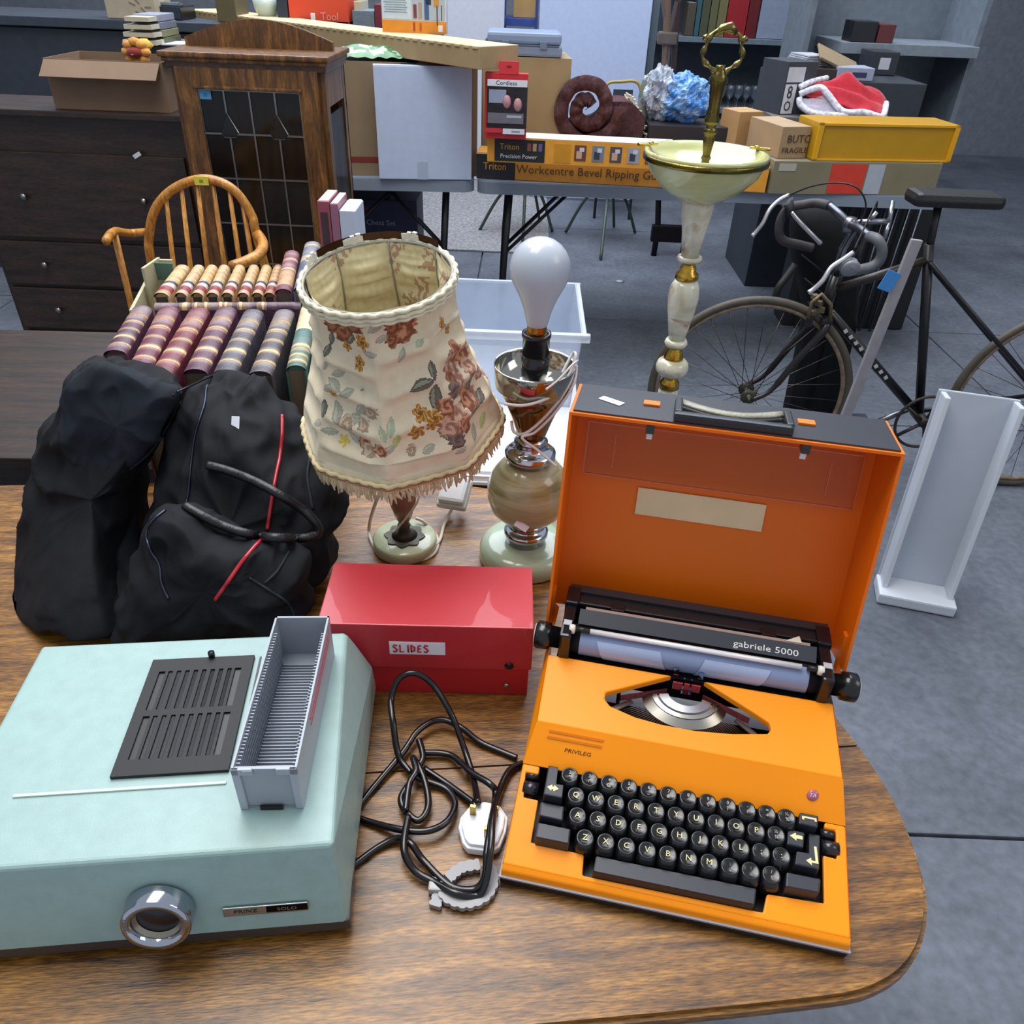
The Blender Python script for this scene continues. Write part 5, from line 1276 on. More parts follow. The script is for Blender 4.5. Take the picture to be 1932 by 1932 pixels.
# stem and drop bars
cl = bp_(1603, 424, -.03)
b = B('#8c8f96'); b.tube([ht, bp_(1590, 470, 0), bp_(1607, 440, -.0), cl], [.011, .012, .012, .014], 10); b.lathe([(.017, -.02), (.018, 0), (.017, .02)], 16, cl); b.build('stem', METAL, bk_)
b = B('#6c6e74'); b.tube(catmull([cl, bp_(1585, 405, .06), bp_(1565, 388, .12)], 6), .012, 10)
b.tube(catmull([cl, bp_(1622, 432, -.10), bp_(1640, 446, -.16)], 6), .012, 10); b.build('handlebar', METAL, bk_)
for pts in ([(1565, 388, .12), (1540, 383, .17), (1515, 386, .19), (1490, 392, .19), (1474, 412, .19), (1470, 440, .19), (1480, 455, .19), (1505, 461, .19), (1533, 468, .19)],
            [(1640, 446, -.16), (1655, 452, -.20), (1664, 470, -.21), (1660, 490, -.21), (1645, 503, -.21), (1620, 509, -.21), (1590, 512, -.21)]):
    b = B('#39363a' if pts[0][0] < 1600 else '#5a5c62'); b.tube(catmull([bp_(*p) for p in pts], 5), .0145, 10); b.build('handlebar_drop', RUBBER, bk_)
b = B('#26262a'); b.tube([bp_(1478, 392, .17), bp_(1488, 380, .17), bp_(1492, 408, .17)], [.014, .017, .014], 10); b.build('brake_hood', RUBBER, bk_)
b = B('#80858c'); b.tube([bp_(1606, 492, -.23), bp_(1600, 510, -.25)], [.018, .024], 16); b.lathe([(.024, 0), (.026, .004), (.022, .010), (0, .011)], 20, mtx=Matrix.Translation(bp_(1604, 505, -.25)) @ Matrix.Rotation(PI/2+.35, 4, 'X')); b.build('brake_hood', PLASTIC, bk_, label='round grey lever cap')
for pts in ([(1489, 368, .15), (1470, 378, .14), (1452, 396, .13), (1440, 420, .12), (1428, 436, .12), (1419, 446, .12)], [(1493, 400, .16), (1510, 420, .15), (1535, 446, .14), (1549, 460, .14)],
            [(1610, 476, -.24), (1590, 490, -.25), (1568, 505, -.26), (1553, 528, -.27), (1538, 543, -.27), (1525, 553, -.27)]):
    b = B('#c9c9cc'); P_ = catmull([bp_(*p) for p in pts], 4); b.tube(P_, [.0068]*(len(P_)-2)+[.008, .007], 8); b.build('brake_lever', METAL, bk_)
b = B('#17171a'); b.tube(catmull([bp_(1490, 368, .14), bp_(1530, 352, .08), bp_(1580, 345, .0), bp_(1620, 357, -.05), bp_(1632, 400, -.05), bp_(1590, 470, -.04), bp_(1553, 570, -.04)], 8), .0026, 6); b.tube(catmull([bp_(1612, 470, -.22), bp_(1640, 410, -.16), bp_(1655, 380, -.05), bp_(1640, 430, .0), bp_(1580, 540, -.02)], 8), .0026, 6); b.build('brake_cable', RUBBER, bk_, kind='stuff')
b = B('#93969c'); b.tube([bp_(1603, 420, -.03), bp_(1640, 418, -.05), bp_(1678, 418, -.06)], .008, 8); b.tube([bp_(1640, 418, -.05), bp_(1655, 400, -.05)], .007, 8); b.tube([bp_(1678, 418, -.06), bp_(1668, 450, -.08)], .007, 8); b.tube([bp_(1678, 418, -.06), bp_(1684, 380, -.02)], .007, 8); b.build('bracket', METAL, bk_, label='silver tube bracket at the stem')
ck = bb_+Vector((0, -.045, 0))
b = B('#3a3633'); b.tube([ck+Vector((.095*math.cos(2*PI*k/40), 0, .095*math.sin(2*PI*k/40))) for k in range(40)], .005, 6, True)
for k in range(5): a = 2*PI*k/5; b.tube([ck, ck+Vector((.09*math.cos(a), 0, .09*math.sin(a)))], .006, 6)
b.cyl(ck+Vector((0, .08, 0)), ck-Vector((0, .01, 0)), .018, 16); b.build('chainring', RUSTY, bk_)
for s_ in (-1, 1): b = B('#77777a'); e = bb_+Vector((-s_*.14, s_*.07, -s_*.09)); b.tube([bb_+Vector((0, s_*.06, 0)), e], .010, 8); b.box(e+Vector((0, s_*.05, 0)), (.07, .08, .02), bev=.004); b.build('crank', METAL, bk_)
b = B('#151515'); b.tube([st_top, st_top+Vector((-.02, 0, .16))], .012, 8); b.box(st_top+Vector((.02, 0, .18)), (.26, .10, .04), bev=.018); b.build('saddle', LEATHER, bk_)
# black bag standing behind the bars
b = B('#0e0f12')
vs = []; ol_ = [(1500, 398), (1530, 385), (1585, 395), (1612, 440), (1618, 520), (1612, 600), (1625, 660), (1600, 655), (1560, 640), (1522, 590), (1503, 520), (1492, 450)]
W = catmull([aty(x, y, 2.72) for x, y in ol_], 6, True); cen = sum(W, Vector())/len(W); n = len(W); fs = []
for j in range(13):
    t = -1+2*j/12; s = max(.05, (1-abs(t)**2.6)**(1/2.6) if abs(t) < 1 else .05)
    for q in W: v = cen+(q-cen)*s+Vector((0, .10*t, 0)); v += (q-cen).normalized()*.01*noise.noise(v*12); vs.append(v)
for j in range(12):
    for k in range(n): fs.append((j*n+k, j*n+(k+1) % n, (j+1)*n+(k+1) % n, (j+1)*n+k))
mz = min(v.z for v in vs)
b.add([Vector((v.x, v.y, v.z if v.z > mz+.12 else max(.0, v.z-(mz+.12-v.z)*0-(mz if v.z < mz+.12 else 0)*1.0))) for v in vs], fs, True)
bg = thing('black_bag', 'tall black bag standing behind the bicycle handlebars', 'bag', (0, 0, 0)); b.build('bag_body', NYLON, bg)
b = B('#2b2d33')
for k in range(3): b.tube([aty(1512+k*6, 480+k*45, 2.605), aty(1555, 515+k*42, 2.60)], .003, 6)
b.build('strap', NYLON, bg, kind='stuff')
b = B('#101114'); b.tube(catmull([aty(1500, 500, 2.6), aty(1482, 525, 2.58), aty(1468, 545, 2.57), aty(1460, 575, 2.57)], 5), .012, 8); b.build('bag_handle', RUBBER, bg)

# grey board with blue tag, white plastic leg, by the right edge
o = thing('leaning_board', 'pale grey board with blue tag beside the bicycle frame', 'board', aty(1662, 600, 2.15)); q = aty(1681, 508, 2.15)-aty(1662, 600, 2.15)
o.location.z = 0; zz = aty(1662, 600, 2.15).z
b = B('#8c8a90'); b.box((q.x*.5, 0, zz*.5+.12), (.030, .014, zz+.20), ry=.08, bev=.002); b.build('board', PAINTM, o)
b = B('#3b82c4'); b.box((q.x*.9, -.009, zz+q.z-.03), (.040, .003, .055), ry=.3, bev=.002); b.build('tag', PAPER, o, label='bright blue tag')
p1 = at(1660, 1165, 0); wl_ = thing('plastic_trough', 'white plastic trough leaning on the floor right of the typewriter lid', 'trough', (p1.x, p1.y, 0), -.25)
b = B('#aeb6c2'); b.box((.10, .20, .30), (.20, .012, .62), rx=-.15, bev=.003); b.color('#c5ccd6'); b.box((.012, .17, .30), (.014, .07, .62), rx=-.15, bev=.003); b.box((.19, .17, .30), (.014, .07, .62), rx=-.15, bev=.003); b.box((.10, .11, .02), (.21, .10, .035), bev=.006); b.build('trough_body', PLASTIC, wl_)

# ================================================================== TRESTLE TABLES
def trestle(label, fl, fr, depth, legs):
    a = at(fl[0], fl[1], .74); c = at(fr[0], fr[1], .74); d = c-a; L = d.length; ang = math.atan2(d.y, d.x)
    o = thing('folding_table', label, 'table', (a.x, a.y, 0), ang)
    r = .05; ol = []
    for cx, cy_, a0 in ((L-r, r, -PI/2), (L-r, depth-r, 0), (r, depth-r, PI/2), (r, r, PI)):
        for k in range(6): t = a0+k*PI/10; ol.append((cx+r*math.cos(t), cy_+r*math.sin(t)))
    b = B('#7f8b9b'); b.prism(ol, .690, .737); b.prism([(x*.995+.002, y*.985+.005) for x, y in ol], .737, .740); b.build('table_top', PLASTIC, o)
    for lx in legs:
        for yy in (.10, depth-.10):
            b = B('#15181c'); b.tube([Vector((lx, yy, .70)), Vector((lx-.02, yy, .35)), Vector((lx-.03, yy, 0))], .0165, 10); b.build('leg', PAINTM, o)
        b = B('#15181c'); b.tube([Vector((lx-.015, .1, .35)), Vector((lx-.015, depth-.1, .35))], .010, 8); b.build('crossbar', PAINTM, o)
        b = B('#15181c'); b.tube([Vector((lx-.01, depth/2, .36)), Vector((lx+(.32 if lx < L/2 else -.32), depth/2, .69))], .009, 8); b.build('brace', PAINTM, o)
        b = B('#15181c'); b.tube([Vector((lx-.01, .10, .42)), Vector((lx+(.30 if lx < L/2 else -.30), .22, .69))], .008, 8); b.build('brace', PAINTM, o)
    return o, a, ang, L
tA, aA, angA, LA = trestle('grey folding trestle table carrying the white box and open carton', (560, 333), (895, 340), .62, (.12, .62))
tB, aB, angB, LB = trestle('grey folding trestle table carrying the orange and yellow boxes', (900, 342), (1800, 374), .84, (.14, 1.75))
def onB(px, py, z=.741): return at(px, py, z)
def fbox(name, label, cat, l, r, top, z, depth, col, mat=CARD, group=None, bev=.003, back=0, cartonly=False, **k):
    """box whose front bottom edge runs between two photo points lying at height z"""
    a = at(l[0], l[1], z); c = at(r[0], r[1], z); d = c-a; L = d.length; ang = math.atan2(d.y, d.x)
    h = zat((a.x+c.x)/2, (a.y+c.y)/2, top)-z
    if cartonly: return carton(name, label, cat, a.x, a.y, z, L, depth, h, ang, col, group, mat=mat, **k), L, h
    o = thing(name, label, cat, (a.x, a.y, z), ang, group)
    b = B(col); b.box((L/2, depth/2, h/2), (L, depth, h), bev=bev); b.build('box_body', mat, o)
    return o, L, h
def face(o, L, h, items):
    """flat print / labels on the front face: (name,label,colour,u0,u1,v0,v1[,mat])"""
    for it in items:
        nm, lb2, col, u0_, u1_, v0, v1 = it[:7]
        b = B(col); b.box(((u0_+u1_)/2*L, -.0008-.0004*(it[7] if len(it) > 7 else 0), (v0+v1)/2*h), ((u1_-u0_)*L, .0016, (v1-v0)*h)); b.build(nm, PRINTED, o, label=lb2)
def facetext(o, L, h, s, u, v, size, col, sx=1, name='lettering', ry=0):
    b = B(col); b.text(s, size, frame((u*L, -.0028, v*h), (1, 0, 0), (0, 0, 1), (0, -1, 0)), sx=sx); b.build(name, PRINTED, o)
# left table: open carton, white board box, contents
oc, L, h = fbox('carton', 'big open brown carton with red stripe behind the white box', 'box', (640, 330), (900, 333), 118, .741, .40, '#86735a', cartonly=True, open_=False)
for c2 in list(oc.children):
    if c2.name.startswith('flap'): bpy.data.objects.remove(c2)
b = B('#7a2f28'); b.box((.10, -.001, .062), (.2, .0015, .022)); b.build('printed_stripe', PRINTED, oc, label='dark red printed stripe')
a0 = oc.location.copy(); zt_ = a0.z+h
fw_, L2, h2 = fbox('white_box', 'tall plain white cardboard box standing against the brown carton', 'box', (718, 335), (890, 336), 124, .741, .035, '#b9c8e4', PAPER)
for v in list(fw_.children): pass
fw_.location.y -= .0
fw_.rotation_euler.z = oc.rotation_euler.z
fw_.location.y = a0.y-.045
b = B('#c6d3ec'); b.box((L2/2, .0175, h2+.001), (L2, .033, .003)); b.build('box_edge', PAPER, fw_)
b = B('#a9b7cf'); b.box((L2*.47, -.0005, .035), (.045, .001, .07)); b.build('tape', PAPER, fw_)
gp = thing('plastic_bag', 'green and white carrier bag lying in the open carton', 'bag', (a0.x+.16, a0.y+.11, zt_+.002))
b = B('#5f9a5c')
b.grid(lambda u, v: Vector((-.13+.30*u, -.07+.14*v, .012+.02*noise.noise(Vector((u*6, v*3, 1)))+.028*math.sin(PI*v))), 30, 12, colfn=lambda u, v: lin('#4f8a50') if noise.noise(Vector((u*7, v*6, 2))) > -.05 else lin('#b9cbc6')); b.build('film', FOIL, gp)
b = B('#17181c'); b.box((a0.x+.17, a0.y+.12, zt_-.025), (.33, .17, .05), bev=.004); o = b.build('dark_book', PRINTED); tag(o, 'dark flat book under the green carrier bag in the carton', 'book')
b = B('#8c2c3c'); b.box((0, 0, .03), (.19, .14, .06), bev=.004, rx=0); o = b.build('red_book', PRINTED); o.location = (a0.x+.44, a0.y+.12, zt_-.038); o.rotation_euler = (0, .03, .02); tag(o, 'thick red book at the right end of the open carton', 'book')
# long shallow carton resting across the top
la_ = at(352, 48, 1.175); lc_ = at(905, 132, 1.175); d = lc_-la_; ang = math.atan2(d.y, d.x); L = d.length
lx = thing('long_carton', 'long shallow cardboard tray lying across the open carton', 'box', (la_.x, la_.y, 1.175), ang)
b = B('#a58e68'); b.box((L/2, .10, .035), (L, .20, .070), bev=.002); b.build('box_body', CARD, lx)
b = B('#cdb98f'); b.box((L/2, .10, .0715), (L, .20, .003)); b.build('box_top', CARD, lx, label='pale cream top board')
b = B('#c0aa80')
for k in range(46): b.box((L*(k+.5)/46, -.001, .068), (L/46*.55, .004, .006))
b.build('perforated_edge', CARD, lx, kind='stuff')
# board game box standing on it
def standon(name, label, cat, l, r, bot, top, yoff, depth, col, z, mat=PRINTED, yaw=None):
    m_ = at((l+r)/2, bot, z); a = aty(l, bot, m_.y); c = aty(r, bot, m_.y); Lx = (c-a).length; hh = zat(m_.x, m_.y, top)-z
    o = thing(name, label, cat, (m_.x-Lx/2, m_.y, z), 0 if yaw is None else yaw); b = B(col); b.box((Lx/2, depth/2, hh/2), (Lx, depth, hh), bev=.002); b.build('box_body', mat, o); return o, Lx, hh
gb, L, h = standon('game_box', 'orange edged toy box with printed figures standing on the long tray', 'box', 722, 843, 62, -70, 0, .05, '#c9d2dc', 1.2485, yaw=-.05)
face(gb, L, h, [('printed_band', 'orange band', '#d98a28', 0, 1, 0, .18), ('printed_panel', 'pale blue text panel', '#c3d2dc', .02, .45, .20, .98), ('printed_picture', None, '#a8b4c0', .47, .98, .20, .98)])
b = B('#8f3a44')
for u0_, c_, w_, h0, h1 in ((.52, '#7c3440', .05, .22, .42), (.60, '#a8907c', .05, .22, .45), (.70, '#3c5b86', .07, .20, .52), (.73, '#2e3144', .08, .42, .62), (.85, '#c58a3c', .08, .40, .62), (.86, '#2d2b30', .015, .12, .42), (.93, '#2d2b30', .012, .2, .42), (.50, '#9c3a2c', .03, .03, .16), (.60, '#b8502c', .03, .03, .15), (.91, '#e8e2da', .07, .03, .13)):
    b.color(c_); b.box((u0_*L, -.0022, (h0+h1)/2*h), (w_*L, .001, (h1-h0)*h))
b.build('printed_figures', PRINTED, gb, label='small printed figures'); 
b = B('#8395a3')
for k in range(6): b.box((.22*L, -.0022, h*(.3+.035*k)), (.36*L*(.9 if k % 2 else 1), .0008, .003))
b.build('print_lines', PRINTED, gb, kind='stuff')

# right table items --------------------------------------------------
TRI = '#de9a34'
b1, L, h = fbox('tool_box', 'lower orange cardboard box with Ripping Guide lettering', 'box', (899, 336), (1443, 364), 300, .741, .14, TRI, PRINTED, group='orange tool boxes')
face(b1, L, h, [('printed_panel', 'black logo panel', '#23262b', 0, .135, .0, .97), ('top_edge', 'pale edge', '#e8c88e', .0, 1, .93, 1.0, 1)])
facetext(b1, L, h, 'Triton', .064, .48, .040, '#dfa03c', .95); facetext(b1, L, h, 'Workcentre Bevel Ripping Guide', .405, .42, .048, '#5a4424', 1.0)
ztop1 = .741+h
b2, L, h = fbox('tool_box', 'upper orange cardboard box with row of small photos on its side', 'box', (919, 305), (1268, 322), 266, ztop1+.001, .12, TRI, PRINTED, group='orange tool boxes')
face(b2, L, h, [('printed_panel', 'black logo panel', '#1f2227', .04, .31, .06, .94), ('printed_panel', None, '#c98a20', .36, .45, .1, .85)])
facetext(b2, L, h, 'Triton', .12, .64, .030, '#dfa03c', 1); facetext(b2, L, h, 'Precision Power', .17, .27, .022, '#d5d5d5', 1)
for k, cc in enumerate(['#6a3f36', '#6f7d92', '#4f4650', '#9c9fae', '#7a4a40', '#6a6a70']):
    b = B(cc); u = .50+.095*k; b.box((u*L, -.0012, .52*h), (.062*L, .002, .62*h)); b.color('#3b3a44' if k % 2 else '#c9a58a'); b.box((u*L-.004, -.0024, .45*h), (.03*L, .001, .3*h)); b.color('#c9ccd4'); b.box((u*L+.006, -.0026, .66*h), (.025*L, .001, .16*h)); b.build('photo_square', PRINTED, b2)
for k, cc in enumerate(['#8a4a4a', '#a88a5a', '#6a5a8a']):
    b = B(cc); b.box(((.225+.03*k)*L, -.0026, .66*h), (.02*L, .001, .3*h)); b.build('photo_square', PRINTED, b2)
b = B('#d9d4cb'); b.box((L/2, .06, h+.0008), (L, .12, .0014)); b.build('box_top', PRINTED, b2)
for k in range(7): b = B('#b8bcc8' if k % 2 else '#dcdfe4'); b.box((L*(.5+.07*k), .05, h+.0018), (L*.05, .07, .0008)); b.build('print_panel', PRINTED, b2)
ztop2 = b2.location.z+h
bc_, L, h = fbox('carton', 'brown carton behind the red packaged tool with grey case on top', 'box', (908, 318), (1066, 322), 112, .741, .30, '#93805f', cartonly=True)
bc_.location.y += .05; zc2 = .741+h+.004
a = aty(917, 108, bc_.location.y+.02); c = aty(1060, 108, bc_.location.y+.02)
gcs = thing('grey_case', 'blue grey plastic tool case lying on the brown carton', 'case', (a.x, bc_.location.y+.01, zc2), .02)
Lc = (c-a).length; b = B('#77879f'); b.box((Lc/2, .13, .022), (Lc, .26, .042), bev=.010); b.build('case_base', PLASTIC, gcs); b = B('#7e8fa9'); b.box((Lc/2, .13, .066), (Lc-.01, .25, .042), bev=.012); b.build('case_lid', PLASTIC, gcs)
b = B('#5d6b80'); b.box((Lc/2, .0, .043), (Lc-.03, .006, .004)); 
b.build('case_seam', PLASTIC, gcs)
for u in (.25, .75): b = B('#68778e'); b.box((Lc*u, -.002, .044), (.03, .008, .028), bev=.002); b.build('latch', PLASTIC, gcs)
b = B('#3a424e'); b.box((.0, .13, .044), (.012, .09, .02), bev=.004); b.build('handle', PLASTIC, gcs)
# red carded tool
rp, L, h = standon('carded_tool', 'red carded earphone style tool pack with photo front on the orange box', 'package', 914, 992, 262, 138, 0, .035, '#c3272f', ztop2+.0015)
b = B('#2a2329'); b.box((L/2+.004, -.006, h*.52), (L*.95, .012, h*.70), bev=.004); b.build('blister', FOIL, rp)
face(rp, L*1.02, h, [])
b = B('#dde2ec'); b.box((L/2+.004, -.0135, h*.86), (L*.93, .002, h*.10)); b.color('#2f3b52'); b.text('Cordless', .020, frame((L/2, -.015, h*.86), (1, 0, 0), (0, 0, 1), (0, -1, 0)), sx=1.1); b.build('title_strip', PRINTED, rp)
b = B('#8f9db5'); b.box((L*.30, -.0135, h*.66), (L*.40, .0015, h*.20)); b.color('#6c6a76'); b.box((L*.5, -.0134, h*.33), (L*.85, .0015, h*.16)); b.color('#a8b2c0'); b.box((L*.7, -.0136, h*.36), (L*.35, .0015, h*.04)); b.build('printed_picture', PRINTED, rp)
for u, v in ((.52, .58), (.78, .54)):
    b = B('#b98a90'); b.lathe([(.0, -.006), (.012, -.004), (.016, 0), (.012, .004), (0, .006)], 16, mtx=Matrix.Translation((L*u, -.015, h*v)) @ Matrix.Rotation(PI/2, 4, 'X') @ Matrix.Scale(1.5, 4, (0, 1, 0))); b.build('tool_part', PLASTIC, rp)
b = B('#d5dae4'); b.box((L*.70, -.0136, h*.13), (L*.52, .0015, h*.085)); b.color('#8a93a3'); b.box((L*.75, -.0146, h*.13), (L*.2, .0008, h*.03)); b.color('#c3303a'); b.box((L*.22, -.0136, h*.14), (L*.40, .0015, h*.07)); b.build('price_strip', PRINTED, rp)
b = B('#d0343c'); b.box((L*.55, .0, h+.018), (L*.46, .004, .042), bev=.001); b.color('#7a1418'); b.box((L*.55, -.003, h+.022), (.018, .001, .005)); b.build('hanging_tab', PRINTED, rp)

# rolled maroon rug
rg = thing('rolled_rug', 'rolled and folded maroon patterned rug with cream fringe', 'rug', (0, 0, 0))
gy = 3.93
def gp_(px, py, y=None): return aty(px, py, y or gy)
rc_ = gp_(1105, 196)
def spiral(c, r0, r1, turns, th, x_len, col1, col2, dy0):
    bb = B(col1); n = 90
    def fn(u, v):
        a = u*turns*2*PI+.6; r = r0+(r1-r0)*u; return Vector((c.x+r*math.cos(a), dy0+(0 if v < .5 else 1)*x_len+.006*noise.noise(Vector((a*2, v, 1))), c.z+r*math.sin(a)))
    bb.grid(lambda u, v: fn(u, v), n, 2, colfn=lambda u, v: mixc(col1, col2, max(0, min(1, .5+1.6*noise.noise(Vector((u*60, v*9, 0)))))))
    vs = []; fs = []
    for i in range(n):
        u = i/(n-1); a = u*turns*2*PI+.6; r = r0+(r1-r0)*u
        q = .008*noise.noise(Vector((a*1.7, 1, 0)))
        for dr in (-th/2+q, 0, th/2+q): vs.append(Vector((c.x+(r+dr)*math.cos(a), dy0+(.016 if dr else -.012)+.006*math.sin(a*9), c.z+(r+dr)*math.sin(a))))
    for i in range(n-1): fs += [(i*3, i*3+1, i*3+4, i*3+3), (i*3+1, i*3+2, i*3+5, i*3+4)]
    bb.add(vs, fs, True, None, [mixc(col2, col1, .5+.5*noise.noise(Vector((i*.9, 0, 0)))) for i in range(len(fs))]); return bb
rr = (gp_(1172, 196)-gp_(1040, 196)).length/2
bb = spiral(rc_, .018, rr*.95, 1.92, .060, .28, '#33191e', '#5f3e42', gy-.14); bb.build('rug_roll', PILE, rg)
b = B('#4e3034')
pts = [gp_(1150, 225), gp_(1180, 190), gp_(1212, 225), gp_(1200, 262)]
hb_ = [(1135, 190), (1175, 186), (1195, 195), (1212, 218), (1207, 250), (1200, 330), (1070, 330), (1068, 235), (1110, 230), (1140, 215)]
Wp = [gp_(x, y, gy+.05) for x, y in hb_]
o_ = [(p.x, max(p.z, .742)) for p in catmull(Wp, 4, True)]
b.prism(o_, -.10, .10, mtx=frame((0, gy+.05, 0), (1, 0, 0), (0, 0, 1), (0, -1, 0))); b.build('rug_fold', PILE, rg)
b = B('#4c2f35'); q0 = gp_(1075, 262, gy-.02); q1 = gp_(1170, 262, gy-.02); b.box(((q0.x+q1.x)/2, gy-.03, (.742+q0.z)/2+.01), (q1.x-q0.x, .14, q0.z-.742+.02), bev=.02)
b.color('#a08a78')
for k in range(8): b.box((q0.x+.02+(q1.x-q0.x-.04)*k/7, gy-.102, q0.z-.01+.01*math.sin(k*2)), (.012, .004, .012))
b.build('rug_fold', PILE, rg)
b = B('#c9c3b0'); random.seed(8)
for k in range(60):
    u = k/59; p = gp_(1178+40*u, 178+90*u*u+4*math.sin(k), gy-.02); b.tube([p, p+Vector((.012+.01*random.random(), -.01, -.018*random.random()))], .003, 4, smooth=False)
b.build('rug_fringe', CLOTH, rg, kind='stuff')
# long right hand box with red stripe, yellow box, small carton
b3, L, h = fbox('carton', 'long low cardboard box with red stripe at the right table edge', 'box', (1450, 365), (1760, 369), 308, .741, .30, '#7d775f', cartonly=True)
face(b3, L, h, [('printed_stripe', 'red printed stripe', '#cf3b28', .34, .55, .03, .97), ('printed_stripe', 'pale grey printed stripe', '#a9b0bd', .56, .66, .03, .97), ('label', 'small pale label', '#a9a69a', .03, .13, .72, .95)])
z3 = .741+h+.004
o, L, h = fbox('yellow_box', 'yellow metal drawer box on the long cardboard box', 'box', (1530, 302), (1790, 306), 234, z3+.001, .20, '#b98a08', SATIN)
b = B('#d9a012'); 
for (u0_, u1_, v0, v1) in ((0, 1, .93, 1.0), (0, 1, 0, .05), (0, .035, 0, 1), (.965, 1, 0, 1)): b.box(((u0_+u1_)/2*L, -.004, (v0+v1)/2*h), ((u1_-u0_)*L, .010, (v1-v0)*h), bev=.001)
b.build('rim', SATIN, o)
o, L, h = fbox('carton', 'small brown carton with smudged black print beside the yellow box', 'box', (1466, 299), (1528, 303), 243, z3+.001, .26, '#a08766', cartonly=True)
o.rotation_euler.z += .42
facetext(o, L, h, 'BUTC', .62, .62, .042, '#4a3828', 1.0); facetext(o, L, h, 'FRAGILE', .55, .25, .030, '#4a3828', 1.1)
qa = aty(1388, 262, 3.80); qb = aty(1442, 262, 3.80); carton('carton', 'small orange brown carton just behind the printed carton', 'box', qa.x, 3.80, .741, qb.x-qa.x, .13, aty(1415, 214, 3.80).z-.741, .42, '#b08a5a')
mg = thing('magazine_pile', 'small fanned pile of magazines on the lower orange box behind the dish', 'magazines', (0, 0, 0)); xm = aty(1352, 300, 3.56).x
for k, (col_, dx) in enumerate((('#aab2c4', 0), ('#5b5f6b', .006), ('#c5bfc4', .012), ('#8a6a60', .02))):
    b = B(col_); b.box(Vector((xm+dx, 3.585+dx, ztop1+.006+.0095*k)), (.20, .14, .008), rz=-.25+.12*k); b.build('magazine', PRINTED, mg)
# game box with big lettering, lying pile, red and white cloth
gx_, L, h = standon('game_box', 'white and black game box with large lettering under red cloth', 'box', 1468, 1535, 218, 118, 0, .20, '#3c4048', .95, yaw=.35)
face(gx_, L, h, [('printed_panel', 'white label', '#c5c9d2', .05, .6, .62, .9), ('printed_panel', 'white oval panel', '#d2d5de', .05, .42, .02, .58)])
facetext(gx_, L, h, '8', .22, .42, .075, '#2b2d33', .8); facetext(gx_, L, h, 'O', .22, .16, .06, '#2b2d33', .8)
rcl = thing('santa_cloth', 'red felt cloth with white furry edges heaped on the boxes', 'cloth', (0, 0, 0))
cyy = gx_.location.y+.02
def cp(px, py, y=0): return aty(px, py, cyy+y)
def sheet(cn, nx_, ny_, amp, seed):
    def f(u, v):
        a = cn[0].lerp(cn[1], u); c = cn[3].lerp(cn[2], u); p = a.lerp(c, v); return p+Vector((0, 0, amp*noise.noise(Vector((u*4, v*4, seed)))))
    return f
b = B('#b32030'); f1 = sheet([cp(1520, 175, -.03), cp(1662, 222, -.11), cp(1674, 190, -.0), cp(1545, 150, .06)], 20, 20, .03, 1)
b.grid(lambda u, v: f1(u, v)+Vector((0, 0, .05*math.sin(PI*u)*v)), 24, 16); o = b.build('red_felt', CLOTH, rcl)
md = o.modifiers.new('solid', 'SOLIDIFY'); md.thickness = .01
b = B('#d9dbe8')
for pts in ([(1508, 178, -.02), (1545, 165, -.04), (1562, 178, -.06), (1590, 210, -.10), (1630, 212, -.12), (1664, 220, -.12), (1672, 195, -.02)], [(1508, 185, -.03), (1512, 200, -.05), (1540, 215, -.08), (1600, 218, -.11)], [(1508, 165, 0), (1530, 155, .02), (1560, 148, .1)]):
    b.tube(catmull([cp(*p) for p in pts], 5), .014, 8)
b.build('white_trim', PILE, rcl)
b = B('#b9b3c4'); b.grid(sheet([cp(1510, 188, -.02), cp(1560, 180, -.05), cp(1592, 212, -.09), cp(1530, 212, -.07)], 12, 12, .01, 3), 12, 12); b.build('white_lining', CLOTH, rcl)
o = carton('carton', 'low grey brown box supporting the game box and red felt cloth', 'box', gx_.location.x-.04, gx_.location.y-.06, .741, .60, .26, .2055, 0, '#5f5a58')
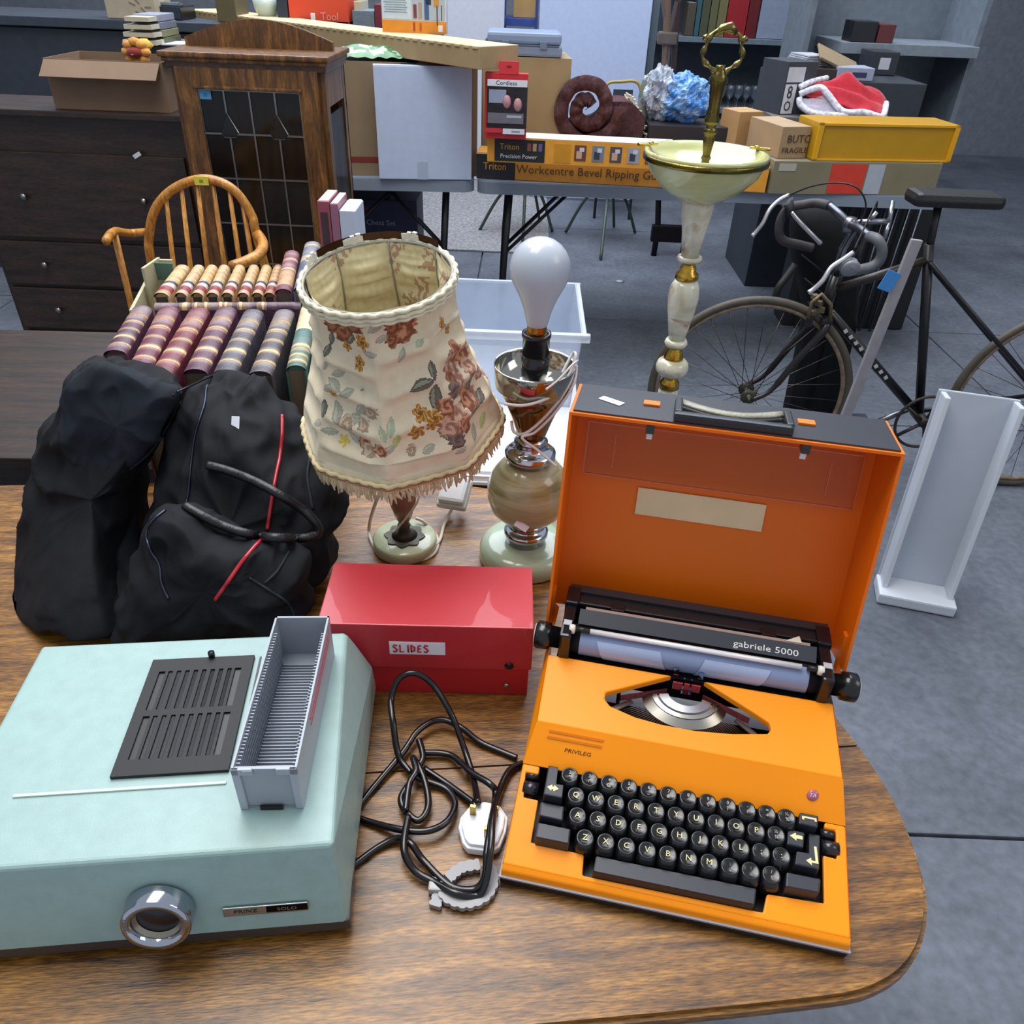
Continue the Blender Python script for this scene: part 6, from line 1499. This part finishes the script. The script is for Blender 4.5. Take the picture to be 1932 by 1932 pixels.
# pile of papers and boxes right above
zped = aty(1600, 152, cyy+.38).z; xp0 = aty(1480, 150, cyy+.4).x; xp1 = aty(1715, 150, cyy+.6).x
pd = thing('dark_cupboard', 'low dark cupboard behind the red cloth carrying papers and boxes', 'cupboard', (xp0, cyy+.36, 0)); b = B('#2f353d'); b.box(((xp1-xp0)/2, .28, zped/2-.0005), (xp1-xp0, .56, zped-.001), bev=.004); b.build('carcass', PAINTM, pd)
for k, (l, r_, bot, top, yo, dep, col_, lb2, cat, nm) in enumerate([(1490, 1560, 122, 104, .5, .20, '#b4b7be', 'white papers curled on the pile beneath the manila folder', 'papers', 'paper_stack'), (1545, 1632, 128, 84, .42, .16, '#8f7c60', 'brown card folder slanting on the pile at right', 'folder', 'card_folder'), (1578, 1646, 152, 128, .38, .16, '#9ba0b4', 'white box with blue print beneath the brown folder', 'box', 'printed_box'), (1525, 1585, 146, 130, .40, .14, '#3a2d2a', 'dark flat book between the papers and red cloth', 'book', 'dark_book'), (1640, 1690, 135, 98, .7, .2, '#2c3038', 'dark box file with white label on the far right shelf', 'box file', 'box_file')]):
    y_ = cyy+yo; a = aty(l, bot, y_); c = aty(r_, bot, y_); t = aty((l+r_)/2, top, y_)
    o = thing(nm, lb2, cat, (a.x, y_, zped+.0005)); w_ = c.x-a.x; hh = max(.02, t.z-zped)
    b = B(col_); 
    if nm in ('card_folder',): b.box((w_/2, dep/2, hh/2), (w_, dep, .012), ry=.35, rx=.35, bev=.002); b.box((w_/2, dep/2, .015), (w_*.8, dep*.8, .03), bev=.002)
    elif nm == 'paper_stack':
        for q in range(12): b.box((w_/2+.003*q, dep/2, .003+q*hh/12), (w_-.006*q, dep, .005), rz=.02*q)
    else: b.box((w_/2, dep/2, hh/2), (w_, dep, hh), bev=.003)
    b.build('body', PRINTED, o)
    if nm == 'box_file': b = B('#b9bcc4'); b.box((w_*.5, -.001, hh*.5), (w_*.4, .001, hh*.5)); b.build('label', PAPER, o)
    if nm == 'printed_box': b = B('#2f3658'); b.box((w_*.6, -.001, hh*.45), (w_*.4, .001, hh*.4)); b.build('printed_panel', PRINTED, o)

# ================================================================== STEEL SHELVING AND ITS LOAD
sy2 = 6.6
zs1 = aty(1400, 72, sy2).z; zs0 = aty(1400, 205, sy2).z
xa = aty(1232, 70, sy2).x; xb_ = aty(1540, 75, sy2).x
sh = thing('shelving', 'grey steel shelving unit holding books above and glassware below', 'shelving', (xa, sy2, 0))
Wd = xb_-xa+.35
for zz in (zs0-.02, zs1-.02, zs1+.42, .15): b = B('#64727d'); b.box((Wd/2, .20, zz), (Wd, .40, .035), bev=.003); b.build('shelf', PAINTM, sh)
for x in (.0, Wd):
    for y in (0, .40): b = B('#5d6a75'); b.box((x, y, .85), (.045, .045, 1.7), bev=.002); b.build('upright', PAINTM, sh)
b = B('#47515c'); b.box((Wd/2, .41, .85), (Wd, .006, 1.6)); b.build('back_panel', PAINTM, sh)
def onshelf(name, label, cat, l, r, top, z, dep, col, y=None, mat=PRINTED, group=None):
    y = y or sy2+.03; a = aty(l, 60, y); c = aty(r, 60, y); hh = zat((a.x+c.x)/2, y, top)-z
    o = thing(name, label, cat, (a.x, y, z), 0, group); b = B(col); b.box(((c.x-a.x)/2, dep/2, hh/2), (c.x-a.x-.002, dep, hh), bev=.002); b.build('cover', mat, o)
    b = B('#b8b2a4'); b.box(((c.x-a.x)/2, dep/2+.004, hh/2+.001), ((c.x-a.x)*.75, dep-.006, hh)); b.build('page_block', PAPER, o); return o
zt1 = zs1
for l, r_, tp_, col_, lb2 in [(1292, 1308, 5, '#4a4338', 'thin brown book at the left end of the steel shelf'), (1309, 1318, -5, '#2f5560', 'slim teal book beside the brown one on the steel shelf'), (1319, 1334, -12, '#454a38', 'dark olive book on the steel shelf'), (1335, 1349, -15, '#5b5a40', 'mid olive book on the steel shelf'), (1350, 1366, -15, '#6a6646', 'pale olive book next to the red annual'), (1367, 1405, -15, '#8f1c26', 'wide red illustrated book on the steel shelf'), (1406, 1426, -18, '#5c1a1e', 'dark maroon book right of the wide red one'), (1428, 1490, -20, '#7f8b9f', 'pale blue grey folder at the right of the books')]:
    onshelf('book', lb2, 'book', l, r_, tp_, zt1, .16, col_, group='books on the steel shelf')
random.seed(5)
gl_me = B('#aab6c4'); gl_me.lathe([(.028, 0), (.028, .003), (.004, .006), (.0035, .05), (.012, .058), (.027, .075), (.033, .10), (.030, .135), (.0285, .135), (.031, .10), (.025, .077), (.010, .062)], 16, caps=False)
glm = gl_me.mesh('glass_bowl', GLASSY)
ZG = zs0-.0025
k = 0
for row_ in range(3):
    for c_ in range(9):
        x = aty(1345+c_*15.5, 190, sy2+.06).x+row_*.012; y = sy2+.07+row_*.10
        o = bpy.data.objects.new('wine_glass', glm); COL.objects.link(o); o.location = (x, y, ZG+.0005); s_ = .95+.15*random.random(); o.scale = (s_*.85, s_*.85, s_)
        tag(o, 'clear stemmed glass among the rows on the lower steel shelf', 'glass', 'glasses on the lower steel shelf')
# easel bundle against the shelving upright
ez = thing('easel', 'folded wooden easel leaning against the steel shelving', 'easel', (0, 0, 0))
for p, q, r_, col_ in [((1262, -40), (1252, 165), .016, '#6e5b50'), ((1290, -40), (1262, 70), .014, '#4c4448'), ((1246, -40), (1262, 80), .012, '#5f5658'), ((1282, -40), (1268, 160), .014, '#34292a')]:
    a = aty(*p, 4.12); c = aty(*q, 4.12); g_ = Vector((c.x+(c.x-a.x)*.3, 4.12, .742)); b = B(col_); b.tube([a, c, g_], r_, 6, smooth=False); b.build('easel_leg', PAINTM, ez)
b = B('#57504e'); c = aty(1259, 72, 4.12); b.box(c, (.085, .05, .05), bev=.008); b.build('clamp', PAINTM, ez)
# blue crumpled bag, film-wrapped bundle, fern-like vase
def blob(name, label, cat, px, py, w, h, y, col, mat, amp, seed, col2=None, zf=None, group=None):
    c = aty(px, py, y); s_ = (y*math.cos(TH)+(1.5-c.z)*math.sin(TH))/1480; rx_, rz_ = w*s_/2, h*s_/2
    o = thing(name, label, cat, (c.x, y, (c.z-rz_) if zf is None else zf), 0, group); b = B(col); n = 40
    def f(u, v):
        a = 2*PI*u; p = -PI/2+PI*v; d = Vector((math.cos(a)*math.cos(p), math.sin(a)*math.cos(p), math.sin(p)))
        m_ = 1+amp*(noise.noise(d*2.2+Vector((seed, 0, 0)))+.7*abs(noise.noise(d*5+Vector((seed, 4, 0))))-.3*abs(noise.noise(d*11+Vector((seed, 2, 0)))))
        z = d.z*rz_*m_+rz_; return Vector((d.x*rx_*m_, d.y*rx_*.8*m_, max(0, z)))
    b.grid(f, n*2, n, True, False, colfn=(lambda u, v: mixc(col, col2, max(0, min(1, .5+1.8*noise.noise(Vector((math.cos(2*PI*u)*3, math.sin(2*PI*u)*3, v*8+seed))))))) if col2 else None)
    b.build('crumpled_film', mat, o); return o
bs = thing('dark_crate', 'low dark box under the crumpled blue bag', 'box', (aty(1222, 262, 3.86).x, 3.86, .741)); wq = aty(1385, 262, 3.86).x-bs.location.x; hh = aty(1300, 238, 3.86).z-.741
b = B('#26232a'); b.box((wq/2, .12, hh/2), (wq, .24, hh), bev=.004); b.build('box_body', PAINTM, bs)
zdk = .741+hh+.001; yb_ = 3.98
blob('blue_bag', 'crumpled translucent blue plastic bag behind the onyx dish', 'bag', 1290, 200, 92, 76, yb_, '#3d82cf', FOIL, .28, 2, '#8ab8ea', zf=zdk)
blob('film_bundle', 'clear crumpled plastic wrapping left of the blue bag', 'wrapping', 1246, 178, 62, 84, yb_+.02, '#8f9cb0', FOIL, .35, 5, '#c6cfdc', zf=zdk)
fv = thing('leaf_vase', 'tall grey green leaf shaped vase beside the rolled rug', 'vase', (aty(1214, 215, gy+.12).x, gy+.12, .741)); hv = zat(fv.location.x, gy+.12, 142)-.741
b = B('#7f8c80'); b.lathe([(.02, 0), (.028, .02), (.018, hv*.35), (.026, hv*.55), (.034, hv*.75), (.022, hv*.95), (.016, hv)], 14, cols=['#6c7a6e', '#8d9a8c', '#6f7d72', '#8f9a8e', '#748276', '#9aa598']); b.build('vase_body', GLOSS, fv)
yh = thing('hoop_chair', 'yellow rimmed chair back between rug and vase', 'chair', (0, 0, 0))
b = B('#a8924c'); P_ = catmull([aty(1140, 200, 5.9), aty(1145, 160, 5.9), aty(1172, 154, 5.9), aty(1203, 156, 5.9), aty(1212, 190, 5.9)], 6); b.tube(P_, .010, 8)
b.build('back_rail', SATIN, yh)
for e in (0, -1): b = B('#2e3634'); b.tube([P_[e], Vector((P_[e].x, P_[e].y, 0))], .010, 8); b.build('leg', PAINTM, yh)
b = B('#3a4150'); b.box((aty(1175, 180, 5.92).x, 5.92, aty(1175, 185, 5.92).z-.02), (.13, .01, .14)); b.box((aty(1175, 180, 5.92).x, 6.1, .45), (.38, .36, .04), bev=.01); b.build('seat', CLOTH, yh)

# white panels, blue rack, far clutter
def panel(name, label, cat, l, r, bot, top, y, col, th=.03, mat=PAPER, zfloor=0.0):
    a = aty(l, bot, y); c = aty(r, bot, y); t = aty((l+r)/2, top, y)
    o = thing(name, label, cat, (a.x, y, zfloor)); b = B(col); w_ = c.x-a.x; hh = t.z-zfloor; b.box((w_/2, th/2, hh/2), (w_, th, hh), bev=.004); b.build('board', mat, o)
    b = B('#a7adb8'); b.box((w_/2, th/2, .01), (w_+.01, th+.01, .02)); b.box((-.004, th/2, hh/2), (.010, th+.004, hh)); b.build('frame_edge', METAL, o); return o
panel('whiteboard', 'big blank white panel standing left of the steel shelving', 'panel', 1012, 1215, 150, -90, 6.4, '#b2c2e2')
panel('whiteboard', 'second white panel behind the orange edged toy box', 'panel', 838, 950, 100, -90, 6.9, '#c5c9d6')
br = thing('blue_rack', 'blue painted rack between the two white panels', 'rack', (aty(945, 40, 7.0).x, 7.0, 0)); wq = aty(1016, 40, 7.0).x-br.location.x
b = B('#2d4384')
for x in (.012, wq-.012): b.box((x, 0, .75), (.03, .03, 1.5), bev=.002); b.box((x, .4, .75), (.03, .03, 1.5), bev=.002)
b.build('upright', PAINTM, br, kind='stuff')
zk = aty(980, 42, 7.0).z
for zz in (zk, .6, .2): b = B('#32498f'); b.box((wq/2, .2, zz), (wq, .4, .05), bev=.003); b.build('rack_shelf', PAINTM, br)
b = B('#b3905c'); b.box((0, 0, .09), (.17, .25, .18), bev=.003); o = b.build('rack_carton', CARD); o.location = (br.location.x+wq*.62, 7.2, zk+.027); tag(o, 'small carton sitting on the blue rack', 'box')
# orange-red plastic carrier, bowl, clutter behind the long tray on a back bench
ybn = 4.35; zbn = aty(560, 40, ybn).z-.02
bn = thing('back_bench', 'dark grey bench behind the oak cabinet loaded with clutter', 'bench', (aty(725, 60, ybn).x-2.32, ybn-.05, 0))
b = B('#39414c'); b.box((1.15, .30, zbn-.02), (2.5, .60, .04), bev=.004); b.build('bench_top', PAINTM, bn); b = B('#343b45'); b.box((1.15, .05, (zbn-.04)/2), (2.4, .02, zbn-.06)); b.build('front_panel', PAINTM, bn); b = B('#343b45'); b.box((1.15, .55, (zbn-.04)/2), (2.4, .02, zbn-.05)); b.build('back_panel', PAINTM, bn)
def clut(name, label, cat, l, r, top, col, dy=.05, dep=.2, mat=PLASTIC, shape='box', z=None):
    y = ybn+dy; a = aty(l, 20, y); c = aty(r, 20, y); z = zbn+.001 if z is None else z; hh = max(.02, zat((a.x+c.x)/2, y, top)-z)
    o = thing(name, label, cat, (a.x, y, z)); w_ = c.x-a.x; b = B(col)
    if shape == 'box': b.box((w_/2, dep/2, hh/2), (w_, dep, hh), bev=.004)
    elif shape == 'bowl': b.lathe([(w_*.2, 0), (w_*.45, hh*.6), (w_*.5, hh), (w_*.47, hh), (w_*.3, hh*.3), (0, hh*.2)], 28, (w_/2, dep/2, 0))
    elif shape == 'crate':
        b.box((w_/2, dep/2, .01), (w_, dep, .02)); 
        for (x, y_, sx2, sy2_) in ((w_/2, .006, w_, .012), (w_/2, dep-.006, w_, .012), (.006, dep/2, .012, dep-.024), (w_-.006, dep/2, .012, dep-.024)): b.box((x, y_, hh/2), (sx2, sy2_, hh), bev=.003)
    b.build('body', mat, o); return o, w_, hh
o, w_, hh = clut('red_crate', 'bright orange red plastic toolbox on the back bench', 'toolbox', 545, 657, -12, '#d8482a', shape='crate', dep=.22)
b = B('#8a2436'); b.box((w_*.5, .12, hh*.9), (w_*.6, .12, hh*.5), bev=.01); b.build('contents', PLASTIC, o); b = B('#e8e4e2'); b.box((w_*.40, -.003, hh*.28), (.022, .006, .03), bev=.003); b.build('catch', PLASTIC, o); b = B('#e79a8c'); b.text('Tool', .045, frame((w_*.68, -.004, hh*.3), (1, 0, 0), (0, 0, 1), (0, -1, 0))); b.build('lettering', PLASTIC, o)
clut('white_bowl', 'pale green white bowl behind the long cardboard tray', 'bowl', 470, 520, -4, '#c3d3c8', shape='bowl', dep=.14, mat=GLOSS)
clut('dark_tin', 'dark blue tin between white bowl and red toolbox', 'tin', 523, 543, -15, '#2b3442')
clut('wooden_box', 'small brown wooden box left of the white bowl', 'box', 408, 445, -6, '#5c5236', mat=PRINTED)
clut('grey_bag', 'grey folded bag right of the red toolbox', 'bag', 664, 705, 20, '#6a7680', mat=CLOTH)
clut('maroon_bottle', 'maroon bottle shape beside the toy box', 'bottle', 706, 720, 8, '#6e2433')
clut('cream_jar', 'small cream jar behind the red toolbox edge', 'jar', 668, 682, 2, '#b9b08e', dy=.1, mat=GLOSS)
o, w_, hh = clut('cream_box', 'cream box with faint printed doodles at the top left corner', 'box', 200, 294, -60, '#b3a68e', mat=PRINTED, z=aty(260, 42, ybn).z, dy=.0)
o.location.z = zbn+.001; sc = 1
b = B('#7d7464')
for k in range(7): x = w_*.55+.012*(k % 4)*2; zq = aty(250, 30, ybn).z-zbn+.012*k; b.box((x, -.001, zq), (.03, .0012, .006), ry=.4*(k % 3))
b.build('print', PRINTED, o, kind='stuff')
o, w_, hh = clut('scale_model', 'small dark and silver metal gadget on the back bench', 'gadget', 297, 340, 12, '#4a525c', mat=METAL)
b = B('#9aa4ae'); b.box((w_/2, .05, hh+.008), (w_*.8, .06, .016), bev=.004); b.build('silver_top', METAL, o)
# books in a small pile above the carton on the chest
random.seed(2)
zpb = ztp+.0
yk = 3.34
for k, (col_, lb2) in enumerate([('#54563c', 'bottom olive book of the pile behind the flower toy'), ('#7c7a5c', 'khaki book second from bottom behind the flower toy'), ('#6b7480', 'grey book third from bottom behind the flower toy'), ('#8a8fa0', 'pale top book of the pile behind the flower toy')]):
    z_ = 1.02+.15+k*.026 if False else aty(280, 84, yk).z+k*.024
    a = aty(248+k*4, 80, yk); c = aty(312-k*2, 80, yk); o = thing('book', lb2, 'book', (a.x, yk, z_), 0, 'books piled behind the chest')
    b = B(col_); b.box(((c.x-a.x)/2, .08, .0115), (c.x-a.x, .16, .022), bev=.002); b.build('cover', PRINTED, o); b = B('#b9b3a0'); b.box(((c.x-a.x)/2, .003, .0115), ((c.x-a.x)*.96, .16, .014)); b.build('page_block', PAPER, o)
zsup = aty(280, 84, yk).z
a = aty(235, 84, yk); c = aty(345, 84, yk); sp = thing('grey_cupboard', 'grey cupboard behind the dark chest carrying the book pile', 'cupboard', (a.x, yk-.02, 0)); b = B('#4a525d'); b.box(((c.x-a.x)/2, .16, (zsup-.001)/2), (c.x-a.x, .32, zsup-.001), bev=.004); b.build('carcass', PAINTM, sp)
b = B('#c9ced8'); b.box((.05, .03, zsup+.0), (.001, .001, .001)); 
o = tag(B('#c5cad6').box((0, 0, 0), (.10, .13, .004), rz=.3).build('paper_sheet', PAPER), 'white paper sheet on the grey cupboard edge', 'paper'); o.location = (c.x-.055, yk+.04, zsup+.004)

# under the tables --------------------------------------------------
o, L, h = standon('game_carton', 'dark blue boxed set under the left folding table', 'box', 655, 790, 452, 378, 0, .22, '#1f2b45', .0)
ya = 3.75; a = aty(652, 440, ya); c = aty(788, 440, ya); bpy.data.objects.remove(o.children[0]); o.location = (a.x, ya, 0); w_ = c.x-a.x; hh = aty(720, 378, ya).z
b = B('#1f2c48'); b.box((w_/2, .12, hh/2), (w_, .24, hh), bev=.004); b.build('box_body', PRINTED, o); b = B('#8a94a8'); b.text('Chess Set', .034, frame((w_*.5, -.002, hh-.10), (1, 0, 0), (0, 0, 1), (0, -1, 0))); b.build('lettering', PRINTED, o)
b = B('#6a2430'); b.box((w_*.3, -.001, hh-.035), (.03, .001, .02)); b.build('logo', PRINTED, o)
p = at(840, 395, 0); b = B('#8d8d90'); b.box((p.x, p.y+.1, .006), (1.5, 2.2, .012), bev=.003); o = b.build('floor_tone', PILE); tag(o, 'pale sheet standing in for door-lit floor beyond the folding tables', 'mat')  # door light on the concrete, imitated by an added paler sheet
def metal_chair(label, hubp, feet, col, yh_):
    hb2 = aty(hubp[0], hubp[1], yh_); fpts = [at(x, y, 0) for x, y in feet]; fpts = [Vector((f.x, f.y, 0)) for f in fpts]
    cen = sum(fpts, Vector())/len(fpts); o = thing('metal_chair', label, 'chair', (cen.x, cen.y, 0)); up_ = Vector((cen.x, cen.y, .42))
    for f in fpts:
        b = B(col); m_ = cen.lerp(f, .55)+Vector((0, 0, .24)); b.tube(catmull([Vector((cen.x, cen.y, .36))-cen, m_-cen, f-cen+Vector((0, 0, .01))], 6), .010, 8); b.build('leg', PAINTM, o)
    b = B(col); b.cyl((0, 0, .34), (0, 0, .43), .02, 10); b.build('post', PAINTM, o)
    b = B('#b08a42'); b.lathe([(0, .43), (.19, .43), (.20, .44), (.19, .455), (0, .455)], 32); b.build('seat', BEECH, o)
metal_chair('green metal legged stool nearest the black table leg', (1010, 395), [(905, 437), (986, 462), (1018, 420), (1042, 440)], '#35423a', 5)
metal_chair('green metal legged stool right of the other stool', (1125, 385), [(1067, 441), (1133, 492), (1158, 430), (1198, 442)], '#3f4c44', 5)
swy = at(1233, 482, 0).y; sw = thing('treadle_base', 'black iron treadle base standing under the right folding table', 'treadle base', (at(1233, 482, 0).x, swy, 0)); ws = aty(1295, 430, swy).x-sw.location.x
b = B('#141214'); b.box((ws/2, .02, aty(1260, 442, swy).z), (ws+.06, .05, .10), bev=.005); b.build('treadle_plate', RUSTY, sw)
for x in (0, ws): b = B('#121113'); b.tube([Vector((x, 0, 0)), Vector((x+.01, .03, .15)), Vector((x-.01, .05, .34)), Vector((x+.02, .05, .58))], .018, 8); b.build('leg', RUSTY, sw)
b = B('#1a181a'); b.box((ws/2, .06, .60), (ws+.1, .30, .03)); b.tube([Vector((ws*.3+.05*math.cos(2*PI*k/20), .02, .42+.05*math.sin(2*PI*k/20))) for k in range(20)], .008, 6, True); b.build('frame_top', RUSTY, sw)
wr = thing('wire_rack', 'grey wire rack under the folding table behind the bicycle', 'rack', (aty(1555, 400, 3.9).x, 3.9, 0))
for k in range(9): b = B('#8a9096'); b.tube([Vector((.055*k, 0, 0)), Vector((.055*k+.01, 0, .64))], .007, 6); b.build('bar', METAL, wr)
b = B('#16181b'); b.box((.25, .12, .32), (.62, .18, .63)); b.build('dark_back', PAINTM, wr)
# right hand grey cabinet with slanted side
gc = thing('grey_cabinet', 'grey metal cabinet with shelves at the top right corner', 'cabinet', (aty(1515, 100, 5.2).x, 5.2, 0))
b = B('#6a747e'); b.box((.0, .2, .85), (.03, .45, 1.7)); b.box((.95, .2, .85), (.03, .45, 1.7)); b.box((.475, .42, .85), (.95, .02, 1.7)); b.build('carcass', PAINTM, gc)
zg = aty(1640, 92, 5.1).z
for zz in (zg, .6): b = B('#7b858f'); b.box((.56, .15, zz), (.76, .50, .055), bev=.003); b.build('shelf', PAINTM, gc)
o, w_, hh = clut('dark_case', 'small black case on the grey cabinet shelf', 'case', 1618, 1665, 40, '#191b20', dy=.77, dep=.16, z=zg+.0285)
o, w_, hh = clut('red_book_pile', 'dark red book on the grey cabinet shelf at the far right', 'book', 1668, 1700, 46, '#5c2a2a', dy=.77, dep=.16, z=zg+.0285)
# wood offcut of plug-in white sticker bits on the floor
p = at(1169, 531, 0); o = tag(B('#aab0ba').lathe([(.0, 0), (.030, .001), (.0, .003)], 14).build('paper_scrap', PAPER), 'small pale paper scrap on the concrete floor', 'scrap'); o.location = (p.x, p.y, 0.0)
for i, (px, py) in enumerate(((1515, 735), (1545, 738), (1505, 755))):
    p = at(px, py, 0); o = tag(B('#8a7a52').box((0, 0, .002), (.022, .012, .003), rz=i).build('dry_leaf', PAPER), 'tiny dry leaf fragment lying under the bicycle', 'leaf', 'leaf fragments'); o.location = (p.x, p.y, 0)
